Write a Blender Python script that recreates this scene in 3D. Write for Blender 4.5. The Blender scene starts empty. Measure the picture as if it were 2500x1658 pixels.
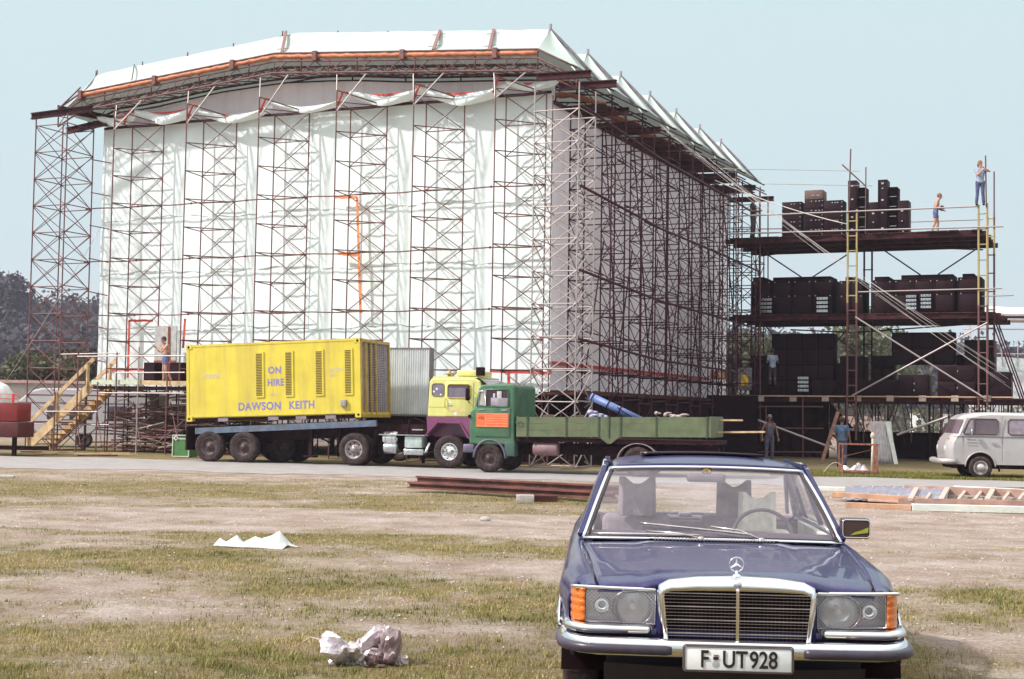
import bpy, bmesh, math, random
from mathutils import Vector, Matrix, noise
from math import sin, cos, pi, radians as R
random.seed(7)
SC = bpy.context.scene
COL = SC.collection
# ---------------------------------------------------------------- camera
F = 3472.0; PITCH = math.atan(180/3472); ROLL = 0.0165
CAMP = Vector((0, 0, 1.7))
CM = Matrix.Rotation(pi/2+PITCH, 4, 'X') @ Matrix.Rotation(ROLL, 4, 'Z')
cd = bpy.data.cameras.new('camera'); cd.lens = 50; cd.sensor_width = 36; cd.clip_end = 5000; cd.clip_start = 0.1
cam = bpy.data.objects.new('camera', cd); COL.objects.link(cam)
cam.matrix_world = Matrix.Translation(CAMP) @ CM
SC.camera = cam
# ---------------------------------------------------------------- sky, sun, exposure
SUN_AZ, SUN_EL = R(255), R(43)
w = bpy.data.worlds.new('World'); SC.world = w; w.use_nodes = True
nt = w.node_tree; bg = nt.nodes['Background']
sky = nt.nodes.new('ShaderNodeTexSky'); sky.sky_type = 'NISHITA'; sky.sun_disc = False
sky.sun_elevation = SUN_EL; sky.sun_rotation = SUN_AZ; sky.altitude = 100
sky.air_density = 1.0; sky.dust_density = 4.0; sky.ozone_density = 1.5
hz = nt.nodes.new('ShaderNodeMixRGB'); hz.inputs[0].default_value = 0.88
hz.inputs[2].default_value = (6.1, 7.3, 7.6, 1)
geo = nt.nodes.new('ShaderNodeTexCoord'); sx_ = nt.nodes.new('ShaderNodeSeparateXYZ'); rp = nt.nodes.new('ShaderNodeValToRGB')
nt.links.new(geo.outputs['Generated'], sx_.inputs[0]); nt.links.new(sx_.outputs['Z'], rp.inputs[0])
e_ = rp.color_ramp.elements; e_[0].position = 0.0; e_[0].color = (.56, .68, .715, 1); e_[1].position = 0.65; e_[1].color = (1.45, 1.42, 1.38, 1); q_ = e_.new(0.30); q_.color = (.595, .745, .76, 1)
sc_ = nt.nodes.new('ShaderNodeVectorMath'); sc_.operation = 'SCALE'; sc_.inputs['Scale'].default_value = 8.3; nt.links.new(rp.outputs[0], sc_.inputs[0]); nt.links.new(sc_.outputs[0], hz.inputs[2])
nt.links.new(sky.outputs[0], hz.inputs[1]); nt.links.new(hz.outputs[0], bg.inputs[0])
bg.inputs[1].default_value = 0.085
ld = bpy.data.lights.new('sun', 'SUN'); ld.energy = 3.1; ld.angle = R(2.2); ld.color = (1.0, 0.955, 0.90)
sun = bpy.data.objects.new('sun', ld); COL.objects.link(sun)
SDIR = Vector((sin(SUN_AZ)*cos(SUN_EL), cos(SUN_AZ)*cos(SUN_EL), sin(SUN_EL)))
sun.rotation_euler = SDIR.to_track_quat('Z', 'Y').to_euler()
SC.view_settings.view_transform = 'Standard'; SC.view_settings.look = 'None'
SC.view_settings.exposure = 0.74; SC.view_settings.gamma = 1.0
# ---------------------------------------------------------------- pixel -> place helpers (photo is 2500 x 1658)
def ray(px, py):
    return CM.to_3x3() @ Vector(((px-1250)/F, -(py-829)/F, -1))
def at(px, py, Y):
    d = ray(px, py); return CAMP + d*(Y/d.y)
def gnd(px, py, z=0.0):
    d = ray(px, py); return CAMP + d*((z-1.7)/d.z)
TH = R(24); K0 = Vector((1.32, 48.0, 0))
UX = Vector((cos(TH), -sin(TH), 0)); EX = Vector((sin(TH), cos(TH), 0))
def S(u, e, z=0.0): return K0 + UX*u + EX*e + Vector((0, 0, z))
def FP(px, py, e):                       # point on the plane parallel to the stage's long wall, as (u, z)
    d = ray(px, py); t = (e - (CAMP-K0).dot(EX)) / d.dot(EX); p = CAMP + d*t
    return (p-K0).dot(UX), p.z
def RP(px, py, u):                       # point on the plane parallel to the stage's side wall, as (e, z)
    d = ray(px, py); t = (u - (CAMP-K0).dot(UX)) / d.dot(UX); p = CAMP + d*t
    return (p-K0).dot(EX), p.z
def interp(pts, x):
    if x <= pts[0][0]: return pts[0][1]
    for (a, b), (c, d) in zip(pts, pts[1:]):
        if x <= c: return b + (d-b)*(x-a)/(c-a)
    return pts[-1][1]
def vn(x, y, z=0.0, s=1.0): return noise.noise(Vector((x*s, y*s, z*s)))
# ---------------------------------------------------------------- materials
MATS = {}
def mat(name, col, rough=0.6, metal=0.0, var=0.12, scale=6.0, bump=0.0, bscale=None, col2=None, coat=0.0, dirt=None, dfac=0.35, trans=0.0, detail=6, streak=False):
    if name in MATS: return MATS[name]
    m = bpy.data.materials.new(name); m.use_nodes = True; n = m.node_tree.nodes; l = m.node_tree.links
    b = n['Principled BSDF']; b.inputs['Roughness'].default_value = rough; b.inputs['Metallic'].default_value = metal
    if coat: b.inputs['Coat Weight'].default_value = coat; b.inputs['Coat Roughness'].default_value = 0.04
    tc = n.new('ShaderNodeTexCoord')
    nz = n.new('ShaderNodeTexNoise'); nz.inputs['Scale'].default_value = scale; nz.inputs['Detail'].default_value = detail; nz.inputs['Roughness'].default_value = 0.6
    l.new(tc.outputs['Object'], nz.inputs['Vector'])
    c2 = col2 if col2 else tuple(max(0, c*(1-2*var)) for c in col)
    c1 = tuple(min(1, c*(1+var)) for c in col) if not col2 else col
    cr = n.new('ShaderNodeValToRGB'); cr.color_ramp.elements[0].position = 0.35; cr.color_ramp.elements[1].position = 0.65
    cr.color_ramp.elements[0].color = (*c2, 1); cr.color_ramp.elements[1].color = (*c1, 1)
    l.new(nz.outputs[0], cr.inputs[0]); out = cr.outputs[0]
    if dirt:
        n2 = n.new('ShaderNodeTexNoise'); n2.inputs['Scale'].default_value = scale*0.35+0.4; n2.inputs['Detail'].default_value = 8; n2.inputs['Roughness'].default_value = 0.72
        if streak:
            mp = n.new('ShaderNodeMapping'); mp.inputs['Scale'].default_value = (3.0, 3.0, 0.28); l.new(tc.outputs['Object'], mp.inputs[0]); l.new(mp.outputs[0], n2.inputs['Vector'])
        else: l.new(tc.outputs['Object'], n2.inputs['Vector'])
        r2 = n.new('ShaderNodeValToRGB'); r2.color_ramp.elements[0].position = 0.46; r2.color_ramp.elements[1].position = 0.72
        r2.color_ramp.elements[0].color = (0, 0, 0, 1); r2.color_ramp.elements[1].color = (dfac, dfac, dfac, 1)
        l.new(n2.outputs[0], r2.inputs[0])
        mx = n.new('ShaderNodeMixRGB'); l.new(r2.outputs[0], mx.inputs[0]); l.new(out, mx.inputs[1]); mx.inputs[2].default_value = (*dirt, 1); out = mx.outputs[0]
    l.new(out, b.inputs['Base Color'])
    if bump:
        n3 = n.new('ShaderNodeTexNoise'); n3.inputs['Scale'].default_value = bscale or scale*4; n3.inputs['Detail'].default_value = 5
        l.new(tc.outputs['Object'], n3.inputs['Vector'])
        bp = n.new('ShaderNodeBump'); bp.inputs['Strength'].default_value = bump; bp.inputs['Distance'].default_value = 0.02
        l.new(n3.outputs[0], bp.inputs['Height']); l.new(bp.outputs[0], b.inputs['Normal'])
    if trans:
        tr = n.new('ShaderNodeBsdfTranslucent'); l.new(out, tr.inputs[0])
        ms = n.new('ShaderNodeMixShader'); ms.inputs[0].default_value = trans
        l.new(b.outputs[0], ms.inputs[1]); l.new(tr.outputs[0], ms.inputs[2]); l.new(ms.outputs[0], n['Material Output'].inputs[0])
    MATS[name] = m; return m
def glassmat(name, tint=(0.9, 0.95, 0.95), gloss=0.16, dust=0.1, rough=0.02, dustcol=(0.6, 0.57, 0.6)):
    if name in MATS: return MATS[name]
    m = bpy.data.materials.new(name); m.use_nodes = True; n = m.node_tree.nodes; l = m.node_tree.links
    n.remove(n['Principled BSDF'])
    t = n.new('ShaderNodeBsdfTransparent'); t.inputs[0].default_value = (*tint, 1)
    g = n.new('ShaderNodeBsdfGlossy'); g.inputs['Roughness'].default_value = rough
    d = n.new('ShaderNodeBsdfDiffuse'); d.inputs[0].default_value = (*dustcol, 1)
    fr0 = n.new('ShaderNodeLayerWeight'); fr0.inputs[0].default_value = 0.5; fr = n.new('ShaderNodeMath'); fr.operation = 'POWER'; fr.inputs[1].default_value = 4.5; l.new(fr0.outputs['Facing'], fr.inputs[0])
    ad = n.new('ShaderNodeMath'); ad.operation = 'ADD'; l.new(fr.outputs[0], ad.inputs[0]); ad.inputs[1].default_value = gloss; ad.use_clamp = True
    m1 = n.new('ShaderNodeMixShader'); l.new(ad.outputs[0], m1.inputs[0]); l.new(t.outputs[0], m1.inputs[1]); l.new(g.outputs[0], m1.inputs[2])
    tc = n.new('ShaderNodeTexCoord'); nz = n.new('ShaderNodeTexNoise'); nz.inputs['Scale'].default_value = 3.5; nz.inputs['Detail'].default_value = 10; nz.inputs['Roughness'].default_value = 0.75
    l.new(tc.outputs['Object'], nz.inputs['Vector'])
    mr = n.new('ShaderNodeMapRange'); mr.inputs['From Min'].default_value = 0.3; mr.inputs['From Max'].default_value = 0.7; mr.inputs['To Min'].default_value = dust*0.5; mr.inputs['To Max'].default_value = dust*1.5
    l.new(nz.outputs[0], mr.inputs[0])
    m2 = n.new('ShaderNodeMixShader'); l.new(mr.outputs[0], m2.inputs[0]); l.new(m1.outputs[0], m2.inputs[1]); l.new(d.outputs[0], m2.inputs[2])
    l.new(m2.outputs[0], n['Material Output'].inputs[0]); MATS[name] = m; return m
def emis(name, col): return mat(name, col, 0.5)
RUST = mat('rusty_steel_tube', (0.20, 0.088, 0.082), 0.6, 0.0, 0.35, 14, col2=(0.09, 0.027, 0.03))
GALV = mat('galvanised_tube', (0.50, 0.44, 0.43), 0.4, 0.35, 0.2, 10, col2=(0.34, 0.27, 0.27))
DARKT = mat('dark_tube', (0.085, 0.03, 0.042), 0.55, 0.0, 0.3, 14, col2=(0.045, 0.013, 0.02))  # tubes in shaded places, their shade put into a darker colour
BEAM = mat('dark_steel_beam', (0.075, 0.026, 0.03), 0.6, 0.1, 0.3, 4, col2=(0.03, 0.009, 0.012))
YELT = mat('yellow_tube', (0.46, 0.37, 0.15), 0.5, 0, 0.2, 8, dirt=(0.2, 0.1, 0.06), dfac=0.8)
WSHEET = mat('white_sheet', (0.84, 0.915, 0.93), 0.75, 0, 0.025, 1.2, trans=0.10)
SHADESHEET = mat('shade_tinted_sheet', (0.88, 0.81, 0.86), 0.8, 0, 0.04, 0.5, trans=0.05, dirt=(0.66, 0.58, 0.61), dfac=0.7, streak=True)  # white sheet in shade, the mauve-grey of shade put into its colour
TARP = mat('roof_tarp', (0.46, 0.54, 0.51), 0.7, 0, 0.05, 0.8, trans=0.12, dirt=(0.6, 0.66, 0.58), dfac=0.5)
ORANGE = mat('orange_tarp', (0.58, 0.20, 0.075), 0.6, 0, 0.2, 5, bump=0.8, bscale=14, col2=(0.32, 0.085, 0.04))
REDW = mat('red_webbing', (0.55, 0.065, 0.045), 0.6, 0, 0.12, 8)
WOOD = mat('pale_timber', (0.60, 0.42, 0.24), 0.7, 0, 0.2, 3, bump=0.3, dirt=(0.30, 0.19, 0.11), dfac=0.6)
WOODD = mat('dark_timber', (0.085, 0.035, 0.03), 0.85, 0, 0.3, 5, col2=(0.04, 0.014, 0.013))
BLACK = mat('black_cloth', (0.016, 0.005, 0.007), 0.9, 0, 0.3, 3)
BLACKW = mat('black_speaker_wood', (0.022, 0.008, 0.012), 0.55, 0, 0.3, 30, bump=0.3, bscale=60)
SILVER = mat('silver_metal', (0.62, 0.63, 0.65), 0.25, 0.9, 0.1, 8)
CHROME = mat('chrome', (0.83, 0.83, 0.86), 0.07, 1.0, 0.03, 6)
RUBBER = mat('tyre_rubber', (0.045, 0.032, 0.034), 0.85, 0, 0.25, 14, bump=0.4, bscale=60, dirt=(0.16, 0.11, 0.09), dfac=0.5)
ROPE = mat('pale_rope', (0.75, 0.70, 0.68), 0.7, 0, 0.1, 10)
for _m in (BLACK, BLACKW, DARKT, BEAM, WOODD, RUBBER): _m.node_tree.nodes['Principled BSDF'].inputs['Specular IOR Level'].default_value = 0.12  # maroon cast of deep shade put into these dark base colours
CONC = mat('concrete', (0.45, 0.41, 0.38), 0.9, 0, 0.15, 6, bump=0.5)
# ---------------------------------------------------------------- objects
def tag(o, label=None, cat=None, group=None, kind=None):
    if label: o['label'] = label
    if cat: o['category'] = cat
    if group: o['group'] = group
    if kind: o['kind'] = kind
    elif cat: o['kind'] = 'thing'
    return o
def thing(name, label, cat, loc=(0, 0, 0), rz=0.0, group=None):
    o = bpy.data.objects.new(name, None); COL.objects.link(o); o.empty_display_size = 0.2
    o.location = loc; o.rotation_euler = (0, 0, rz)
    tag(o, label, cat, group)
    bpy.context.view_layer.update() if False else None
    return o
def wm(o):                              # world matrix without a depsgraph update
    m = Matrix.LocRotScale(o.location, o.rotation_euler, o.scale) if o.rotation_mode != 'QUATERNION' else Matrix.LocRotScale(o.location, o.rotation_quaternion, o.scale)
    return (wm(o.parent) @ m) if o.parent else m
class MB:
    def __init__(s): s.v = []; s.f = []; s.sm = []
    def add(s, vs, fs, smooth=False):
        b = len(s.v); s.v += [tuple(x) for x in vs]
        s.f += [tuple(i+b for i in f) for f in fs]; s.sm += [smooth]*len(fs); return s
    def box(s, c, d, rz=0.0, M=None):
        x, y, z = d[0]/2, d[1]/2, d[2]/2; c = Vector(c)
        vs = [Vector((a*x, b*y, e*z)) for a in (-1, 1) for b in (-1, 1) for e in (-1, 1)]
        Q = M if M else Matrix.Rotation(rz, 3, 'Z')
        return s.add([Q @ v + c for v in vs], [(0, 1, 3, 2), (4, 6, 7, 5), (0, 4, 5, 1), (2, 3, 7, 6), (0, 2, 6, 4), (1, 5, 7, 3)])
    def bb(s, a, b):                     # box from min corner to max corner
        return s.box([(a[i]+b[i])/2 for i in range(3)], [abs(b[i]-a[i]) for i in range(3)])
    def rbox(s, a, b, r=0.02, seg=2):    # rounded box
        bm = bmesh.new(); bmesh.ops.create_cube(bm, size=1)
        for v in bm.verts: v.co = Vector([(a[i]+b[i])/2 + v.co[i]*abs(b[i]-a[i]) for i in range(3)])
        bmesh.ops.bevel(bm, geom=bm.edges[:], offset=r, segments=seg, affect='EDGES', profile=0.5)
        bm.verts.index_update(); s.add([v.co for v in bm.verts], [[v.index for v in f.verts] for f in bm.faces], True); bm.free(); return s
    def bar(s, p, q, w=0.05, h=0.05, up=(0, 0, 1)):
        p, q = Vector(p), Vector(q); d = (q-p); L = d.length
        if L < 1e-6: return s
        d.normalize(); up = Vector(up)
        if abs(d.dot(up)) > 0.98: up = Vector((0, 1, 0))
        sd = d.cross(up).normalized(); u2 = sd.cross(d)
        vs = [e + sd*(a*w/2) + u2*(b*h/2) for e in (p, q) for a, b in ((-1, -1), (1, -1), (1, 1), (-1, 1))]
        return s.add(vs, [(0, 3, 2, 1), (4, 5, 6, 7), (0, 1, 5, 4), (1, 2, 6, 5), (2, 3, 7, 6), (3, 0, 4, 7)])
    def tube(s, pts, r=0.02, n=6, cap=True, closed=False):
        pts = [Vector(p) for p in pts]; m = len(pts); rr = r if isinstance(r, (list, tuple)) else [r]*m
        base = len(s.v); prev = None
        for i, p in enumerate(pts):
            if closed: d = pts[(i+1) % m]-pts[i-1]
            else: d = pts[min(i+1, m-1)]-pts[max(i-1, 0)]
            d.normalize()
            if prev is None:
                a = Vector((0, 0, 1)) if abs(d.z) < 0.9 else Vector((1, 0, 0)); x = d.cross(a).normalized()
            else:
                x = (prev - d*prev.dot(d)).normalized()
            prev = x; y = d.cross(x)
            for k in range(n):
                t = 2*pi*k/n; s.v.append(tuple(p + x*cos(t)*rr[i] + y*sin(t)*rr[i]))
        for i in range(m if closed else m-1):
            j = (i+1) % m
            for k in range(n):
                s.f.append((base+i*n+k, base+i*n+(k+1) % n, base+j*n+(k+1) % n, base+j*n+k)); s.sm.append(True)
        if cap and not closed:
            s.f.append(tuple(base+k for k in range(n))[::-1]); s.sm.append(False)
            s.f.append(tuple(base+(m-1)*n+k for k in range(n))); s.sm.append(False)
        return s
    def lathe(s, prof, c=(0, 0, 0), axis=(1, 0, 0), n=24, smooth=True, notch=None):
        a = Vector(axis).normalized(); h = Vector((0, 0, 1)) if abs(a.z) < 0.9 else Vector((1, 0, 0))
        x = a.cross(h).normalized(); y = a.cross(x); c = Vector(c); base = len(s.v); m = len(prof)
        for k in range(n):
            t = 2*pi*k/n
            for j, (r, o) in enumerate(prof):
                if notch and j in notch and k % 2: r -= notch[j]
                s.v.append(tuple(c + a*o + (x*cos(t)+y*sin(t))*r))
        for k in range(n):
            k2 = (k+1) % n
            for j in range(m-1):
                s.f.append((base+k*m+j, base+k*m+j+1, base+k2*m+j+1, base+k2*m+j)); s.sm.append(smooth)
        return s
    def grid(s, P, nu, nv, smooth=True):      # P(i,j) -> point
        base = len(s.v)
        for i in range(nu):
            for j in range(nv): s.v.append(tuple(P(i, j)))
        for i in range(nu-1):
            for j in range(nv-1):
                s.f.append((base+i*nv+j, base+(i+1)*nv+j, base+(i+1)*nv+j+1, base+i*nv+j+1)); s.sm.append(smooth)
        return s
    def quad(s, *ps): return s.add(ps, [tuple(range(len(ps)))])
    def prism(s, pts, d):                  # polygon (3-D points) extruded by vector d
        n = len(pts); d = Vector(d); a = [Vector(p) for p in pts]
        return s.add(a+[p+d for p in a], [tuple(range(n))[::-1], tuple(range(n, 2*n))]+[(i, (i+1) % n, n+(i+1) % n, n+i) for i in range(n)])
    def ball(s, c, r, n=10, m=7):
        c = Vector(c); r = Vector(r) if hasattr(r, '__len__') else Vector((r, r, r)); base = len(s.v)
        for j in range(m+1):
            ph = pi*j/m
            for k in range(n):
                t = 2*pi*k/n; s.v.append((c.x+r.x*sin(ph)*cos(t), c.y+r.y*sin(ph)*sin(t), c.z+r.z*cos(ph)))
        for j in range(m):
            for k in range(n):
                s.f.append((base+j*n+k, base+(j+1)*n+k, base+(j+1)*n+(k+1) % n, base+j*n+(k+1) % n)); s.sm.append(True)
        return s
    def build(s, name, m, parent=None, world=False, merge=False):
        if world and parent is not None:
            Mi = wm(parent).inverted(); s.v = [tuple(Mi @ Vector(v)) for v in s.v]
        me = bpy.data.meshes.new(name); me.from_pydata(s.v, [], s.f)
        me.polygons.foreach_set('use_smooth', s.sm); me.update()
        if merge:
            bm = bmesh.new(); bm.from_mesh(me); bmesh.ops.remove_doubles(bm, verts=bm.verts, dist=1e-5); bmesh.ops.recalc_face_normals(bm, faces=bm.faces); bm.to_mesh(me); bm.free()
        me.materials.append(m)
        o = bpy.data.objects.new(name, me); COL.objects.link(o); o.parent = parent
        return o
def dup(o, parent=None, **kw):
    c = o.copy(); COL.objects.link(c); c.parent = parent
    for ch in [x for x in bpy.data.objects if x.parent == o]: dup(ch, c)
    return c
KIDS = {}
def solid(o, th, off=0):
    md = o.modifiers.new('thickness', 'SOLIDIFY'); md.thickness = th; md.offset = off; return o
def bev(o, w, seg=2):
    md = o.modifiers.new('bevel', 'BEVEL'); md.width = w; md.segments = seg; md.limit_method = 'ANGLE'; return o
# a scaffold tube: every tube of one material shares one unit mesh
TUBES = {}
def pole(name, parent, p, q, r=0.026, m=None, n=6):
    m = m or RUST; key = (m.name, n)
    if key not in TUBES:
        b = MB(); b.tube([(0, 0, 0), (0, 0, 1)], 1.0, n); me = bpy.data.meshes.new('tube'); me.from_pydata(b.v, [], b.f)
        me.polygons.foreach_set('use_smooth', b.sm); me.materials.append(m); TUBES[key] = me
    p, q = Vector(p), Vector(q); d = q-p
    o = bpy.data.objects.new(name, TUBES[key]); COL.objects.link(o)
    o.rotation_mode = 'QUATERNION'; qt = d.to_track_quat('Z', 'Y')
    if parent is not None:
        Pm = wm(parent); Mi = Pm.inverted(); p = Mi @ p; qt = Pm.to_quaternion().inverted() @ qt
    o.location = p; o.rotation_quaternion = qt; o.scale = (r, r, d.length); o.parent = parent
    return o
def text(s, size, loc, rot, m, parent, name='lettering', extrude=0.003, align='LEFT', sx=1.0, off=0.0, sp=1.0):
    c = bpy.data.curves.new(name, 'FONT'); c.body = s; c.size = size; c.extrude = extrude; c.align_x = align; c.offset = off; c.space_character = sp
    c.materials.append(m); o = bpy.data.objects.new(name, c); COL.objects.link(o)
    o.location = loc; o.rotation_euler = rot; o.scale = (sx, 1, 1); o.parent = parent; return o
def struct(name, o): o.name = name; o['kind'] = 'structure'; return o
# ================================================================ STAGE
LIFT = 1.045
def tower(name, label, cs, z0, z1, group, m=RUST, m2=None, xfaces=None, hfaces=None, zoff=0.0, r=0.026, lift=LIFT, xr=0.017, skip=0.0):
    """cs: corner points (Vectors, z ignored) in order; braces cross the faces in xfaces, ledgers run on hfaces."""
    n = len(cs); c = sum(cs, Vector())/n
    t = thing(name, label, 'scaffold tower', (c.x, c.y, z0), 0, group)
    for i, p in enumerate(cs):
        zz = z1[i] if isinstance(z1, (list, tuple)) else z1
        pole('standard', t, (p.x, p.y, z0), (p.x, p.y, zz), r, m2[i] if m2 else m)
    zt = min(z1) if isinstance(z1, (list, tuple)) else z1
    lv = []; z = z0+zoff
    while z <= zt+0.01: lv.append(z); z += lift
    faces = [(i, (i+1) % n) for i in range(n)]
    xf = range(n) if xfaces is None else xfaces; hf = range(n) if hfaces is None else hfaces
    for k, z in enumerate(lv):
        for fi in hf:
            a, b = faces[fi]
            if skip and random.random() < skip: continue
            pole('ledger', t, (cs[a].x, cs[a].y, z+0.03*(fi % 2)), (cs[b].x, cs[b].y, z+0.03*(fi % 2)), 0.02, m)
        if k+1 < len(lv):
            z2 = lv[k+1]
            for fi in xf:
                a, b = faces[fi]; o = (cs[b]-cs[a]).normalized().cross(Vector((0, 0, 1)))*0.03
                pole('brace', t, (cs[a].x+o.x, cs[a].y+o.y, z), (cs[b].x+o.x, cs[b].y+o.y, z2), xr, m)
                pole('brace', t, (cs[b].x-o.x, cs[b].y-o.y, z), (cs[a].x-o.x, cs[a].y-o.y, z2), xr, m)
    return t
# valley / ridge profiles of the roof along u
VAL = [(-20.45, 13.32), (-19.3, 13.88), (-10.5, 14.62), (-0.1, 13.84), (1.3, 13.1)]
RDG = [(-20.2, 15.0), (-19.0, 15.15), (-10.7, 15.85), (-0.45, 15.0), (-0.3, 14.98)]
PIT = 3.62
NB = 7
EV = [-1.3+PIT*i for i in range(NB+1)]
# ---- six slim triangular towers before the long wall
front_labels = ['slim triangular scaffold tower behind the wooden stairs and bare-backed man', 'slim triangular scaffold tower rising behind left end of yellow container',
                'slim triangular scaffold tower above the words on the yellow container', 'slim triangular scaffold tower with orange webbing hanging behind it',
                'slim triangular scaffold tower rising behind the grey corrugated trailer', 'slim triangular scaffold tower behind the yellow and purple lorry cab']
for i, u in enumerate([-17.36, -14.01, -10.83, -7.59, -4.52, -1.44]):
    A = S(u, -1.7); C_ = S(u-0.2, -0.38); D = S(u+1.3, -0.38)
    t = tower('triangular_tower', front_labels[i], [A, C_, D], 0, [12.95, 12.6, 12.55], 'triangular scaffold towers along the white wall', xfaces=[1], m=RUST)
    zt = interp(VAL, u)-0.72
    pole('strut', t, S(u, -1.7, 12.1), S(u-0.28, -1.25, zt), 0.026, GALV); pole('strut', t, S(u, -1.7, 12.2), S(u+0.95, -1.25, interp(VAL, u+0.95)-0.72), 0.026, GALV)
    pole('strut', t, S(u, -1.7, 12.95), S(u+1.3, -0.38, 12.55), 0.024, RUST)
# long ledgers tying the towers, each a tube of its own
for k, z in enumerate([9.42, 7.33, 5.22]):
    b = MB(); pts = [S(-19.6+0.5*j, -0.5, z+0.02*sin(j*1.3)) for j in range(40)]
    b.tube(pts, 0.026, 6)
    for j in range(0, 40, 5): b.ball(pts[j], 0.05, 6, 4)
    tag(b.build('long_ledger', RUST), ['long rusty tube, highest of three crossing the white wall', 'long rusty tube, middle of three crossing the white wall', 'long rusty tube, lowest of three crossing the white wall'][k], 'scaffold tube', 'long tubes crossing the white wall')
# ---- left end square towers
cs = [S(-21.0, -1.9), S(-19.45, -1.9), S(-19.45, -0.4), S(-21.0, -0.4)]
lt = tower('square_tower', 'tall open square scaffold tower left of the white wall', cs, 0, 12.95, 'square scaffold towers holding the roof ends', m=RUST, xr=0.017)
for k in range(7):
    z = 3.6+k*1.3; pole('ledger', lt, S(-19.5, -0.4, z), S(-18.6, -0.3, z-0.18), 0.022, RUST)
pole('ledger', lt, S(-19.4, -1.9, 3.66), S(-16.6, -1.9, 3.7), 0.022, GALV); pole('ledger', lt, S(-21, -1.9, 0.98), S(-17, -1.9, 1.02), 0.022, GALV)
# ---- side scaffolding
side_names = ['bright galvanised square scaffold tower at the near right corner of the stage'] + [
    'dark square scaffold tower, %s behind the bright corner tower' % s for s in ['first', 'second', 'third', 'fourth', 'fifth', 'sixth', 'seventh']]
cs = [S(0.28, -2.35), S(1.82, -2.35), S(1.82, -0.85), S(0.28, -0.85)]
tower('square_tower', side_names[0], cs, 0, 12.35, 'square scaffold towers holding the roof ends', m=GALV, xr=0.019, m2=[GALV, GALV, GALV, RUST])
for i in range(7):
    e = 0.75+3.15*i; d = 1.4
    cs = [S(0.3, e), S(1.82, e), S(1.82, e+d), S(0.3, e+d)]
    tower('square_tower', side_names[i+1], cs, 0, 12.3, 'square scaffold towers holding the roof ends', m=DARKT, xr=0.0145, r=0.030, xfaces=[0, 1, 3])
for k, (z, u) in enumerate([(11.2, 1.9), (8.6, 1.9), (5.9, 1.9), (3.7, 1.9)]):
    b = MB(); b.tube([S(u, -2.3, z+0.4), S(u, 6, z+0.05), S(u, 14, z), S(u, 20.5, z-0.1)], 0.045, 6)
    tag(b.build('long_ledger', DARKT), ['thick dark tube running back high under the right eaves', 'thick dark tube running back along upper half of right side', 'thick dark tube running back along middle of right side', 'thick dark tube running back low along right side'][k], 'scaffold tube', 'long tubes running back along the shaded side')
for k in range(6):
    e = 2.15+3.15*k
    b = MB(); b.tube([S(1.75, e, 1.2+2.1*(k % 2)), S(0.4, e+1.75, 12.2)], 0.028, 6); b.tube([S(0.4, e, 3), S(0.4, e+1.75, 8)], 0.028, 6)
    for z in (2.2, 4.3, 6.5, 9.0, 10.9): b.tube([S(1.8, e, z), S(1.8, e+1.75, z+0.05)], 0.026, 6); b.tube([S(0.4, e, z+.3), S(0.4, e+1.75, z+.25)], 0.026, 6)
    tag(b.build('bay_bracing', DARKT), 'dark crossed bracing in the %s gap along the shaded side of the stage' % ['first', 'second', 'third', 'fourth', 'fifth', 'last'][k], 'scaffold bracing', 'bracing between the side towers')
# ---- long white wall of hung sheets
def upz(u):  return interp([(-19.2, 13.0), (-18.4, 13.3), (-16.87, 13.35), (-13.7, 13.72), (-10.8, 13.87), (-8, 13.75), (-5.2, 13.45), (-0.8, 13.17), (0, 13.1)], u)
wall = thing('white_wall', 'long white wall of hung sheets facing the camera, closing the stage', 'sheet wall', S(-9.6, 0, 2.2))
def sheet(u0, u1, e0, ztop, zbot, name, nu, nv, amp, seed, parent=wall, m=WSHEET, eside=-1):
    b = MB()
    def P(i, j):
        u = u0+(u1-u0)*i/(nu-1); f = j/(nv-1); zt = ztop(u) if callable(ztop) else ztop; zb = zbot(u) if callable(zbot) else zbot
        z = zb+(zt-zb)*f
        wv = amp*(vn(u*2.2+0.12*z, seed*3.1, z*0.10, 1.0)*0.9+vn(u*6.5, z*0.25, seed, 1.0)*0.45)
        wv += amp*0.5*abs(vn(u*0.9-z*0.75, seed, 0, 1.3))
        return S(u, e0+eside*abs(wv)*(1.15-0.35*f), z)
    b.grid(P, nu, nv); return b.build(name, m, parent, world=True)
tiers = [(12.62, 9.0, 0.10), (9.15, 6.9, 0.07), (7.05, 4.7, 0.05), (4.85, 2.35, 0.02)]
for k, (a, c, e) in enumerate(tiers):
    for q in range(4):
        u0 = -19.2+4.8*q; u1 = u0+4.84
        sheet(u0, min(u1, 0), -0.03-0.02*(3-k)-0.012*(q % 2), a, (lambda uu, c=c, k=k: c+0.06*sin(uu*1.1+k)+0.03*sin(uu*5)), 'sheet', 60, 22, 0.05, k*5+q)
b = MB(); b.bb((-19.2, 0, 0), (0, 0, 0)) if False else None
sheet(-19.2, 0, 0.12, upz, 12.3, 'upper_sheet', 110, 8, 0.12, 31, m=SHADESHEET)  # eave shade carried by the mauve sheet colour
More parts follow.
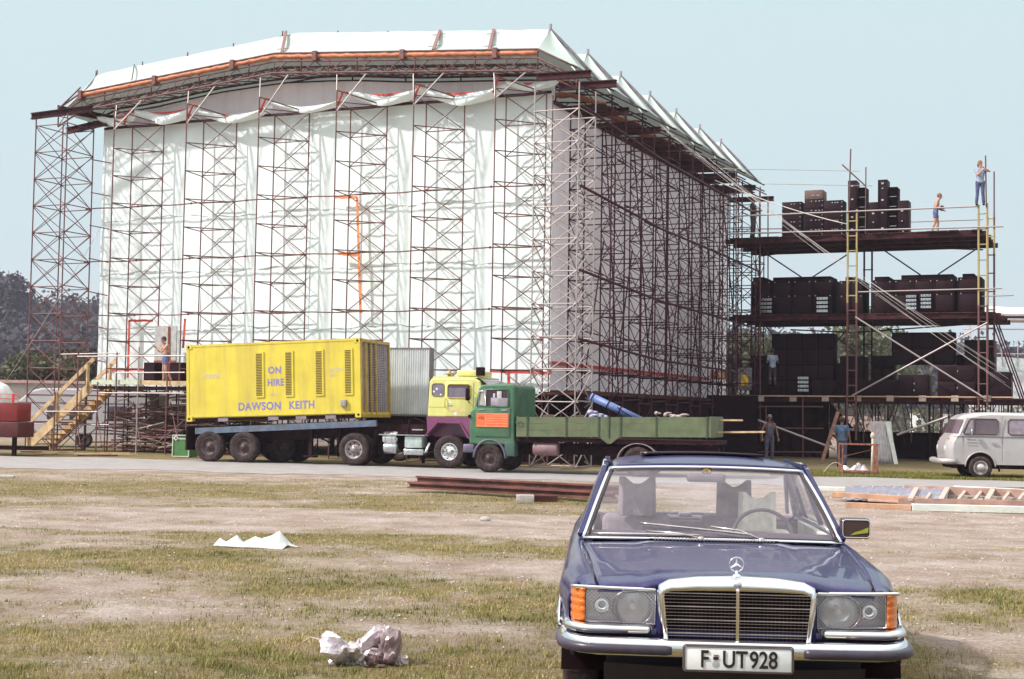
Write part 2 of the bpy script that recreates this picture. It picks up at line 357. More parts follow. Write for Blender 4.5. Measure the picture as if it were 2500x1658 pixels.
# head rail along the top of the main sheets, then the draped valance with webbing
b = MB()
for j in range(38): b.bar(S(-19.0+0.5*j, -0.3, 12.6+0.015*sin(j)), S(-18.5+0.5*j, -0.3, 12.6+0.015*sin(j+1)), 0.06, 0.09)
b.build('head_rail', BEAM, wall, world=True)
vs = [-19.0, -17.2, -14.2, -10.95, -7.65, -4.55, -1.5, 0.5]
for k in range(len(vs)-1):
    a, c = vs[k], vs[k+1]; L = c-a; b = MB()
    def P(i, j, a=a, L=L, k=k):
        t = i/24; f = j/7; sag = 4*t*(1-t)*0.34*min(1, L/3.2); mid = 12.95+0.12*sin(k*2.1)-sag
        hh = (0.16+0.20*sin(pi*t))*(1.0+0.3*sin(k*1.7))
        return S(a+L*t, -0.62-0.10*sin(f*pi)-0.05*sin(9*t+f*4), mid+hh*(0.5-f)+0.02*sin(14*t+5*f))
    b.grid(P, 25, 8); b.build('valance', WSHEET, wall, world=True)
    b = MB()
    def Q(i, j, a=a, L=L, k=k):
        t0, t1 = [(0.45, 0.75), (0.2, 0.85), (0.3, 0.42), (0.1, 0.2), (0.25, 0.7), (0.2, 0.62), (0.3, 0.5)][k]
        t = t0+(t1-t0)*i/9; sag = 4*t*(1-t)*0.34*min(1, L/3.2); mid = 12.95+0.12*sin(k*2.1)-sag
        hh = (0.16+0.20*sin(pi*t))*(1.0+0.3*sin(k*1.7))
        return S(a+L*t, -0.70, mid+hh*0.50-(0.09)*j/2*sin(pi*i/9))
    b.grid(Q, 10, 3); b.build('webbing', REDW, wall, world=True)
    b = MB(); x = c-0.35; b.tube([S(x-.1, -0.78, 12.62), S(x-.02, -0.8, 12.85), S(x+.12, -0.8, 13.12), S(x+.3, -0.78, 13.05)], 0.045, 5)
    if k < 6: b.build('webbing', REDW, wall, world=True)
def webbing(pts, e, m=REDW, wdt=0.09):
    b = MB(); q = [S(*FP(px, py, e)[:1], e, FP(px, py, e)[1]) for px, py in pts]
    for p0, p1 in zip(q, q[1:]):
        n = 6
        for j in range(n): b.bar(p0.lerp(p1, j/n)+Vector((0, 0, 0.012*sin(j*2.2))), p0.lerp(p1, (j+1.03)/n)+Vector((0, 0, 0.012*sin(j*2.2+2.2))), wdt, 0.02, up=EX)
    return b.build('webbing', m, wall, world=True)
webbing([(312, 923), (316, 783), (373, 783)], -0.36); webbing([(255, 910), (285, 902), (365, 902)], -0.36, wdt=0.1)
webbing([(452, 778), (447, 850)], -0.36)
OR2 = mat('orange_webbing', (0.80, 0.25, 0.09), 0.6)
webbing([(818, 482), (872, 482), (880, 765)], -0.36, OR2); webbing([(826, 618), (872, 622)], -0.36, OR2, 0.14)
webbing([(1196, 906), (1345, 911)], -0.36, REDW, 0.11); webbing([(1242, 908), (1242, 948)], -0.36, REDW, 0.1)
# ---- shaded side wall
sw = thing('side_wall', 'shade-tinted white wall of hung sheets running back along the right of the stage', 'sheet wall', S(0, 11, 2.4))
b = MB()
def P(i, j):
    e = 22.4*i/90; z = 2.3+10.0*j/14
    return S(-0.02-0.10*abs(vn(e*1.1, z*0.3, 3))-0.05*abs(vn(e*3, z, 8)), e, z)
b.grid(P, 91, 15); b.build('sheet', SHADESHEET, sw, world=True)
b = MB(); b.bar(S(0.05, 0, 3.42), S(0.05, 19, 3.42), 0.02, 0.12); b.build('webbing', REDW, sw, world=True)
b = MB(); b.bar(S(0.02, -0.1, 12.3), S(0.02, 22.4, 12.3), 0.12, 0.10); b.build('head_rail', BEAM, sw, world=True)
# ---- roof: trusses and tarps
def prof(P_, e, dz=0.0): return [S(u, e, z+dz) for u, z in P_]
def chain(pts, step=0.55):
    out = [pts[0]]
    for a, b_ in zip(pts, pts[1:]):
        n = max(1, int((b_-a).length/step))
        out += [a.lerp(b_, (j+1)/n) for j in range(n)]
    return out
ordn = ['nearest', 'second', 'third', 'fourth', 'fifth', 'sixth', 'seventh', 'farthest']
for i, e in enumerate(EV):
    tr = thing('roof_truss', '%s steel lattice truss arching under the white roof%s' % (ordn[i].capitalize(), ', with orange tarp rolled along it' if i == 0 else ''), 'roof truss', S(-9.6, e, 13), 0, 'lattice trusses under the roof')
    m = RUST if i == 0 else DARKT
    top = chain(prof(VAL, e)); low = chain(prof(VAL, e-0.0, -0.30)); bot = chain(prof([VAL[0]]+VAL[1:4]+[VAL[4]], e, -0.72)); bk = chain(prof(VAL, e+0.45, -0.40))
    bot = [p for p in bot]
    b = MB(); b.tube(top, 0.035, 6); b.tube(low, 0.035, 6); b.tube(bot, 0.035, 6); b.tube(bk, 0.03, 6); b.build('chord', m, tr, world=True)
    b = MB(); n = len(low)
    for j in range(n-1):
        if i == 0 or j % 2 == 0:
            b.tube([low[j], bot[min(j+1, n-1)]], 0.02, 4); b.tube([bot[j+1], low[min(j+1, n-1)]] if j % 2 else [bot[j], low[j+1]], 0.02, 4)
            b.tube([bot[j], bk[j+1]], 0.018, 4)
        if j % 4 == 0: b.tube([top[j], bot[j]], 0.03, 4)
    b.build('web', m, tr, world=True)
    if i in (0,):
        b = MB(); q = chain(prof(VAL[1:4], e-0.02, -0.14), 0.25)
        b.tube([p+Vector((0, 0, 0.012*sin(3.1*j))) for j, p in enumerate(q)], [0.085+0.012*sin(j*2.3) for j in range(len(q))], 8)
        b.build('orange_roll', ORANGE, tr, world=True)
        for j in range(0, len(q), 14): MB().box(q[j], (0.16, 0.3, 0.34), -TH).build('clamp', m, tr, world=True)
    if i in (1, 2, 3, 4):
        b = MB(); q = chain(prof([(-19, 13.6), (-10.5, 14.1), (-.3, 13.3), (1.0, 12.85)], e-0.1, -0.25), 0.3)
        b.tube(q, [0.10+0.02*sin(j*2.3) for j in range(len(q))], 7); b.build('orange_roll', ORANGE, tr, world=True)
tr = thing('roof_truss', 'inner lattice truss hung below the nearest one, along the top of the wall', 'roof truss', S(-9.6, -0.4, 13), 0, 'lattice trusses under the roof')
T2 = chain([S(u, -0.35, min(upz(u)+0.05, 14.0)) for u in [-19.2+0.96*k for k in range(21)]], 1.0); T3 = chain([S(u, -0.75, min(upz(u)+0.33, 14.3)) for u in [-19.2+0.96*k for k in range(21)]], 1.0)
b = MB(); b.tube(T2, 0.04, 6); b.tube(T3, 0.03, 6); b.tube([p+Vector((0, 0, -.16)) for p in T2], .03, 6); b.build('chord', BEAM, tr, world=True)
b = MB()
for j in range(20):
    lo = S(-19.2+0.96*j, -1.3, interp(VAL, -19.2+0.96*j)-0.72)
    for q in (T2[j], T2[j+1], T3[j]): b.tube([lo, q], 0.022, 4)
    b.tube([T3[j], T2[j+1]], 0.02, 4); b.tube([T3[j+1], T2[j]], 0.02, 4)
b.build('web', RUST, tr, world=True)
for i in range(NB):
    g = thing('roof_gable', '%s white tarp gable of the stage roof%s' % (ordn[i].capitalize(), ', its long front slope facing the camera' if i == 0 else ', its pointed end showing on the right skyline'), 'tarp roof', S(-9.6, EV[i], 14), 0, 'white tarp gables of the roof')
    er = EV[i]+1.8
    for side, (ea, eb) in enumerate(((EV[i], er), (EV[i+1], er))):
        b = MB()
        def P(a, c, ea=ea, eb=eb, i=i, side=side):
            f = c/7; t = a/60
            uv_ = VAL[1][0]+(VAL[3][0]-VAL[1][0])*t; ur = RDG[0][0]+(RDG[3][0]-RDG[0][0])*t
            z = interp(VAL, uv_)*(1-f)+interp(RDG, ur)*f; u = uv_*(1-f)+ur*f; e = ea*(1-f)+eb*f
            sg = -0.10*sin(pi*f)-0.05*abs(sin(t*pi*5.5))*sin(pi*f)+0.035*vn(u*1.5, f*3, i)
            return S(u, e, z+sg)
        b.grid(P, 61, 8); b.build('slope', TARP, g, world=True)
    for uv_, dx in ((-0.1, 1.0), (-19.3, -1.0)):
        z0 = 13.84 if dx > 0 else 13.88; zr = 14.98 if dx > 0 else 15.0; ur = -0.4 if dx > 0 else -20.2; uo = 1.25 if dx > 0 else -20.6
        b = MB(); Pk = S(ur, er, zr); A0 = S(uv_, EV[i], z0); A1 = S(uv_, EV[i+1], z0); O0 = S(uo, EV[i]+0.3, 13.2); O1 = S(uo, EV[i+1]-0.1, 13.15)
        def T(p, q, r_, b=b, i=i):
            n = 6
            def G(a, c):
                f = a/n; h = (c/n)
                x = p.lerp(q.lerp(r_, h), f); return x+Vector((0, 0, -0.12*sin(pi*f)*sin(pi*h)))
            b.grid(G, n+1, n+1)
        T(Pk, A0, O0); T(Pk, O0, O1); T(Pk, O1, A1); o = b.build('hip_end', TARP, g, world=True)
        b = MB(); b.tube([Pk+Vector((0, 0, 0.2)), Pk, Pk.lerp(S(uo+dx*0.1, er+0.2, 13.1), 0.5)+Vector((0, 0, .02)), S(uo+dx*0.1, er+0.2, 13.05)], 0.06 if dx > 0 else .04, 6)
        b.build('hip_pole', mat('mauve_grey_pole', (0.24, 0.20, 0.23), 0.7), g, world=True)  # plain darker mauve-grey pole colour
    if i == 0:
        for px, py, qx, qy in ((700, 78, 688, 130), (1076, 76, 1058, 122), (1207, 73, 1194, 122)):
            p = S(FP(px, py, er)[0], er-0.05, FP(px, py, er)[1]); q = S(FP(qx, qy, EV[0])[0], EV[0], FP(qx, qy, EV[0])[1])
            b = MB(); b.bar(p, q, 0.10, 0.07); b.bar(p.lerp(q, 0.2)-UX*0.25, p.lerp(q, 0.2)+UX*0.25, 0.02, 0.02); b.bar(p.lerp(q, 0.8)-UX*0.25, p.lerp(q, 0.8)+UX*0.25, 0.02, 0.02)
            b.build('batten', mat('batten_wood', (0.25, 0.12, 0.12), 0.7), g, world=True)
        b = MB(); o0, o1 = FP(328, 158, er), FP(322, 195, EV[0]); b.bar(S(o0[0], er, o0[1]), S(o1[0], EV[0], o1[1]), 0.03, 0.05); b.build('batten', WOODD, g, world=True)
        b = MB()
        for px, py in ((237, 175), (348, 155), (458, 132), (570, 110), (690, 80), (825, 80), (947, 80)):
            u, z = FP(px, py, er); b.tube([S(u, er, z-0.12), S(u, er, z+0.07)], 0.028, 5)
        b.build('ridge_peg', RUST, g, world=True)
# ---- steel I-beams on the tower heads
def ibeam(p, q, h=0.21, w_=0.16, m=BEAM, parent=None, name='steel_beam'):
    b = MB(); b.bar(p, q, w_, 0.035, (0, 0, 1)); p, q = Vector(p), Vector(q); b.bar(p-Vector((0, 0, h)), q-Vector((0, 0, h)), w_, 0.035); b.bar(p-Vector((0, 0, h/2)), q-Vector((0, 0, h/2)), 0.03, h-0.04)
    return b.build(name, m, parent, world=bool(parent))
bl = [(-2.2, 0.25, 2.15, 12.72), (-0.75, 0.45, 2.5, 12.7)]+[(EV[i]+0.9, -0.5, 1.55, 12.66) for i in range(1, 8)]
names = ['dark steel beam end jutting right over the bright corner tower', 'dark steel beam jutting farthest right beneath the first roof gable'] + ['dark steel beam jutting out under the %s gable of the roof' % s for s in ('second', 'third', 'fourth', 'fifth', 'sixth', 'seventh')] + ['dark steel beam jutting out beyond the last roof gable']
for (e, u0, u1, z), lb in zip(bl, names):
    tag(ibeam(S(u0 if e < 0 else u0-1.0, e, z+.04), S(u1, e, z)), lb, 'steel beam', 'steel beams on the scaffold heads')
    if e > 2: continue
for k in range(7):
    e = 1.5+3.15*k
    b = MB()
    for q in range(5): b.bar(S(-2.2, e+0.42*q, 12.45+0.02*q), S(1.3, e+0.42*q, 12.45), 0.22, 0.05)
    tag(b.build('walk_boards', WOODD), 'dark planks laid on the tower heads, %s set back along the right eaves' % ordn[k], 'planks', 'planks under the right eaves')
for p, q, z0, z1, lb in (((-21.15, -2.0), (-18.6, -1.5), 13.02, 13.25, 'dark steel beam sticking out farthest left over the open tower'),
                         ((-20.6, -1.2), (-17.6, 1.6), 13.45, 13.0, 'dark steel beam crossing the open tower head towards the roof'),
                         ((-20.9, -0.3), (-18.6, -0.6), 12.75, 12.9, 'short dark steel beam below the two others at the left tower head')):
    tag(ibeam(S(*p, z0), S(*q, z1)), lb, 'steel beam', 'steel beams on the scaffold heads')
b = MB(); b.tube([S(-20.45, -1.3, 13.3), S(-19.35, -1.35, 14.05)], 0.03, 6); b.tube([S(-20.2, -1.0, 13.35), S(-19.35, -1.2, 13.7)], 0.05, 6)
tag(b.build('eaves_strut', RUST), 'pair of rusty tubes rising from left tower head to the roof corner', 'scaffold tube')
# ---- deck, posts and clutter below
dk = thing('stage_deck', 'dark timber deck under the white walls, raised on posts', 'stage deck', S(-9, 10, 0))
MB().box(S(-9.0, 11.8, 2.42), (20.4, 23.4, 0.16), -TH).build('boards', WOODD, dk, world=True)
b = MB()
for u in [-18.6+1.45*k for k in range(14)]:
    for e in (0.4, 3, 6, 10):
        b.tube([S(u, e, 0), S(u, e, 2.34)], 0.03, 5)
b.build('deck_posts', DARKT, dk, world=True)
b = MB(); rr = random.Random(3)
for k in range(90):
    u = -18.5+rr.random()*17; e = rr.random()*5+0.2; b.tube([S(u, e, rr.random()*1.2), S(u+rr.uniform(-1.6, 1.6), e+rr.uniform(-.5, .5), rr.uniform(0.3, 2.3))], 0.022, 4)
b.build('under_bracing', RUST, dk, world=True)
b = MB(); b.box(S(1.55, 9, 1.2), (0.06, 20.6, 2.35), -TH); b.box(S(-1.2, -0.1+1.2, 1.2), (5.6, 0.06, 2.35), -TH); b.box(S(-5, 9, 1.2), (12, 0.06, 2.3), -TH)
b.box(S(2.6, 13.6, 1.4), (2.2, 0.05, 2.4), -TH)
b.build('under_deck_dark', BLACK, dk, world=True)  # black sheets stand in for the dark under the deck
b = MB(); b.box(S(0.9, 0.2, 2.38), (1.9, 2.2, 0.10), -TH); b.box(S(0.9, 10, 2.40), (1.6, 19, 0.12), -TH); b.build('side_boards', WOODD, dk, world=True)
st_ = thing('tube_stock', 'heap of spare scaffold tubes and planks stacked under the left platform', 'scaffold stock', S(-15.5, 1.0, 0))
b = MB()
for k in range(230):
    u = -18.2+rr.random()*4.0; e = -1.6+rr.random()*4; z = 0.08+rr.random()*1.7; b.tube([S(u, e, z), S(u+rr.uniform(1.0, 2.6), e+rr.uniform(-.5, .5), z+rr.uniform(-.12, .12))], 0.028, 5)
b.build('tubes', RUST, st_, world=True)
b = MB()
for k in range(34):
    u = -17.9+rr.random()*3.6; e = -1.2+rr.random()*4; z = 0.1+rr.random()*2.0; b.bar(S(u, e, z), S(u+rr.uniform(1.2, 2.6), e+rr.uniform(-.3, .3), z+rr.uniform(-.08, .15)), 0.2, 0.045)
b.build('planks', WOOD, st_, world=True)
b = MB()
for k in range(70):
    u = -18.2+rr.random()*4.4; e = -1.8+rr.random()*3; z = 0.08+rr.random()*2.0; b.tube([S(u, e, z), S(u+rr.uniform(1.0, 2.2), e+rr.uniform(-.5, .5), z+rr.uniform(-.5, .5))], 0.024, 5)
b.build('tubes', GALV, st_, world=True)
# ---- left platform, its scaffold, stairs, speakers on it
pf = thing('timber_platform', 'timber platform on scaffold tubes at the top of the wooden stairs', 'platform', S(-15.3, -1.3, 0))
b = MB()
for k in range(9): b.bar(S(-17.4+0.47*k, -2.3, 2.60), S(-17.4+0.47*k, -0.4, 2.60), 0.45, 0.05)
b.build('deck_boards', WOOD, pf, world=True)
b = MB(); b.bar(S(-17.5, -2.33, 2.60), S(-15.3, -2.33, 2.62), 0.05, 0.17); b.build('edge_board', mat('pale_green_board', (0.55, 0.60, 0.47), 0.7, dirt=(0.4, 0.35, 0.25)), pf, world=True)
b = MB(); b.bar(S(-15.28, -2.33, 2.60), S(-13.0, -2.33, 2.58), 0.05, 0.16); b.build('edge_board', WOOD, pf, world=True)
b = MB(); b.bar(S(-17.5, -2.2, 2.40), S(-13.0, -2.2, 2.40), 0.1, 0.12); b.bar(S(-17.5, -.6, 2.40), S(-13.0, -.6, 2.40), 0.1, 0.12); b.build('joist', WOODD, pf, world=True)
for k, (u, z1, m) in enumerate([(-19.15, 2.2, RUST), (-18.1, 3.7, RUST), (-17.15, 2.6, RUST), (-15.3, 3.9, GALV), (-14.0, 3.7, RUST), (-13.1, 2.5, RUST), (-16.3, 3.7, RUST)]):
    pole('post', pf, S(u, -2.42, 0), S(u, -2.42, z1), 0.028, m)
    pole('post', pf, S(u+.2, -0.9, 0), S(u+.2, -0.9, 2.5), 0.026, DARKT)
for u0, u1, z in ((-19.6, -17.1, 1.48), (-18.1, -13.2, 3.55), (-16.3, -13.2, 2.95), (-17, -13.2, 2.2)): pole('rail', pf, S(u0, -2.46, z), S(u1, -2.46, z+.02), 0.024, GALV)
for u in (-19.1, -18.1, -16.3, -14.6): pole('brace', pf, S(u, -2.4, 0.25), S(u+1.3, -1.4, 1.7), 0.02, RUST); pole('brace', pf, S(u+1.2, -2.4, 0.25), S(u, -1.4, 1.9), 0.02, RUST)
stt = thing('wooden_stairs', 'pale raw timber stairs with handrails climbing to the platform', 'stairs', S(-19.3, -1.6, 0))
p0, p1 = S(-20.45, -2.3, 0.18), S(-17.6, -2.3, 2.42)
W2 = EX*1.25
for off, nm in ((Vector(), 'stringer'), (W2, 'stringer')):
    b = MB(); b.bar(p0+off, p1+off, 0.06, 0.34, up=(0, 0, 1)); b.build(nm, WOOD, stt, world=True)
for k in range(12):
    f = (k+0.3)/12; c = p0.lerp(p1, f)+W2*0.5
    b = MB(); b.box(c+Vector((0, 0, 0.0)), (0.30, 1.25, 0.045), -TH); b.build('tread', mat('tread_wood', (0.66, 0.42, 0.18), 0.7, 0, 0.2, 4), stt, world=True)
for off in (Vector(), W2):
    b = MB(); b.bar(p0+off+Vector((-0.25, 0, 0.62)), p1+off+Vector((0.1, 0, 1.05)), 0.04, 0.15); b.build('handrail', WOOD, stt, world=True)
    for f in (0.0, 0.47, 0.97):
        c = p0.lerp(p1, f)+off-EX*0.05; b = MB(); b.bar(c+Vector((0, 0, -0.15)), c+Vector((0, 0, 0.98)), 0.13, 0.05, up=UX); b.build('baluster', WOOD, stt, world=True)
db = MB(); db.box(S(-15.42, -0.72, 3.7), (1.0, 0.05, 2.15), -TH)
o = thing('grey_door_panel', 'grey board panel with dark red battens standing behind the bare-backed man', 'panel', S(-15.4, -0.7, 2.6)); db.build('board', mat('grey_board', (0.42, 0.41, 0.40), 0.8), o, world=True)
MB().bar(S(-15.2, -0.78, 2.7), S(-15.25, -0.78, 4.75), 0.07, 0.03).build('batten', mat('dark_red', (0.30, 0.06, 0.04), 0.7), o, world=True)
MB().bar(S(-15.9, -0.78, 3.4), S(-14.9, -0.78, 3.4), 0.03, 0.14).build('batten', MATS['dark_red'], o, world=True)
for k, (u, lb) in enumerate(((-15.75, 'black box on the platform left of the bare-backed man'), (-14.55, 'black box on the platform right of the bare-backed man'))):
    b = MB(); b.rbox((-0.28, -0.22, 0), (0.28, 0.22, 0.75), 0.03); o = thing('monitor_speaker', lb, 'speaker', S(u, -1.0, 2.63), -TH, 'black boxes on the platform'); b.build('cabinet', BLACK, o)
    MB().box((0, -0.225, 0.4), (0.46, 0.02, 0.55)).build('grille', BLACKW, o)
# guy ropes and stray lines
def rope(name, label, pts, r=0.014, m=ROPE, group=None, sag=0.0, cat='rope'):
    P_ = []; pts = [Vector(p) for p in pts]
    for a, c in zip(pts, pts[1:]):
        for j in range(16):
            f = j/16; P_.append(a.lerp(c, f)-Vector((0, 0, sag*4*f*(1-f))))
    P_.append(pts[-1]); b = MB(); b.tube(P_, r, 5); return tag(b.build(name, m), label, cat, group)
for k in range(6):
    a = S(1.9+0.05*k, 6.5-0.55*k, 12.4+0.03*k) if k < 3 else S(1.5+0.1*k, 9.0+1.4*(k-3), 12.3)
    px, py = [(2458, 908), (2462, 925), (2440, 900), (2455, 935), (2300, 800), (2470, 950), (2430, 880), (2480, 930)][k]
    q = at(px, py, 51.5 if k % 2 else 52.5)
    rope('guy_rope', 'pale guy rope slanting from right eaves down past the speaker platforms', [a, q], 0.005, ROPE, 'guy ropes slanting past the speaker platforms', 0.25)
a = at(1745, 440, 60); rope('guy_rope', 'thick pale rope from the eaves ending at the yellow ladder top', [a, at(2070, 548, 58)], 0.02, ROPE, None, 0.15)
rope('guy_rope', 'thin line reaching from left tower down to the shed roof', [at(243, 560, 53), at(8, 1090/1.0, 53)+Vector((0, 0, 2.4))], 0.010, GALV, None, 0.1)
rope('stay_wire', 'upper of two thin level wires from the last eaves to the speaker mast', [at(1760, 412, 60), at(2098, 418, 58.5)], 0.012, GALV)
rope('stay_wire', 'lower of two thin level wires from the last eaves to the speaker mast', [at(1860, 449, 60), at(2130, 454, 58.5)], 0.012, GALV)
# ================================================================ PEOPLE
SKIN = mat('skin', (0.50, 0.27, 0.19), 0.55, 0, 0.1, 5)
SKIND = mat('tanned_skin', (0.22, 0.10, 0.075), 0.6, 0, 0.15, 5)
HAIR = mat('dark_hair', (0.06, 0.03, 0.025), 0.8, 0, 0.3, 20)
HAIRB = mat('brown_hair', (0.28, 0.13, 0.07), 0.8, 0, 0.3, 20)
DENIM = mat('blue_denim', (0.075, 0.09, 0.19), 0.85, 0, 0.25, 9)
DENIML = mat('faded_denim', (0.12, 0.16, 0.33), 0.85, 0, 0.25, 9)
SHIRTB = mat('blue_grey_shirt', (0.30, 0.35, 0.48), 0.85, 0, 0.15, 6)
def cap(b, p, q, r1, r2, n=10):
    p, q = Vector(p), Vector(q); b.tube([p, q], [r1, r2], n); b.ball(p, r1, n, 6); b.ball(q, r2, n, 6)
def person(label, loc, rz, pose=None, skin=SKIN, hair=HAIR, trousers=None, shorts=None, top=None, bib=False, shoes=True, H=1.78, hold=None, hairlen=0.0, cap_=None, glasses=False, cat='person'):
    J = dict(pel=(0, 0, .96), che=(0, -.01, 1.30), nek=(0, -.01, 1.50), hed=(0, -.03, 1.66), sr=(.185, 0, 1.43), sl=(-.185, 0, 1.43),
             er=(.25, .01, 1.14), el=(-.25, .01, 1.14), wr=(.27, -.06, .89), wl=(-.27, -.06, .89), hr=(.09, 0, .93), hl=(-.09, 0, .93),
             kr=(.11, -.02, .50), kl=(-.11, -.02, .50), ar=(.12, .02, .09), al=(-.12, .02, .09), look=(0, -1, 0))
    if pose: J.update(pose)
    J = {k: Vector(v) for k, v in J.items()}
    t = thing('person', label, cat, loc, rz); s = H/1.78; t.scale = (s, s, s)
    def rem(o, v=0.011, smooth=3):
        md = o.modifiers.new('fuse', 'REMESH'); md.mode = 'VOXEL'; md.voxel_size = v; md.use_smooth_shade = True
        m2 = o.modifiers.new('relax', 'SMOOTH'); m2.factor = 0.5; m2.iterations = smooth; return o
    b = MB()
    def torso(b, k=0.0):
        pe, ch, ne = J['pel'], J['che'], J['nek']; dx = (J['sr']-J['sl']).normalized()
        for f, w_, d_ in ((0, .155, .115), (.25, .145, .105), (.5, .145, .105), (.75, .16, .115), (1, .175, .12)):
            p = pe.lerp(ch, f); Ms = []
            for q in (-1, 0, 1): b.ball(p+dx*q*(w_-d_), d_+k, 10, 8)
        for q in (-1, -.5, 0, .5, 1): b.ball(ch.lerp(ne, 0.35)+dx*q*.10, .095+k, 10, 7)
        for q in ('sr', 'sl'): cap(b, J[q], ch.lerp(ne, 0.55), .055+k, .07+k)
    torso(b)
    cap(b, J['nek']-Vector((0, 0, .05)), J['hed']-Vector((0, 0, .06)), .06, .052)
    lk = J['look'].normalized(); h = J['hed']; sd = lk.cross(Vector((0, 0, 1))).normalized()
    b.ball(h+Vector((0, 0, .025)), (.078, .09, .10)); b.ball(h+lk*.03-Vector((0, 0, .05)), (.055, .055, .06))
    cap(b, h+lk*.085+Vector((0, 0, .01)), h+lk*.108-Vector((0, 0, .03)), .011, .016, 6)
    for q in (-1, 1): b.ball(h+sd*q*.08-Vector((0, 0, .01)), (.016, .022, .032), 8, 6)
    for a in ('r', 'l'):
        cap(b, J['s'+a], J['e'+a], .05, .04); cap(b, J['e'+a], J['w'+a], .041, .027)
        d = (J['w'+a]-J['e'+a]).normalized(); pn = J['w'+a]+d*.05; hd = d.cross(Vector((0, 0, 1)) if abs(d.z) < .9 else Vector((0, 1, 0))).normalized(); h2 = d.cross(hd).normalized()
        cap(b, J['w'+a], pn, .027, .034)
        for k in range(4):
            o = (k-1.5)*.019; L = (.065, .075, .07, .055)[k]; p0 = pn+hd*o+d*.015; p1 = p0+d*L*.55+h2*.012; p2 = p1+d*L*.4+h2*.03
            cap(b, p0, p1, .0105, .0095, 6); cap(b, p1, p2, .0095, .008, 6)
        p0 = J['w'+a]+d*.03+hd*.03; cap(b, p0, p0+d*.035+hd*.03+h2*.01, .013, .011, 6); cap(b, p0+d*.035+hd*.03+h2*.01, p0+d*.06+hd*.035+h2*.03, .011, .009, 6)
        cap(b, J['h'+a], J['k'+a], .088, .06); kn = J['k'+a]; an = J['a'+a]
        cap(b, kn, kn.lerp(an, .35)+Vector((0, .02, 0)), .056, .058); cap(b, kn.lerp(an, .35)+Vector((0, .015, 0)), an, .055, .036)
        cap(b, an+Vector((0, .03, -.03)), an+Vector((0, -.14, -.055)), .035, .03)
    rem(b.build('body', skin, t))
    b = MB(); b.ball(h+Vector((0, 0, .045))-lk*.018, (.092, .105, .105), 12, 9)
    if hairlen: b.ball(h-lk*.05-Vector((0, 0, .05)), (.075+hairlen, .07, .08+hairlen))
    o = b.build('hair', hair, t)
    if cap_: o.name = 'cap'; o.data.materials[0] = cap_
    b = MB()
    for q in (-1, 1): b.ball(h+lk*.083+sd*q*.032+Vector((0, 0, .012)), .011 if not glasses else .026, 8, 5)
    b.build('sunglasses' if glasses else 'eyes', BLACK, t)
    def legs(b, k, lo):
        for a in ('r', 'l'):
            kn, an, hp = J['k'+a], J['a'+a], J['h'+a]
            if lo > 0: cap(b, hp, hp.lerp(kn, lo), .098+k, .09+k)
            else: cap(b, hp, kn, .098+k, .07+k); cap(b, kn, an+Vector((0, 0, .04)), .068+k, .062+k)
        dx = (J['sr']-J['sl']).normalized()
        for q in (-1, 0, 1): b.ball(J['pel']+Vector((0, 0, -.02))+dx*q*.05, .115+k, 10, 7); b.ball(J['pel'].lerp(J['che'], .18)+dx*q*.045, .105+k, 10, 7)
    if trousers: b = MB(); legs(b, .0, 0); rem(b.build('trousers', trousers, t), .014)
    if shorts: b = MB(); legs(b, .008, .42); rem(b.build('shorts', shorts, t), .014)
    if top:
        b = MB(); torso(b, .012)
        for a in ('r', 'l'): cap(b, J['s'+a], J['s'+a].lerp(J['e'+a], .55), .062, .056)
        rem(b.build('shirt', top, t), .014)
    if bib:
        b = MB(); b.rbox((-.13, -.15, .95), (.13, -.09, 1.36), .02); b.tube([(-.1, -.13, 1.35), (-.1, -.06, 1.53), (-.08, .1, 1.4)], .02, 6); b.tube([(.1, -.13, 1.35), (.1, -.06, 1.53), (.08, .1, 1.4)], .02, 6)
        b.build('bib', trousers, t)
    if shoes:
        for a in ('r', 'l'):
            b = MB(); an = J['a'+a]; b.ball(an+Vector((0, -.05, -.055)), (.048, .135, .042), 10, 7); b.ball(an+Vector((0, .02, -.02)), (.045, .055, .05)); b.build('shoe', BLACK, t)
    if hold: hold(t, J)
    return t
# man on the left platform
p = S(*[FP(402, 929, -1.8)[0], -1.8, 2.63])
person('shirtless man in short blue shorts standing on the left timber platform', p, R(-60), dict(wl=(-.05, -.36, 1.32), el=(-.22, -.16, 1.17), wr=(.04, -.35, 1.28), er=(.2, -.2, 1.14), pel=(0, .02, .93), che=(0, .05, 1.26), nek=(0, -.02, 1.46), hed=(0, -.09, 1.60), sr=(.18, .02, 1.4), sl=(-.18, .02, 1.4), hr=(.09, .02, .9), hl=(-.09, .02, .9), kr=(.1, .0, .48), ar=(.11, .22, .1), al=(-.1, -.02, .09)), SKIN, HAIR, shorts=DENIML, H=1.72)
# ================================================================ SPEAKER WING
EW = 15.2
def W(px, py, e=EW):
    u, z = FP(px, py, e); return S(u, e, z)
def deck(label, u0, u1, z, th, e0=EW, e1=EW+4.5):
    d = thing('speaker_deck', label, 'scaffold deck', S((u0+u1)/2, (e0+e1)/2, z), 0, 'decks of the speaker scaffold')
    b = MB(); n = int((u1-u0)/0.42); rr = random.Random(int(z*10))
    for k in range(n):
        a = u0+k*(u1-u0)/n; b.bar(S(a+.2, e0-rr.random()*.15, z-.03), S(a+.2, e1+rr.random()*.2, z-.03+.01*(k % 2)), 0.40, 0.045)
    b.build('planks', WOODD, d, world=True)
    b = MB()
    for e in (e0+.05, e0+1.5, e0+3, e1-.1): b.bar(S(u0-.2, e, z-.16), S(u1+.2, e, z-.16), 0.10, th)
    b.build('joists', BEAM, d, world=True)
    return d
dtop = deck('topmost dark plank deck of the speaker scaffold carrying narrow speaker columns', 2.0, 12.4, 9.40, 0.2)
deck('middle dark plank deck of the speaker scaffold', 2.2, 12.9, 6.08, 0.2)
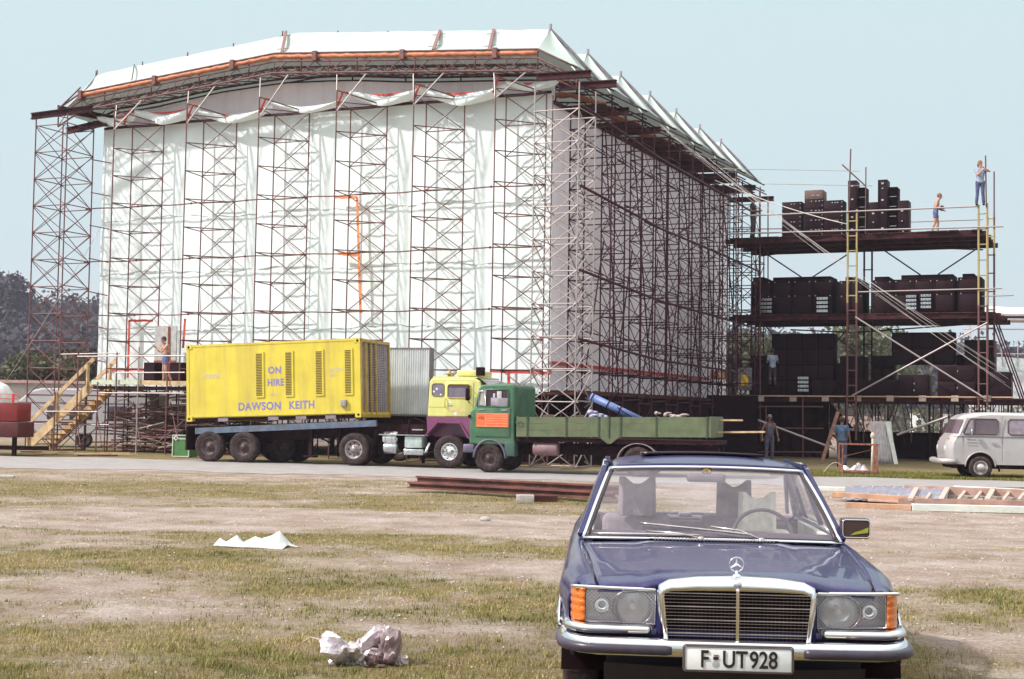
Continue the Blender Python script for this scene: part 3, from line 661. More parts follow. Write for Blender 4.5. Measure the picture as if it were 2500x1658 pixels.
dlow = deck('lowest dark deck of the speaker scaffold just above head height', 1.9, 14.6, 2.62, 0.16)
b = MB()
for k in range(9): px = 1778+k*79; q = W(px, 973, EW-.12); b.box(q, (.28, .06, .24), -TH)
b.build('joist_end', mat('pale_end_wood', (0.42, 0.34, 0.3), 0.8), dlow, world=True)
MB().bar(W(1772, 966, EW-.15), W(2475, 970, EW-.15), 0.04, 0.05).build('edge_board', mat('tan_edge', (0.50, 0.33, 0.22), 0.7), dlow, world=True)
b = MB(); b.bar(W(2155, 575, EW+2), W(2280, 571, EW+2), .5, .03); b.build('new_board', WOOD, dtop, world=True); dtop.children
# ladder frames
def ladder(label, px0, px1, pyt, pyb, e, m_top, m_bot, ysplit, group='ladder frames of the speaker scaffold', rung=0.62):
    a0, a1 = W(px0, pyt, e), W(px1, pyt, e); u0 = (a0-K0).dot(UX); u1 = (a1-K0).dot(UX); zt = a0.z; zb = W(px0, pyb, e).z; zs = W(px0, ysplit, e).z if ysplit else None
    t = thing('ladder_frame', label, 'scaffold ladder', S((u0+u1)/2, e, zb), 0, group)
    for u in (u0, u1):
        if zs: pole('rail', t, S(u, e, zs), S(u, e, zt+.05*(u == u1)), 0.042, m_top); pole('rail', t, S(u, e, zb), S(u, e, zs), 0.042, m_bot)
        else: pole('rail', t, S(u, e, zb), S(u, e, zt), 0.042, m_bot)
    z = zb+0.4
    while z < zt: pole('rung', t, S(u0-.05, e, z), S(u1+.05, e, z), 0.026, m_top if (zs and z > zs) else m_bot); z += rung
    return t
ladder('yellow topped ladder frame at the middle of the speaker scaffold front', 2070, 2092, 515, 1075, EW-.25, YELT, RUST, 740)
ladder('ladder frame at the right corner of the speaker scaffold, its left rail yellow', 2389, 2410, 500, 1000, EW-.25, YELT, RUST, 745)
ladder('outer rust coloured ladder frame beyond the right corner of the speaker scaffold', 2411, 2427, 530, 870, EW+1.3, YELT, RUST, 620, rung=.75)
ladder('dark ladder frame standing between the middle speaker blocks behind the yellow one', 2110, 2129, 605, 1000, EW+2.2, DARKT, DARKT, None, rung=.8)
wt = thing('wing_tubes', 'guard rails, masts and crossed braces of the speaker scaffold', 'scaffold frame', S(7, EW, 2.6))
def wp(n, a, c, e=EW-.3, r=.026, m=GALV, e2=None): return pole(n, wt, W(*a, e), W(*c, e2 if e2 is not None else e), r, m)
wp('guard_rail', (1790, 528), (2388, 504), r=.032); wp('guard_rail', (1780, 571), (2450, 553), r=.034); wp('guard_rail', (2222, 542), (2400, 536), EW+3); wp('guard_rail', (1785, 560), (2100, 556), EW+3)
wp('guard_rail', (2095, 713), (2447, 704), r=.03); wp('guard_rail', (2385, 724), (2475, 721), EW+1)
wp('mast', (2077, 364), (2072, 520), r=.03, m=RUST); wp('mast', (2114, 408), (2113, 570), EW+.5, m=RUST); wp('mast', (2406, 380), (2408, 505), r=.028, m=RUST); wp('mast', (2427, 419), (2427, 560), EW+1.2, .03, RUST)
wp('brace', (2056, 402), (2113, 454), m=RUST, r=.03)
for a, c in (((1862, 614), (1960, 679)), ((2068, 622), (1980, 679)), ((2146, 603), (2248, 672)), ((2402, 596), (2290, 670)), ((1858, 625), (2068, 598)), ((2092, 598), (2400, 610)), ((1930, 805), (2080, 812)), ((2085, 812), (2402, 789)), ((2165, 800), (2200, 830)), ((2035, 817), (2090, 862)), ((2072, 800), (2040, 838)), ((1868, 795), (1885, 815))):
    wp('brace', a, c, EW+1.5, .03, DARKT)
wp('brace', (2088, 774), (2402, 971), EW-.4, .036, GALV); wp('brace', (2080, 966), (2410, 788), EW-.45, .034, GALV)
wp('brace', (1744, 986), (2040, 1097), EW-1.2, .045, GALV); wp('brace', (2190, 1062), (2312, 1018), EW-1.5, .05, GALV)
for px in (2425, 2432, 2438): wp('brace', (px-4, 780), (px+75, 1000), EW+.8, .028, DARKT)
for px, t_, b_, e in ((1875, 480, 770, EW+3), (1856, 456, 1080, EW+.3), (1835, 610, 960, EW+3), (1797, 430, 1090, EW), (1870, 990, 1108, EW-.2), (1960, 968, 1120, EW-.1), (2108, 968, 1080, EW+1), (2300, 968, 1100, EW+.5), (2130, 968, 1080, EW+3), (2225, 975, 1080, EW+2)): wp('standard', (px, t_), (px, b_), e, .028, RUST)
for y in (992, 1045, 1103): wp('ledger', (1790, y), (2010, y+1), EW-.2, .026, RUST)
# square tower at the wing's left end
tower('square_tower', 'slender square scaffold tower where the stage side meets the speaker decks', [S(2.05, EW-.2), S(3.2, EW-.2), S(3.2, EW+1.2), S(2.05, EW+1.2)], 0, [12.2, 9.3, 9.3, 12.2], 'square scaffold towers holding the roof ends', m=DARKT, xr=.018, xfaces=[0, 1])
# speakers
def cabinet(label, px0, py0, px1, py1, e, dep, parts=(), rows=0, group=None, m=BLACKW, dots=None, cat='speaker', lights=0):
    a, c = FP(px0, py0, e), FP(px1, py1, e); u0, u1 = a[0], c[0]; z0, z1 = min(a[1], c[1]), max(a[1], c[1])
    t = thing('speaker_cabinet', label, cat, S((u0+u1)/2, e, z0), -TH, group); w_, h_ = u1-u0, z1-z0
    b = MB(); b.rbox((-w_/2, 0, 0), (w_/2, dep, h_), 0.02); b.build('cabinet', m, t)
    if not rows and w_ > .85 and group and 'blocks' not in group:
        nx_ = max(2, round(w_/.75)); nz_ = max(1, round(h_/.7))
        for a_ in range(nx_):
            b = MB()
            for c_ in range(nz_): x0 = -w_/2+w_*(a_+.06)/nx_; x1 = -w_/2+w_*(a_+.94)/nx_; z0_ = h_*(c_+.06)/nz_; z1_ = h_*(c_+.94)/nz_; b.rbox((x0, -.03, z0_), (x1, .02, z1_), .012)
            b.build('front_panel', BLACKW, t)
    if rows:
        b = MB()
        for k in range(1, rows): b.bb((-w_/2+.01, -.012, h_*k/rows-.008), (w_/2-.01, 0.01, h_*k/rows+.008))
        b.build('seam', BLACK, t)
    if dots:
        b = MB()
        for (x, z, s) in dots: b.bb((w_*x-s, -.02, h_*z-s*.7), (w_*x+s, .005, h_*z+s*.7))
        b.build('handle', SILVER, t)
    return t, w_, h_
def rowdots(rows, xs, extra=()):
    return [(x, (k+.72)/rows, .028) for k in range(rows) for x in xs]+[(x, (k+.5)/(rows*2), .022) for k in range(rows*2) for x in extra]
TB = W(0, 0) if False else None
def yb(px, z=9.42, e=EW): # photo row of a height on the wing
    lo, hi = 0, 1658
    for _ in range(24):
        mid = (lo+hi)/2
        if FP(px, mid, e)[1] > z: lo = mid
        else: hi = mid
    return lo
def spk(label, px0, py0, px1, e, dep, z=9.42, **k): return cabinet(label, px0, py0, px1, yb(px1, z, e), e, dep, **k)
spk('left black speaker stack on the top deck, dotted with silver corners', 1909, 494, 1957, EW+.6, .8, rows=4, dots=rowdots(4, (-.02, .12), (-.46, .42)), group='wide speaker stacks on the top deck')
spk('tallest of the three wide stacks on the top deck', 1964, 486, 2009, EW+.6, .8, rows=4, dots=rowdots(4, (-.12, .12, .3), (.46,)), group='wide speaker stacks on the top deck')
cabinet('worn brown cabinet topping the tallest wide stack', 1964, 465, 2009, 485.5, EW+.6, .8, m=mat('worn_brown_cabinet', (0.17, 0.10, 0.085), .7, 0, .3, 20), dots=[(-.08, .4, .03), (.02, .4, .03), (.2, .4, .03), (.28, .4, .03)])
spk('right wide speaker stack on the top deck beside the yellow ladder', 2011, 490, 2058, EW+.6, .8, rows=4, dots=rowdots(4, (-.05, .1, .22), (.44,)), group='wide speaker stacks on the top deck')
spk('tall narrow speaker column behind the yellow ladder top', 2070, 441, 2091, EW+.9, .7, rows=2, dots=[(0, .9, .05), (0, .66, .05), (0, .34, .05), (0, .12, .05)], group='tall narrow speaker columns')
spk('tall narrow speaker column right of the mast, highest of all', 2143, 439, 2166, EW+.9, .7, rows=2, dots=[(0, .93, .05), (0, .84, .03), (0, .63, .05), (0, .4, .04), (0, .12, .05)], group='tall narrow speaker columns')
for lb, a, t_, c in (('open horn speaker column just right of the thin mast', 2093, 458, 2114), ('open horn speaker column between the highest column and right stack', 2168, 457, 2191)):
    t, w_, h_ = spk(lb, a, t_, c, EW+1.3, .7, group='open horn columns', m=BLACK)
    for k in range(1, 5):
        b = MB(); b.bb((-w_*.38, -.03, h_*k/5-.012), (w_*.38, -.005, h_*k/5+.012)); b.build('shelf_edge', SILVER, t)
spk('short black speaker stack left of the highest column', 2121, 494, 2143, EW+1.0, .7, rows=3, dots=[(0, .66, .05), (0, .4, .03)], group='short stacks beside the highest column')
spk('short black speaker stack at the right end of the top deck row', 2192, 490, 2218, EW+1.0, .7, rows=3, dots=[(-.1, .7, .05), (-.1, .4, .03), (0, .1, .03)], group='short stacks beside the highest column')
def silverrack(label, px0, py0, px1, py1, e):
    a, c = FP(px0, py0, e), FP(px1, py1, e); w_ = c[0]-a[0]; h_ = a[1]-c[1]
    t = thing('horn_rack', label, 'speaker', S((a[0]+c[0])/2, e, c[1]), -TH, 'silver fronted racks among the black cabinets')
    MB().bb((-w_/2, 0, 0), (w_/2, .3, h_)).build('case', BLACK, t)
    for k in range(4):
        b = MB(); z = h_*(k+.5)/4; b.bb((-w_*.46, -.03, z-h_*.075), (w_*.46, 0.01, z+h_*.075)); o = b.build('panel', SILVER, t)
        b = MB(); [b.lathe([(0.001, -.01), (.018, 0), (.02, -.006)], (x*w_, -.035, z), (0, 1, 0), 8) for x in (-.3, 0, .3)]; b.build('driver', BLACK, o)
# middle level
def block(label, px0, py0, px1, z, e, dep, top=(), group='black cabinet blocks on the middle deck', n=4, m=BLACK):
    t, w_, h_ = cabinet(label, px0, py0, px1, yb(px1, z, e), e, dep, group=group, m=m)
    b = MB()
    for x0, x1, dh in top: b.rbox((w_*x0, 0.02, h_-.03), (w_*x1, dep*.9, h_+dh), .02)
    if top: b.build('upper_cabinet', m, t)
    for k in range(n):
        b = MB(); x0 = -w_/2+w_*(k+.08)/n; x1 = -w_/2+w_*(k+.92)/n; b.rbox((x0, -.03, h_*.05), (x1, .02, h_*.52), .015); b.build('front_panel', BLACKW, t)
        b = MB(); b.rbox((x0+.02, -.02, h_*.56), (x1-.02, .02, h_*.93), .012); b.build('upper_panel', BLACKW, t)
        b = MB(); [b.bb((x-.02, -.04, z-.02), (x+.02, -.02, z+.02)) for x in (x0+.06, x1-.06) for z in (h_*.54, h_*.94)]; b.build('metal_corners', SILVER, t)
    return t
ZM = 6.10
block('long black cabinet block at the left of the middle deck with two silver racks', 1836, 686, 2034, ZM, EW+.9, 1.6, [(-.49, -.35, .16), (-.24, .47, .13)])
block('small black cabinet block on the middle deck behind the yellow ladder', 2049, 686, 2108, ZM, EW+.9, 1.4, [(-.25, .2, .16)], n=2)
block('long black cabinet block on the middle deck right of the dark ladder', 2131, 684, 2331, ZM, EW+.9, 1.6, [(-.48, -.3, .14), (-.15, .48, .18)])
block('narrow black cabinet block at the right end of the middle deck', 2338, 677, 2396, ZM, EW+.9, 1.4, [(-.3, .2, .14)], n=1)
silverrack('silver rack at the far left of the middle deck', 1858, 727, 1885, 765, EW+.75); silverrack('bright silver rack at the right edge of the left cabinet block', 1993, 724, 2022, 764, EW+.75)
silverrack('silver rack, left of the close pair on the middle deck', 2211, 719, 2238, 757, EW+.75); silverrack('silver rack, right of the close pair on the middle deck', 2247, 717, 2274, 754, EW+.75)
# low level
ZL = 2.64; G3 = 'black cabinets and panels on the lowest deck'
for lb, a, t_, c, e, d in (('huge square black panel at the left of the lowest deck', 1884, 815, 2035, EW+1.2, .8), ('black cabinet left of the huge left panel on lowest deck', 1831, 868, 1884, EW+1.0, 1.2),
                        ('black cabinet wall stepped up right of the huge left panel', 2050, 870, 2108, EW+1.2, 1.2), ('lower black cabinet between the ladders on the lowest deck', 2042, 887, 2070, EW+1.1, 1.2)):
    cabinet(lb, a, t_, c, yb(c, ZL, e), e, d, group=G3, m=BLACK)
cabinet('wide black panel hung above the lit cabinets, right half of lowest deck', 2177, 812, 2330, 890, EW+1.4, .7, group=G3, m=BLACK)
for lb, a, t_, c, e in (('low dark cabinet row left of the lit amplifier rack', 2108, 928, 2192, EW+1.1), ('dark amplifier cabinet with white labels under the hung panel', 2193, 915, 2268, EW+.7), ('broad amplifier cabinet with a row of white labels near right ladder', 2289, 892, 2382, EW+.7),
                     ('tall black cabinet behind the right ladder on the lowest deck', 2354, 830, 2428, EW+1.6), ('black cabinet at the far right end of the lowest deck', 2416, 908, 2468, EW+.7), ('low black cabinet under the huge left panel at its right', 1982, 928, 2036, EW+.7)):
    dots = None
    if 'labels' in lb: dots = [(-.35+.2*k, .82 if 'broad' in lb else .6, .05) for k in range(4)]+[(-.4+.22*k, .3, .045) for k in range(4)]
    cabinet(lb, a, t_, c, yb(c, ZL, e), e, 1.0, group=G3, m=BLACKW, dots=dots)
silverrack('silver rack standing at the foot of the huge left panel', 1947, 918, 1975, 958, EW+.6)
cabinet('stepped black cabinet with cloth draped over it behind the crossed braces', 2130, 868, 2180, 930, EW+2, 1, group=G3, m=BLACK)
cabinet('low black cabinet behind the crossed braces by the right ladder', 2335, 866, 2360, 900, EW+1.9, 1, group=G3, m=BLACK)
o = thing('orange_case', 'small orange case on the lowest deck beside the stage end', 'case', W(1752, 926, EW+.3), -TH); MB().rbox((-.33, 0, 0), (.33, .4, .36), .02).build('body', ORANGE, o); MB().bb((.02, -.02, .06), (.3, .01, .3)).build('label_plate', mat('cream', (.75, .6, .45)), o)
o = thing('leaning_board', 'grey speckled board leaning at the left end of the lowest deck', 'board', W(1818, 952, EW+.1), -TH); MB().bb((-.3, 0, 0), (.3, .05, .95)).build('board', mat('speckled_board', (.28, .25, .27), .8, 0, .5, 20), o)
b = MB(); b.grid(lambda i, j: (-.15+.3*i/6+.01*sin(j), -.04-.03*sin(i*1.3+j), .15+.5*j/6), 7, 7); tag(solid(b.build('yellow_jacket', mat('yellow_cloth', (.8, .5, .05), .8)), .02), 'yellow jacket hung on the speckled board', 'jacket'); o2 = bpy.data.objects['yellow_jacket']; o2.location = W(1818, 952, EW+.05); o2.rotation_euler = (0, 0, -TH)
for k in range(3):
    b = MB(); b.lathe([(.001, 0), (.06, .0), (.07, .02), (.06, .14), (.03, .18), (.001, .18)], (0, 0, 0), (0, 0, 1), 10); o = b.build('white_pot', mat('white_pot', (.8, .76, .72))); o.location = W(1803+k*11, 963, EW+.15); tag(o, 'small white pot, %s of the three in a row below the speckled board' % ('leftmost', 'middle', 'rightmost')[k], 'pot', 'row of three white pots')
# black drapes under the lowest deck
ub = thing('black_drape', 'black drape hanging below the lowest speaker deck', 'drape', S(4, EW+.6, 0))
b = MB()
def P(i, j): u = 1.6+4.6*i/40; z = 0.05+2.4*j/6; return S(u, EW+.6+.08*sin(u*5)+.04*sin(u*13), z)
b.grid(P, 41, 7); b.prism([S(6.2, EW+.6, 2.4), S(6.2, EW+.6, 1.3), S(7.2, EW+.62, 1.3)][::-1], EX*0.03)
def P2(i, j): u = 6.2+7.6*i/60; z = 0.02+1.15*j/4; return S(u, EW+2.6+.08*sin(u*5), z)
b.grid(P2, 61, 5); b.build('cloth', BLACK, ub, world=True)
b = MB()
for k in range(30): u = 6.0+7.5*rr.random(); e = EW+rr.random()*4; b.tube([S(u, e, 0), S(u+.02, e, 2.45)], .026, 5)
for k in range(26): u = 6+6.5*rr.random(); e = EW+rr.random()*4; b.tube([S(u, e, rr.random()), S(u+rr.uniform(-1, 1), e, 2.4)], .02, 5)
tag(b.build('under_deck_posts', DARKT), 'dark posts and braces crowding under the lowest speaker deck', 'scaffold posts')
# chain link fence behind
fn = thing('chain_fence', 'chain link fence seen through the gap under the speaker deck', 'fence', S(10, EW+8, 0))
b = MB(); u0, u1 = 5.5, 16.5
for k in range(int((u1-u0+2.2)/0.13)):
    u = u0-2.2+k*.13; b.tube([S(max(u0, u), EW+8, max(0, u0-u)), S(min(u+2.2, u1), EW+8, 2.2)], .009, 3, cap=False); b.tube([S(max(u0, u), EW+8, 2.2-max(0, u0-u)), S(min(u+2.2, u1), EW+8, 0)], .009, 3, cap=False)
b.build('mesh', GALV, fn, world=True)
for k in range(7):
    u = u0+k*1.83; pole('post', fn, S(u, EW+8, 0), S(u, EW+8, 2.3), .03, GALV)
# people on the wing
def hold_drum(t, J): MB().ball((.02, -.26, 1.12), (.16, .10, .12)).build('bundle', WOODD, t)
u, z = FP(2393, 503, EW-.3); person('man in blue vest and jeans standing highest on the right ladder, gripping a mast', S(u, EW-.3, z+.02), R(-8), dict(wr=(.10, -.20, 1.48), er=(.33, -.14, 1.34), wl=(.04, -.24, 1.36), el=(-.12, -.2, 1.2), look=(.6, -.8, 0), kr=(.1, -.02, .5), ar=(.13, 0, .09), al=(-.14, 0, .09)), SKIN, HAIRB, trousers=DENIM, top=SHIRTB, H=1.80, hairlen=.02)
u, z = FP(2284, 565, EW+1.4); person('bare-chested man in blue shorts walking on the top deck towards the right', S(u, EW+1.4, 9.42), R(75), dict(wr=(.03, -.30, 1.04), wl=(-.12, -.28, 1.05), er=(.24, .0, 1.15), el=(-.25, 0, 1.15), che=(0, -.05, 1.28), nek=(0, -.1, 1.47), hed=(0, -.17, 1.62), sr=(.18, -.08, 1.42), sl=(-.18, -.08, 1.42), kr=(.1, -.10, .5), ar=(.11, -.1, .09), kl=(-.1, .02, .5), al=(-.11, .15, .1)), SKIN, HAIRB, shorts=DENIML, H=1.76, hold=hold_drum)
u, z = FP(1838, 578, EW+.5); person('dark silhouetted man standing at the left end of the top deck under the eaves', S(u, EW+.5, 9.42), R(60), dict(wr=(.2, -.25, 1.2), wl=(-.15, -.3, 1.15)), SKIND, HAIR, trousers=mat('dark_trousers', (.06, .035, .04)), top=mat('black_shirt', (.02, .010, .014)), H=1.80)
u, z = FP(1887, 966, EW+.7); person('man in pale blue shirt with his back turned on the lowest deck', S(u, EW+.6, 2.66+.36), R(180), dict(wr=(.12, -.3, 1.3), wl=(-.1, -.3, 1.3)), SKIND, HAIR, trousers=mat('dark_trousers', (.05, .03, .035)), top=SHIRTB, H=1.62)
MB().rbox((-.4, -.3, 0), (.4, .3, .36), .02).build('step_box', BLACK); o = bpy.data.objects['step_box']; o.location = S(u, EW+.6, 2.66); o.rotation_euler = (0, 0, -TH); tag(o, 'low black box the man in pale blue shirt stands on', 'box')
g = gnd(1878, 1128); person('bare-armed man in dark overalls, cap and sunglasses facing the camera behind the blue car', (g.x, g.y, 0), R(5), dict(wr=(.31, -.08, .90), wl=(-.30, -.08, .90), er=(.29, .0, 1.15), el=(-.29, .0, 1.15)), SKIND, HAIR, trousers=mat('overall_cloth', (.10, .085, .13), .85, 0, .3, 12), bib=True, H=1.80, cap_=mat('grey_cap', (.2, .18, .22)), glasses=True)
g = gnd(2055, 1140); person('man in blue working clothes seen from behind beside the leaning plank', (g.x, g.y, 0), R(165), dict(wr=(.2, -.2, 1.0), wl=(-.28, -.05, .95)), SKIND, HAIR, trousers=mat('navy_cloth', (.05, .06, .12)), top=mat('blue_work_cloth', (.07, .12, .21), .85, 0, .2, 7), H=1.76)
# ================================================================ LORRIES, BUS
ALF = R(16.5); C0 = Vector((-4.60, 43.8, 0))
TX = Vector((cos(ALF), -sin(ALF), 0)); TY = Vector((sin(ALF), cos(ALF), 0))
def T(x, y, z=0.0): return C0+TX*x+TY*y+Vector((0, 0, z))
def TP(px, py, yo=0.0):
    d = ray(px, py); t = (yo-(CAMP-C0).dot(TY))/d.dot(TY); p = CAMP+d*t; return (p-C0).dot(TX), p.z
YEL = mat('yellow_paint', (0.70, 0.56, 0.06), 0.42, 0, 0.06, 1.2, bump=0.35, bscale=1.6, dirt=(0.42, 0.30, 0.11), dfac=0.6, streak=True)
YELD = mat('deep_yellow_paint', (0.50, 0.34, 0.05), 0.5, 0, 0.15, 3, dirt=(0.25, 0.12, 0.04), dfac=0.7)  # darker yellow with brown blotches, for container end and cab crease
PALEY = mat('pale_yellow_paint', (0.68, 0.66, 0.22), 0.3, 0, 0.04, 1.5, coat=0.4, dirt=(0.40, 0.34, 0.20), dfac=0.5, streak=True)
PURP = mat('purple_paint', (0.21, 0.055, 0.14), 0.3, 0, 0.08, 2, coat=0.4)
LILAC = mat('lilac_lettering', (0.24, 0.21, 0.46), 0.5)
FAINT = mat('faded_lettering', (0.62, 0.52, 0.34), 0.6)
GREENC = mat('green_cab_paint', (0.052, 0.165, 0.085), 0.35, 0, 0.15, 2.5, coat=0.3, dirt=(0.13, 0.12, 0.09), dfac=0.75, streak=True)
GREENB = mat('olive_green_boards', (0.115, 0.145, 0.072), 0.6, 0, 0.15, 2.5, dirt=(0.11, 0.10, 0.06), dfac=0.7)
CHAS = mat('dark_chassis', (0.028, 0.009, 0.012), 0.7, 0, 0.3, 5); CHAS.node_tree.nodes['Principled BSDF'].inputs['Specular IOR Level'].default_value = 0.12
BLUEC = mat('worn_blue_steel', (0.11, 0.15, 0.215), 0.5, 0, 0.15, 4, dirt=(0.13, 0.08, 0.09), dfac=0.9)
GLS = glassmat('vehicle_glass', (0.55, 0.56, 0.60), 0.10, 0.16, dustcol=(0.30, 0.25, 0.30))
GREYR = mat('grey_rim_paint', (0.33, 0.29, 0.29), 0.45, 0.2, 0.2, 9, dirt=(0.14, 0.08, 0.07), dfac=0.7)
DARKR = mat('dark_rim_paint', (0.075, 0.04, 0.042), 0.6, 0, 0.3, 9)
SILR = mat('silver_rim_paint', (0.60, 0.60, 0.58), 0.3, 0.4, 0.1, 9)
def wheel(parent, c, r, w_, rimm, hub='holes', axis=(0, -1, 0), rr=0.56, tread=True, M=None, name='wheel'):
    ax = Vector(axis)
    b = MB(); h = w_/2; ri = r*rr
    prof = [(ri, -h*.8), (ri+.03, -h), (r*.86, -h), (r*.965, -h*.86), (r, -h*.7), (r, h*.7), (r*.965, h*.86), (r*.86, h), (r*.80, h*1.02), (ri+.05, h*.98), (ri+.015, h*.9), (ri, h*.78)]
    b.lathe(prof, c, ax, 72 if tread else 48, notch={3: .018, 6: .022, 4: .014, 5: .016} if tread else None)
    o = b.build(name, RUBBER, parent)
    b = MB(); b.lathe([(ri+.01, h*.85), (ri, h*.88), (ri*.93, h*.86), (ri*.88, h*.45), (ri*.55, h*.35), (ri*.42, h*.62), (ri*.33, h*.66), (ri*.28, h*.9), (.001, h*.95)], c, ax, 32)
    q = b.build('rim', rimm, o)
    b = MB(); x = ax.cross(Vector((0, 0, 1))).normalized(); y = ax.cross(x); n = 10 if hub == 'nuts' else 8; cc = Vector(c)
    for k in range(n):
        t = 2*pi*k/n; d = x*cos(t)+y*sin(t)
        if hub == 'holes': b.lathe([(ri*.12, 0), (.001, 0.001)], cc+ax*(h*.44)+d*ri*.70, ax, 8)
        b.lathe([(ri*.05, 0), (ri*.05, .03), (.001, .03)], cc+ax*(h*.60)+d*ri*.37*(1.0), ax, 6)
        if hub == 'nuts': b.lathe([(ri*.07, 0), (.001, 0.001)], cc+ax*(h*.47)+d*ri*.74, ax, 8)
    b.build('wheel_nuts', DARKR, q); return o
# ---- semi-trailer with blue side rail
tr = thing('flatbed_trailer', 'long dark semi-trailer with worn blue side rail, carrying the yellow container', 'trailer', T(-3, 0), -ALF)
L = lambda x, y, z: (x+3, y, z)          # local coords relative to empty
tl = 2.45/6.0/6.0
def zt(x): return 1.44+0.053*x           # top of the tilted chassis
b = MB(); b.bar(L(-5.7, .08, zt(-5.7)-.17), L(.48, .08, zt(.48)-.14), .10, .19); b.build('side_rail', BLUEC, tr)
b = MB(); b.bar(L(-6.3, 2.3, zt(-6.3)-.13), L(.48, 2.3, zt(.48)-.14), .10, .26)
for y in (.75, 1.65): b.bar(L(-6.3, y, zt(-6.3)-.35), L(2.0, y, zt(1)-.33), .14, .36)
for k in range(12): x = -6.2+k*.58; b.bar(L(x, .1, zt(x)-.2), L(x, 2.3, zt(x)-.2), .09, .14)
b.bb(L(-6.1, .15, .35), L(-6.05, 2.3, 1.1)); b.build('chassis', CHAS, tr)
b = MB(); b.bb(L(-4.6, .5, .42), L(-4.4, 2, .56)); b.bb(L(-5.3, .5, .42), L(-5.1, 2, .56))
b.box(L(-4.6, 1.2, .75), (1.9, 1.3, .3)); b.build('axles', CHAS, tr)
wheel(tr, L(-5.2, .16, .50), .50, .30, DARKR); wheel(tr, L(-3.99, .16, .50), .50, .30, DARKR)
wheel(tr, L(-5.2, 2.3, .50), .50, .30, DARKR); wheel(tr, L(-3.99, 2.3, .50), .50, .30, DARKR); wheel(tr, L(-3.1, 2.2, .50), .50, .30, DARKR); wheel(tr, L(-3.3, 1.4, .50), .50, .30, DARKR)
b = MB(); b.bb(L(-1.86, .25, .28), L(-1.74, .37, 1.3)); b.bb(L(-1.98, .16, .22), L(-1.62, .46, .28)); b.bb(L(-1.86, 1.9, .28), L(-1.74, 2.02, 1.3)); b.bar(L(-1.8, .3, 1.0), L(-1.8, 2, .6), .04, .04); b.build('landing_leg', CHAS, tr)
b = MB(); b.bar(L(.0, 1.2, 1.15), L(.3, 1.2, 1.15), 1.0, .1); b.lathe([(.001, 0), (.12, 0), (.12, -.2)], L(.2, 1.2, 1.1), (0, 0, 1), 12); b.build('coupling', CHAS, tr)
b = MB(); b.grid(lambda i, j: L(-.83+.02*j, .1+.3*i/3, .3+.85*j/5), 4, 6); solid(b.build('mudflap', BLACK, tr), .02)
b = MB(); b.bar(L(-6.1, .2, .4), L(-6.1, 2.2, .4), .06, .1); b.build('rear_bar', CHAS, tr)
# ---- yellow generator container
ANG = math.atan(.040)
yc = thing('generator_container', 'bright yellow generator container lettered ON HIRE on the long trailer', 'container', T(0, 0, 1.50), -ALF)
yc.rotation_euler = (0, -ANG, -ALF)
W_, H_ = 5.98, 2.43
b = MB(); b.bb((-W_+.0, 0, .16), (0, .04, H_)); b.bb((-W_, 2.40, .0), (0, 2.44, H_)); b.bb((-W_, .04, H_-.04), (0, 2.40, H_)); b.bb((-W_, .04, .1), (0, 2.40, .16)); b.bb((-W_, .04, .16), (-W_+.04, 2.40, H_-.04))
b.build('shell', YEL, yc)
b = MB(); b.bb((-W_-.004, -.012, H_-.06), (.004, .03, H_+.012)); b.bb((-W_-.004, -.010, .13), (.004, .03, .19))
for x in (-W_+.04, -.045): b.bb((x-.045, -.014, .16), (x+.045, .02, H_))
b.build('edge_frame', YEL, yc)
b = MB()
for x in (-W_+.09, -.09):
    b.bb((x-.10, -.02, 0), (x+.10, .2, .17)); b.bb((x-.10, -.02, H_-.12), (x+.10, .2, H_+.02))
b.build('corner_casting', YEL, yc)
b = MB()
for x in (-W_+.08, -.08):
    for z in (.085, H_-.06): b.lathe([(.04, 0), (.001, .0005)], (x, -.024, z), (0, -1, 0), 10)
b.build('casting_hole', BLACK, yc)
for k, px in enumerate((639, 711, 785, 856)):
    a = TP(px-8, 900); x0, x1 = TP(px-10, 900)[0], TP(px+10, 900)[0]-.02
    zb, zt_ = .70, 2.14
    b = MB(); b.bb((x0, -.03, zb), (x1+.02, 0, zt_)); o = b.build('louvre_panel', YEL, yc)
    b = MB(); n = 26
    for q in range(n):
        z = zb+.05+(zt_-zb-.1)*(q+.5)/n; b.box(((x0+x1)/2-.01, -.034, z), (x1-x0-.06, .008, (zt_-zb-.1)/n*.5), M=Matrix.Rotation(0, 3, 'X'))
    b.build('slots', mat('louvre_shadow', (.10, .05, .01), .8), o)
rt = (pi/2, 0, 0)
def TL(px, py): x, z = TP(px, py); return x, (z-1.50-x*.0400)   # photo point on the container side, local
for s_, px, py, sz, sx, m in (('ON', 658.5, 912, .30, .92, LILAC), ('HIRE', 655.5, 942, .30, .86, LILAC), ('DAWSON', 582, 1002, .34, .92, LILAC), ('KEITH', 706, 998, .34, .88, LILAC)):
    x, z = TL(px, py); text(s_, sz, (x, -.003, z), rt, m, yc, extrude=.0015, sx=sx, off=.0105, sp=1.10)
for s_, px, py, sz, sx in (('Rental.', 499, 925, .30, .75), ('CASKO', 806, 907, .15, 1.0), ('350', 808, 920, .15, 1.0), ('1504', 661, 966, .12, 1.0)):
    x, z = TL(px, py); o = text(s_, sz, (x, -.003, z), rt, FAINT, yc, extrude=.002, sx=sx, off=.003)
x, z = TL(841, 985); b = MB(); b.rbox((x-.08, -.09, z-.10), (x+.10, 0, z+.11), .01); b.build('junction_box', mat('grey_box', (.30, .27, .28), .6), yc)
b = MB()
for y in (.03, .42, .85, 1.25, 2.41): b.bb((-.02, y-.03, 0), (.03, y+.03, H_))
b.bb((-.02, 0, H_-.09), (.03, 2.44, H_)); b.bb((-.02, 0, 0), (.03, 2.44, .1)); b.build('end_frame', YELD, yc)
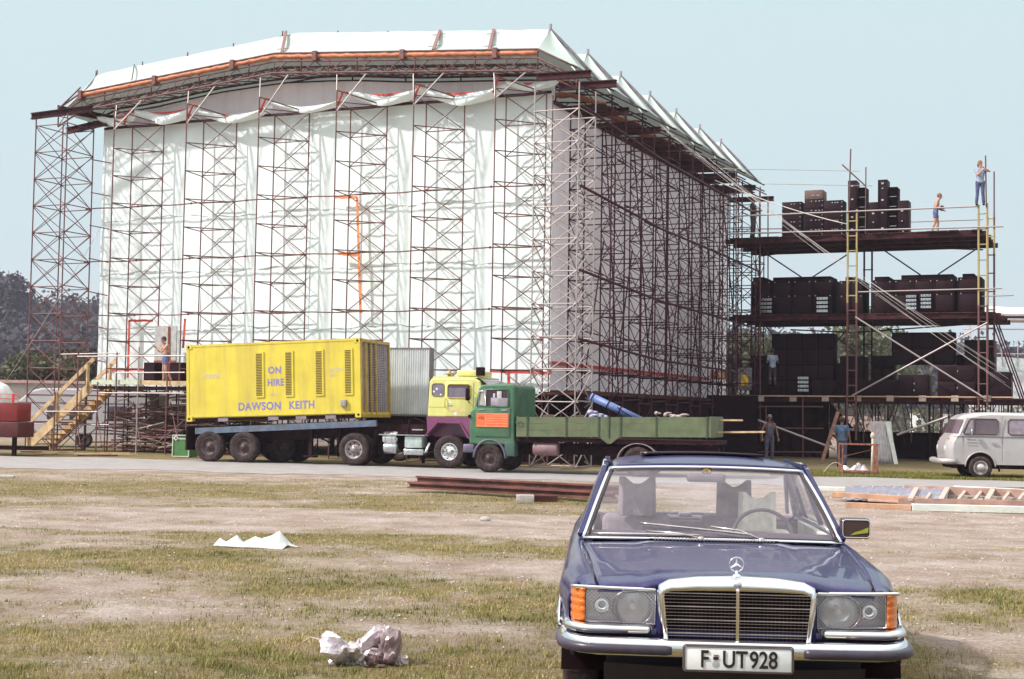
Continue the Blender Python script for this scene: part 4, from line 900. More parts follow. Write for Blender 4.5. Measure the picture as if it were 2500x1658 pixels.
b = MB(); b.bb((-.10, .06, .1), (-.07, .82, H_-.09)); b.build('end_panel', YELD, yc)
b = MB(); b.bb((-.2, .85, .1), (-.15, 2.4, H_-.09)); b.build('radiator_core', mat('radiator', (.05, .03, .05), .7), yc)
b = MB()
for k in range(44):
    z = .13+k*.052; b.bb((-.06, .06, z), (-.05, .82, z+.022)); b.bb((-.05, .86, z), (-.035, 2.38, z+.024))
for y in [1.28+.16*k for k in range(7)]: b.bb((-.034, y, .1), (-.02, y+.02, H_-.09))
b.build('end_grille', mat('grille_grey', (.46, .40, .46), .5), yc)
b = MB(); b.bb((-5.6, .06, .01), (-.3, .16, .11)); b.build('skid', CHAS, yc)
for x in (-4.9, -3.15, -2.2, -1.2): MB().bb((x, .02, -.02), (x+.35, .1, .12)).build('skid_block', mat('grey_block', (.25, .2, .22)), yc)
# ---- grey corrugated trailer behind
gb = thing('corrugated_trailer', 'pale grey corrugated box trailer, its front end between yellow container and lorry cab', 'trailer', T(-.2, 3.2, 1.6), -ALF)
b = MB(); Lg = 1.35
def P(i, j):
    x = -1.0+2.25*i/112; y = .02 if (i % 4) in (0, 1) else -.015
    return (x, y, .02+2.15*j)
b.grid(P, 113, 2, smooth=False); b.bb((-1.0, .03, 0), (1.25, .35, 2.17)); b.build('body', mat('pale_grey_corrugated', (0.74, 0.77, 0.80), 0.45, 0.1, 0.06, 2, dirt=(.42, .42, .45), dfac=.6, streak=True), gb)
b = MB(); b.bb((-1.0, -.03, 2.16), (1.27, .37, 2.2)); b.bb((-1.0, -.03, -.05), (1.27, .37, .0)); b.bb((1.24, -.03, 0), (1.27, .37, 2.17)); b.build('edge_trim', mat('dark_trim', (.2, .16, .18)), gb)
b = MB(); b.bb((-1, .2, -.5), (1.35, .4, -.05)); b.bb((-1, 1.9, -.5), (1.35, 2.1, -.05)); b.build('chassis', CHAS, gb)
for x in (-.5,): wheel(gb, (x, .3, -1.1), .5, .28, DARKR); wheel(gb, (x, 2.0, -1.1), .5, .28, DARKR)
MB().bb((1.0, .1, -1.58), (1.08, .2, -.05)).build('landing_leg', CHAS, gb)
# ---- yellow and purple tractor
tc_ = thing('tractor_lorry', 'pale yellow lorry cab with purple skirt and chrome wheels, pulling the long trailer', 'lorry', T(2.87, 0, 0), -ALF)
L = lambda x, y, z: (x-2.87, y, z)
def cabshape(prof, y0, y1, bevel=.05):
    b = MB(); b.prism([(x, y0, z) for x, z in prof], (0, y1-y0, 0)); return b
prof = [(2.16, 1.55), (3.98, 1.55), (4.02, 2.0), (3.80, 2.66), (3.62, 2.73), (2.28, 2.72), (2.20, 2.62)]
o = bev(cabshape([(x-2.87, z) for x, z in prof], 0, 2.42).build('cab', PALEY, tc_), .045, 3)
b = MB(); b.prism([(x-2.87, -.012, z) for x, z in [(2.14, 1.56), (4.0, 1.56), (4.0, .95), (3.45, .92), (3.22, 1.34), (2.52, 1.36), (2.18, .98)]][::-1], (0, .5, 0)); b.bb(L(2.2, .5, .95), L(3.98, 2.42, 1.55)); b.build('skirt', PURP, tc_)
b = MB()  # wheel arch lip
ar = [(2.10, .96), (2.50, 1.40), (3.22, 1.39), (3.55, .90)]
for (x0, z0), (x1, z1) in zip(ar, ar[1:]): b.bar(L(x0, .04, z0), L(x1, .04, z1), .22, .04)
b.build('wheel_arch', PURP, tc_)
b = MB()
def rr_(b, x0, x1, z0, z1, y, t=.05, d=.03, r=.08):  # rounded frame of tubes
    pts = []
    for cx, cz, a0 in ((x1-r, z1-r, 0), (x0+r, z1-r, 90), (x0+r, z0+r, 180), (x1-r, z0+r, 270)):
        for k in range(5): a = R(a0+k*22.5); pts.append((cx+r*cos(a), y, cz+r*sin(a)))
    b.tube(pts, t, 6, closed=True)
def rpane(b, x0, x1, z0, z1, y, r=.08):
    pts = []
    for cx, cz, a0 in ((x1-r, z1-r, 0), (x0+r, z1-r, 90), (x0+r, z0+r, 180), (x1-r, z0+r, 270)):
        for k in range(5): a = R(a0+k*22.5); pts.append((cx+r*cos(a), y, cz+r*sin(a)))
    b.add(pts, [tuple(range(len(pts)))])
DG = mat('dark_window', (.10, .075, .10), .12, 0, .1, 3)
DGL = mat('hazy_window', (.20, .17, .22), .10, 0, .1, 3)
L2 = -2.87
b = MB(); rpane(b, 2.30+L2, 2.68+L2, 2.18, 2.56, -.006); o = b.build('rear_quarter_window', DGL, tc_); b = MB(); rr_(b, 2.30+L2, 2.68+L2, 2.18, 2.56, -.008, .013); b.build('seal', mat('brown_seal', (.2, .12, .08)), o)
b = MB()
for x, z, r in ((2.45, 2.40, .035), (2.36, 2.32, .03), (2.58, 2.23, .03)): b.lathe([(r, 0), (.001, .001)], (x+L2, -.010, z), (0, -1, 0), 10)
b.build('sticker', mat('white_sticker', (.8, .75, .75)), o)
# door with open-looking window
b = MB(); b.rbox((2.72+L2, -.022, 1.58), (3.62+L2, .01, 2.62), .018); dr = b.build('door', PALEY, tc_)
b = MB(); rpane(b, 2.81+L2, 3.52+L2, 2.14, 2.54, -.028); o = b.build('window', DG, dr)
b = MB(); b.bb((2.84+L2, -.034, 2.15), (3.38+L2, -.029, 2.44)); b.build('pane', DGL, o)
b = MB(); rr_(b, 2.80+L2, 3.53+L2, 2.13, 2.55, -.03, .018); b.build('window_frame', mat('ochre', (.60, .42, .08)), dr)
b = MB(); b.tube([(2.74+L2, -.03, 2.12), (2.74+L2, -.08, 2.1), (2.74+L2, -.08, 1.88), (2.74+L2, -.03, 1.85)], .014, 6); b.build('grab_handle', mat('ochre', (.6, .42, .08)), tc_)
b = MB(); b.bb((2.80+L2, -.04, 1.90), (2.96+L2, -.02, 1.93)); b.build('door_handle', SILVER, dr)
b = MB(); b.lathe([(.05, 0), (.001, .001)], (3.06+L2, -.025, 1.66), (0, -1, 0), 12); b.bb((2.82+L2, -.027, 1.985), (2.92+L2, -.022, 2.01)); b.build('sticker', MATS['white_sticker'], dr)
b = MB(); b.bb((2.85+L2, -.026, 1.72), (3.40+L2, -.022, 1.80)); b.build('faded_lettering', mat('faded_pink', (.66, .50, .26)), dr)
b = MB(); b.bb((2.17+L2, -.006, 1.845), (3.9+L2, .0, 1.852)); b.build('crease', YELD, tc_)
b = MB(); b.bb((2.28+L2, .1, 2.73), (3.7+L2, 2.3, 2.78)); b.rbox((2.95+L2, .35, 2.80), (3.60+L2, 1.9, 2.98), .03); b.build('roof_hatch', PALEY, tc_)
b = MB(); b.lathe([(.001, .22), (.07, .2), (.06, .15), (.16, .12), (.16, .09), (.05, .08), (.05, 0)], (2.70+L2, .4, 2.76), (0, 0, 1), 14); b.build('roof_horn', YELT, tc_)
b = MB(); b.rbox((3.58+L2, .3, 2.82), (3.82+L2, .5, 3.08), .02); b.tube([(3.45+L2, .4, 2.82), (3.42+L2, .4, 2.96)], .02); b.build('roof_lamp', BLACK, tc_)
b = MB(); b.rbox((3.42+L2, -.20, 2.06), (3.56+L2, -.13, 2.42), .03); b.tube([(3.5+L2, 0, 2.5), (3.5+L2, -.18, 2.46), (3.5+L2, -.18, 2.06), (3.5+L2, 0, 1.98)], .014); b.build('mirror', BLACK, tc_)
b = MB(); b.grid(lambda i, j: (3.50+L2+.62*i/12, .1+2.2*j/8, 2.60+.18*sin(pi*min(1, .25+i/14))-.10*(i/12)), 13, 9); b.build('sun_visor', mat('dark_visor', (.07, .04, .07), .2, coat=.6), tc_)
b = MB(); b.bb((3.975+L2, .2, 2.0), (3.99+L2, 2.2, 2.5)); b.build('windscreen', DG, tc_)
b = MB(); b.bb(L(-.9, .7, .75), L(3.9, .85, 1.0)); b.bb(L(-.9, 1.6, .75), L(3.9, 1.75, 1.0)); b.bb(L(.5, .3, 1.02), L(2.1, 2.2, 1.06)); b.bb(L(.6, .7, .5), L(2.1, 1.7, .95)); b.bb(L(3.5, .05, .55), L(4.05, 2.4, .95)); b.build('chassis', CHAS, tc_)
wheel(tc_, L(2.87, .16, .51), .51, .30, CHROME, 'nuts', rr=.50); wheel(tc_, L(2.87, 2.28, .51), .51, .30, DARKR, rr=.5)
wheel(tc_, L(-.23, .14, .51), .51, .30, GREYR, 'holes', rr=.56); wheel(tc_, L(-.23, 2.28, .51), .51, .30, DARKR); wheel(tc_, L(-.23, .5, .51), .51, .30, DARKR)
b = MB(); b.lathe([(.001, 0), (.20, .01), (.22, .04), (.22, .42), (.20, .46), (.001, .47)], L(.66, .28, .86), (1, 0, 0), 22); b.build('fuel_tank', CHROME, tc_)
b = MB(); [b.lathe([(.228, 0), (.228, .03)], L(x, .28, .86), (1, 0, 0), 22) for x in (.76, .98)]; b.build('tank_strap', SILVER, tc_)
b = MB(); b.lathe([(.001, 0), (.17, .01), (.19, .04), (.19, .40), (.17, .44), (.001, .45)], L(.68, .28, .58), (1, 0, 0), 22); b.build('air_tank', SILVER, tc_)
b = MB(); b.rbox(L(1.42, .05, .60), L(1.98, .55, .94), .02); b.build('battery_box', mat('mint_metal', (.58, .66, .64), .3, .3, dirt=(.4, .4, .4)), tc_)
b = MB(); b.rbox(L(1.40, .02, .38), L(2.04, .4, .56), .02); b.tube([L(2.0, .1, .45), L(2.12, .1, .5), L(2.22, .1, .76)], .05, 8); b.build('step', SILVER, tc_)
b = MB(); b.bb(L(.6, -.02, .97), L(2.2, .1, 1.0)); b.bb(L(1.6, .2, 1.13), L(1.95, .4, 1.17)); b.build('catwalk_edge', SILVER, tc_)
b = MB(); b.grid(lambda i, j: L(.36+.02*j, .0+.45*i/3, .28+.85*j/5), 4, 6); solid(b.build('mudflap', BLACK, tc_), .02)
b = MB(); b.tube([L(1.46, .3, 1.0), L(1.46, .3, 1.45)], .03, 6); b.tube([L(.9, .9, 1.2), L(1.4, .9, 1.5), L(2.0, .6, 1.3)], .025, 6); b.build('air_lines', BLACK, tc_)
# ---- green flatbed lorry nearer the camera, facing left
gl = thing('flatbed_lorry', 'green flatbed lorry with orange notice on its door, standing nearest the road', 'lorry', T(4.72, -2.0, 0), -ALF)
L = lambda x, y, z: (x-4.72, y+2.0, z)
Y0 = 0.0
prof = [(4.16, .80), (4.16, 1.72), (4.30, 1.84), (4.42, 2.40), (4.52, 2.50), (5.40, 2.53), (5.48, 2.44), (5.50, .80)]
o = bev(cabshape([(x-4.72, z) for x, z in prof], 0, 2.3).build('cab', GREENC, gl), .05, 3)
b = MB(); b.rbox((4.34-4.72, -.03, 1.02), (5.38-4.72, .02, 1.86), .02); dr = b.build('door', GREENC, gl)
b = MB(); pw = [(4.38, 1.87), (4.47, 2.36), (5.30, 2.38), (5.32, 1.89)]
b.add([(x-4.72, -.022, z) for x, z in pw], [(0, 1, 2, 3)]); o = b.build('side_window', mat('dark_interior', (.055, .03, .045), .3), gl)
b = MB(); b.tube([(x-4.72, -.025, z) for x, z in pw], .018, 6, closed=True); b.build('window_frame', GREENC, o)
b = MB(); b.rbox((4.80-4.72, -.035, 1.90), (5.30-4.72, -.025, 2.13), .01); b.build('lowered_pane', mat('milky_pane', (.33, .29, .33), .15), o)
b = MB(); b.rbox((4.98-4.72, -.034, 2.10), (5.12-4.72, -.028, 2.32), .01); b.rbox((4.86-4.72, -.034, 2.13), (4.93-4.72, -.028, 2.26), .01); b.build('papers', mat('pale_paper', (.55, .55, .55)), o)
b = MB(); b.add([(4.44-4.72, -.034, 1.92), (4.50-4.72, -.034, 2.34), (4.66-4.72, -.034, 2.34), (4.66-4.72, -.034, 1.92)], [(0, 1, 2, 3)]); b.build('quarter_pane', mat('bright_pane', (.42, .42, .36), .1), o)
b = MB(); b.tube([(4.44-4.72, -.04, 1.90), (4.46-4.72, -.06, 2.32), (4.62-4.72, -.06, 2.33), (4.66-4.72, -.04, 1.9)], .012, 6, closed=True); b.build('mirror', SILVER, gl)
MB().bb((4.45-4.72, -.045, 1.775), (4.62-4.72, -.02, 1.80)).build('hinge', SILVER, gl)
MB().bb((5.12-4.72, -.055, 1.765), (5.28-4.72, -.025, 1.80)).build('door_handle', SILVER, dr)
sg = MB().bb((4.385-4.72, -.05, 1.30), (5.335-4.72, -.032, 1.69)).build('notice', mat('orange_red_notice', (.80, .15, .05), .5, 0, .08, 8), dr)
b = MB(); b.bb((4.40-4.72, -.054, 1.31), (5.32-4.72, -.051, 1.325)); b.bb((4.40-4.72, -.054, 1.665), (5.32-4.72, -.051, 1.68)); b.bb((4.66-4.72, -.054, 1.32), (4.675-4.72, -.051, 1.67))
for z in (1.40, 1.47, 1.54, 1.61): b.bb((4.70-4.72, -.054, z), (5.30-4.72, -.051, z+.012))
b.build('notice_lines', mat('salmon', (.85, .38, .22)), sg)
b = MB()
for x, z in ((4.50, 1.57), (4.55, 1.60), (4.60, 1.57), (4.47, 1.55), (4.53, 1.53), (4.58, 1.52), (4.56, 1.56)): b.ball((x-4.72, -.052, z), (.018, .006, .022), 6, 4)
b.build('notice_emblem', mat('dark_red', (.3, .06, .04)), sg)
b = MB(); b.grid(lambda i, j: (4.78-4.72+(.42+.05)*cos(pi-pi*i/20)*1.0, -.03+.40*j, .42+(.52)*sin(pi-pi*i/20)), 21, 2); o = solid(b.build('wheel_arch', mat('dark_arch', (.12, .10, .16), .5), gl), .05)
b = MB(); b.rbox((3.98-4.72, -.02, .56), (4.32-4.72, 2.3, .80), .04); b.build('bumper', mat('dark_arch', (.12, .10, .16), .5), gl)
b = MB(); b.rbox((5.22-4.72, -.01, .48), (5.52-4.72, .4, .90), .02); b.build('step_panel', mat('dark_green', (.05, .10, .08)), gl)
b = MB(); b.rbox((4.12-4.72, -.04, 1.55), (4.2-4.72, .04, 1.64), .02); b.build('side_lamp', BLACK, gl)
b = MB(); b.bb(L(5.5, -1.3, .55), L(11.2, -1.15, .85)); b.bb(L(5.5, -.5, .55), L(11.2, -.35, .85)); b.bb(L(4.2, -1.5, .5), L(5.5, -.3, .8)); b.bb(L(5.55, -1.95, .92), L(11.2, .28, 1.03))
b.bb(L(8.0, -1.6, .45), L(8.6, -.1, .8)); b.build('chassis', CHAS, gl)
b = MB(); b.lathe([(.001, 0), (.19, .02), (.2, .05), (.2, .70), (.19, .73), (.001, .75)], L(6.0, -1.72, .72), (1, 0, 0), 22); b.build('fuel_tank', mat('rusty_pink_tank', (.26, .15, .16), .5), gl)
wheel(gl, L(4.74, -1.86, .42), .42, .26, DARKR, 'nuts', rr=.54); wheel(gl, L(4.74, .12, .42), .42, .26, DARKR)
wheel(gl, L(9.05, -1.86, .42), .42, .28, DARKR, 'nuts', rr=.54); wheel(gl, L(9.05, .12, .42), .42, .28, DARKR)
b = MB(); b.grid(lambda i, j: L(9.05+.58*cos(pi-pi*i/20), -2.0+.40*j, .42+.50*sin(pi-pi*i/20)), 21, 2); solid(b.build('mudguard', mat('pinkish_guard', (.30, .22, .22), .5), gl), .02)
tlt = .016
bed = MB()
def bz(x): return 1.04+tlt*(x-5.57)
def bt(x): return 1.60+tlt*(x-5.57)
for y0, y1 in ((-2.02, -1.97), (.27, .32)):
    n = 3
    for k in range(n):
        f0, f1 = k/n+.006, (k+1)/n-.006
        v = [L(5.57, y0, bz(5.57)*(1-f0)+bt(5.57)*f0), L(11.08, y0, bz(11.08)*(1-f0)+bt(11.08)*f0), L(11.08, y0, bz(11.08)*(1-f1)+bt(11.08)*f1), L(5.57, y0, bz(5.57)*(1-f1)+bt(5.57)*f1)]
        bed.prism(v[::-1], (0, y1-y0, 0))
bed.bb(L(5.55, -1.97, 1.03), L(5.6, .27, 1.62)); bed.bb(L(11.03, -1.97, 1.12), L(11.08, .27, 1.70)); bed.build('drop_sides', GREENB, gl)
b = MB()
for x in (5.87, 7.0, 7.93, 8.22, 8.55, 9.55, 10.95): b.bb(L(x, -2.045, bz(x)-.02), L(x+.035, -2.02, bt(x)+.01)); b.bb(L(x-.02, -2.035, bt(x)-.06), L(x+.055, -2.02, bt(x)))
b.build('side_post', mat('dark_green_iron', (.05, .075, .04)), gl)
b = MB(); b.prism([L(7.95, -2.02, 1.09), L(8.55, -2.02, 1.10), L(8.3, -2.02, .9), L(8.2, -2.02, .9)][::-1], (0, .04, 0)); b.build('hinge_plate', GREENB, gl)
b = MB(); b.tube([L(5.63+.07*cos(t*pi/6), -2.06, 1.45+.07*sin(t*pi/6)) for t in range(12)], .012, 5, closed=True); b.build('ring', GREENB, gl)
# load on the lorry
b = MB(); b.tube([(0, 0, 0), (1.5, 0, -.68)], [.11, .11], 16); ro = b.build('blue_roll', mat('blue_roll', (.13, .19, .42), .45, 0, .12, 4, dirt=(.1, .1, .18))); ro.location = T(7.45, -.9, 2.22); ro.rotation_euler = (0, 0, -ALF); tag(ro, 'strapped blue roll slanting out of the green lorry bed', 'roll')
b = MB(); [b.lathe([(.125, 0), (.125, .03)], (x, 0, -.453*x), (1.5, 0, -.68), 16) for x in (.05, .5, .85)]; b.tube([(.8, -.12, -.3), (1.3, -.12, -.62)], .012, 5); b.build('strap', BLACK, ro)
b = MB(); rr = random.Random(9)
for k in range(8): b.ball((rr.uniform(-.25, .25), rr.uniform(-.1, .1), rr.uniform(0, .2)), (rr.uniform(.06, .16), .1, rr.uniform(.04, .1)), 6, 5)
o = b.build('crumpled_sheeting', mat('lilac_plastic', (.38, .36, .52), .35)); o.location = T(7.75, -1.2, 1.62); tag(o, 'crumpled lilac plastic under the blue roll on the green lorry', 'plastic sheeting')
pl = thing('pallet', 'brown pallet stack lying on the green lorry bed behind its cab', 'pallet', T(6.6, -.7, 1.06), -ALF)
for k in range(5): MB().bb((-.50, -.5, .12*k+.35*(0)), (.5, .5, .12*k+.07)).build('board', mat('pallet_wood', (.30, .17, .15), .7, 0, .25, 6), pl)
b = MB(); b.bb((-.5, -.5, .07), (-.42, .5, .62)); b.bb((.42, -.5, .07), (.5, .5, .62)); b.build('block', MATS['pallet_wood'], pl)
b = MB(); b.bar((0, 0, 0), (3.6, 0, .05), .2, .05); o = b.build('loading_plank', WOOD); o.location = T(8.1, -.2, 1.56); o.rotation_euler = (0, 0, -ALF); tag(o, 'pale timber plank poking out behind the green lorry tail', 'plank')
b = MB(); b.bar((0, 0, 0), (4.2, -.3, .12), .16, .05); o = b.build('loading_plank', WOOD); o.location = T(8.2, -.6, 1.18); o.rotation_euler = (0, 0, -ALF); tag(o, 'thin lower timber sloping out behind the green lorry tail', 'plank')
b = MB()
for k in range(12): b.ball((rr.uniform(-.4, .4), rr.uniform(-.15, .15), rr.uniform(0, .16)), (rr.uniform(.05, .14), .1, rr.uniform(.03, .08)), 6, 5)
o = b.build('crumpled_sacks', mat('grey_sack', (.35, .28, .27), .8)); o.location = T(9.8, -1.2, 1.62); tag(o, 'crumpled grey sacks heaped over the rear of the green lorry bed', 'sacks')
# ---- VW style bus at the right edge
vb = thing('camper_bus', 'pale grey rounded bus parked on the verge at the right edge', 'bus', (12.84, 42.0, 0), -R(6))
BUSP = mat('pale_grey_bus_paint', (0.42, 0.395, 0.40), 0.3, 0, 0.03, 2, coat=0.4, dirt=(.30, .26, .25), dfac=.5, streak=True)
# side outline (x from nose, z): loft across the width
ol = [(.10, .42), (.02, .60), (.0, .80), (.03, 1.05), (.12, 1.20), (.20, 1.30), (.40, 1.78), (.55, 1.88), (.80, 1.94), (1.3, 1.97), (4.2, 1.95), (4.42, 1.75), (4.5, 1.2), (4.5, .42)]
b = MB(); ny = 13
def P(i, j):
    x, z = ol[i]; t = -1+2*j/(ny-1); hw = .86*(1-.035*max(0, (z-1.2))/.7*2)
    s_ = abs(t); k = max(0, s_-.72)/.28
    rd = 1-(1-math.sqrt(max(0, 1-k*k)))                       # rounded corners in plan and roof
    zz = z-(.07*k*k*(1 if z > 1.85 else 0)); xx = x+(.20*k*k if i <= 8 else 0)
    return (xx, .86+t*hw, zz-.02*s_*s_*(z > 1.85))
b.grid(P, len(ol), ny)
for sgn, jj in ((0, 0), (1, ny-1)):
    idx = [P(i, jj) for i in range(len(ol))]; b.add(idx, [tuple(range(len(ol)))])
body = b.build('body', BUSP, vb)
# cut the wheel arch by a dark recess disc plus lip
def hwz(z): return .86*(1-.035*max(0, (z-1.2))/.7*2)
def sy(z): return .86-hwz(z)
for name, xs in (('cab_window', (.62, 1.50)), ('middle_window', (1.78, 3.05)), ('rear_window', (3.15, 4.25))):
    x0, x1 = xs; b = MB(); pts = []
    z0, z1 = 1.31, 1.76
    if name == 'cab_window': q = [(.52, z0), (.50, z0+.05), (.66, z1-.05), (.72, z1), (x1-.06, z1), (x1, z1-.06), (x1, z0+.06), (x1-.06, z0)]
    else: q = [(x0+.06, z0), (x0, z0+.06), (x0, z1-.06), (x0+.06, z1), (x1-.06, z1), (x1, z1-.06), (x1, z0+.06), (x1-.06, z0)]
    pts = [(x, sy(z)-.006, z) for x, z in q]; b.add(pts, [tuple(range(len(pts)))]); o = b.build(name, mat('bus_glass_dark', (.13, .09, .11), .08, 0, .1, 2) if name == 'cab_window' else mat('bus_glass', (.28, .23, .28), .06, 0, .06, 2), vb)
    b = MB(); b.tube([(x, y-.004, z) for x, y, z in pts], .018, 6, closed=True); b.build('window_seal', mat('dark_seal', (.09, .06, .06), .5), o)
    if name == 'cab_window':
        b = MB(); b.bar((.80, sy(1.3)-.012, z0), (.83, sy(1.75)-.012, z1), .03, .02); b.build('quarter_bar', mat('dark_seal', (.09, .06, .06)), o)
        b = MB(); b.add([(x, sy(z)-.010, z) for x, z in ((.54, z0+.02), (.70, z1-.03), (.80, z1-.02), (.78, z0+.02))], [(0, 1, 2, 3)]); b.build('quarter_pane', mat('bus_glass', (.28, .23, .28), .06), o)
def WSC(i, j):
    t = (-1+2*i/20)*.955; z = 1.34+.40*j/5; k = max(0, abs(t)-.72)/.28
    return (.20+.20*(z-1.3)/.48+.20*k*k-.014, .86+t*(hwz(z)+.012), z)
b = MB(); b.grid(WSC, 21, 6); b.build('windscreen', MATS['bus_glass_dark'], vb)
b = MB(); b.bb((1.60, -.004, .50), (1.607, .02, 1.86)); b.bb((.48, -.004, .95), (.485, .02, 1.28)); b.bb((.2, -.006, 1.235), (4.45, .01, 1.245)); b.bb((3.1, -.004, .5), (3.107, .01, 1.86)); b.build('seams', mat('dark_seam', (.14, .12, .12)), vb)
b = MB(); b.bar((1.30, -.03, 1.05), (1.46, -.03, 1.05), .03, .03); b.build('door_handle', SILVER, vb)
b = MB(); b.tube([(.78, .0, 1.32), (.72, -.12, 1.36)], .01); b.lathe([(.001, 0), (.055, .0), (.06, .02), (.001, .03)], (.70, -.14, 1.40), (-1, -.4, 0), 12); b.bb((.68, -.17, 1.30), (.72, -.11, 1.48)); b.build('mirror', SILVER, vb)
b = MB(); b.tube([(-.05+.02*k*k*.12, .86+(k-8)/8*.86, .52) for k in range(0, 17)][::1], .0); b = MB()
pts = [(.30, -.06, .50), (.02, -.05, .50), (-.10, .06, .50), (-.14, .4, .50), (-.15, .86, .50), (-.14, 1.32, .50), (-.10, 1.66, .50), (.02, 1.77, .50)]
b.tube(pts, .085, 8); b.build('bumper', mat('pale_bumper', (.50, .46, .46), .35, .3), vb)
b = MB(); b.lathe([(.001, .05), (.07, .045), (.10, .02), (.11, 0)], (.045, .28, .88), (-1, -.3, 0), 16); b.lathe([(.001, .05), (.07, .045), (.10, .02), (.11, 0)], (.045, 1.44, .88), (-1, .3, 0), 16); b.build('headlight', mat('lens', (.7, .68, .7), .08, .3), vb)
b = MB(); b.rbox((.10, .16, 1.10), (.15, .30, 1.19), .01); b.rbox((.10, 1.42, 1.10), (.15, 1.56, 1.19), .01); b.build('indicator', mat('amber_lens', (.72, .20, .02), .15), vb)
def arch(cx, r, nm):
    b = MB(); n = 24; pts = [(cx+r*cos(pi*k/n), -.007, max(.40, .36+r*sin(pi*k/n))) for k in range(n+1)]; b.add(pts, [tuple(range(len(pts)))]); b.build('wheel_well', BLACK, vb)
    b = MB(); b.tube([(cx+(r+.01)*cos(pi*k/n), -.014, .36+(r+.01)*sin(pi*k/n)) for k in range(n+1)], .022, 6); b.build('arch_lip', BUSP, vb)
arch(.98, .42, 'a'); arch(3.38, .42, 'b')
for x in (.98, 3.38):
    for y in (.02, 1.70):
        o = wheel(vb, (x, y, .33), .33, .19, mat('cream_rim', (.42, .36, .35), .4), 'none', axis=(0, -1, 0) if y < 1 else (0, 1, 0), rr=.60, tread=False)
b = MB(); b.lathe([(.001, .07), (.08, .06), (.115, .03), (.12, 0)], (.98, -.09, .33), (0, -1, 0), 20); b.build('hub_cap', mat('hub_chrome', (.62, .58, .58), .25, .6), vb)
b = MB(); b.bb((.2, .1, .30), (4.4, 1.6, .45)); b.build('underside', BLACK, vb)
b = MB(); b.grid(lambda i, j: (1.55, .05+.2*i/2, .22+.22*j/3), 3, 4); solid(b.build('mudflap', RUBBER, vb), .02)
b = MB()
for x0, x1, z in ((.60, .86, 1.155), (.60, .94, 1.06), (.62, .72, .975), (.74, .92, .975), (.60, .7, 1.175)): b.bb((x0, -.007, z-.012), (x1, -.003, z+.008))
b.build('small_lettering', mat('grey_lettering', (.28, .24, .27)), vb)
# ================================================================ BLUE SALOON IN THE FOREGROUND
PAINT = mat('metallic_blue_paint', (0.011, 0.012, 0.09), 0.40, 0.25, 0.06, 40, coat=0.55, dirt=(0.10, 0.08, 0.11), dfac=0.35)
CARG = glassmat('windscreen_glass', (0.95, 0.96, 0.96), 0.04, 0.10, dustcol=(0.60, 0.53, 0.62))
CARG2 = glassmat('side_glass', (0.95, 0.96, 0.96), 0.05, 0.04)
car = thing('saloon_car', 'dark metallic blue saloon car facing the camera at lower right, plate F UT 928', 'car', (1.158, 7.2, 0), -R(4.0))
XG = lambda y: interp([(.05, .700), (.6, .74), (1.2, .775), (1.75, .815)], y)
def ss(a, b_, x): t = max(0, min(1, (x-a)/(b_-a))); return t*t*(3-2*t)
ZC = [(.0, .845), (.10, .868), (.35, .884), (.8, .903), (1.2, .915), (1.75, .925)]
ZE = [(.0, .800), (.12, .812), (.35, .842), (.8, .868), (1.2, .882), (1.75, .892)]     # height at the hood's side edge
WM = [(.0, .832), (.12, .838), (.35, .870), (.8, .925), (1.3, .925), (2.5, .93), (3.6, .925), (4.4, .90), (4.95, .84)]
def hz_(x, y):
    xg = XG(y); t = min(1, abs(x)/xg); zc, ze = interp(ZC, y), interp(ZE, y)
    rid = 1-ss(.40, .50, abs(x)); base = ze+(zc-ze)*(1-t**2.4)*.75
    return base+(zc-ze)*.25*rid+.006*rid*(1-ss(1.2, 1.7, y))
YF = lambda x: .13+.10*(abs(x)/.86)**3.2                                                # front edge line in plan
# bonnet
b = MB(); nx, ny = 41, 34
def P(i, j):
    f = j/(ny-1); t = -1+2*i/(nx-1); 
    y0 = YF(t*.72)-.02; yb = 1.70+.16*t*t; y = y0+(yb-y0)*f; x = t*(XG(y)-.004)
    z = hz_(x, y)
    if j == 0: z -= .03
    if j == 1: z = hz_(x, y)-.006
    return (x, y, z)
b.grid(P, nx, ny); bon = solid(b.build('bonnet', PAINT, car), .02, -1)
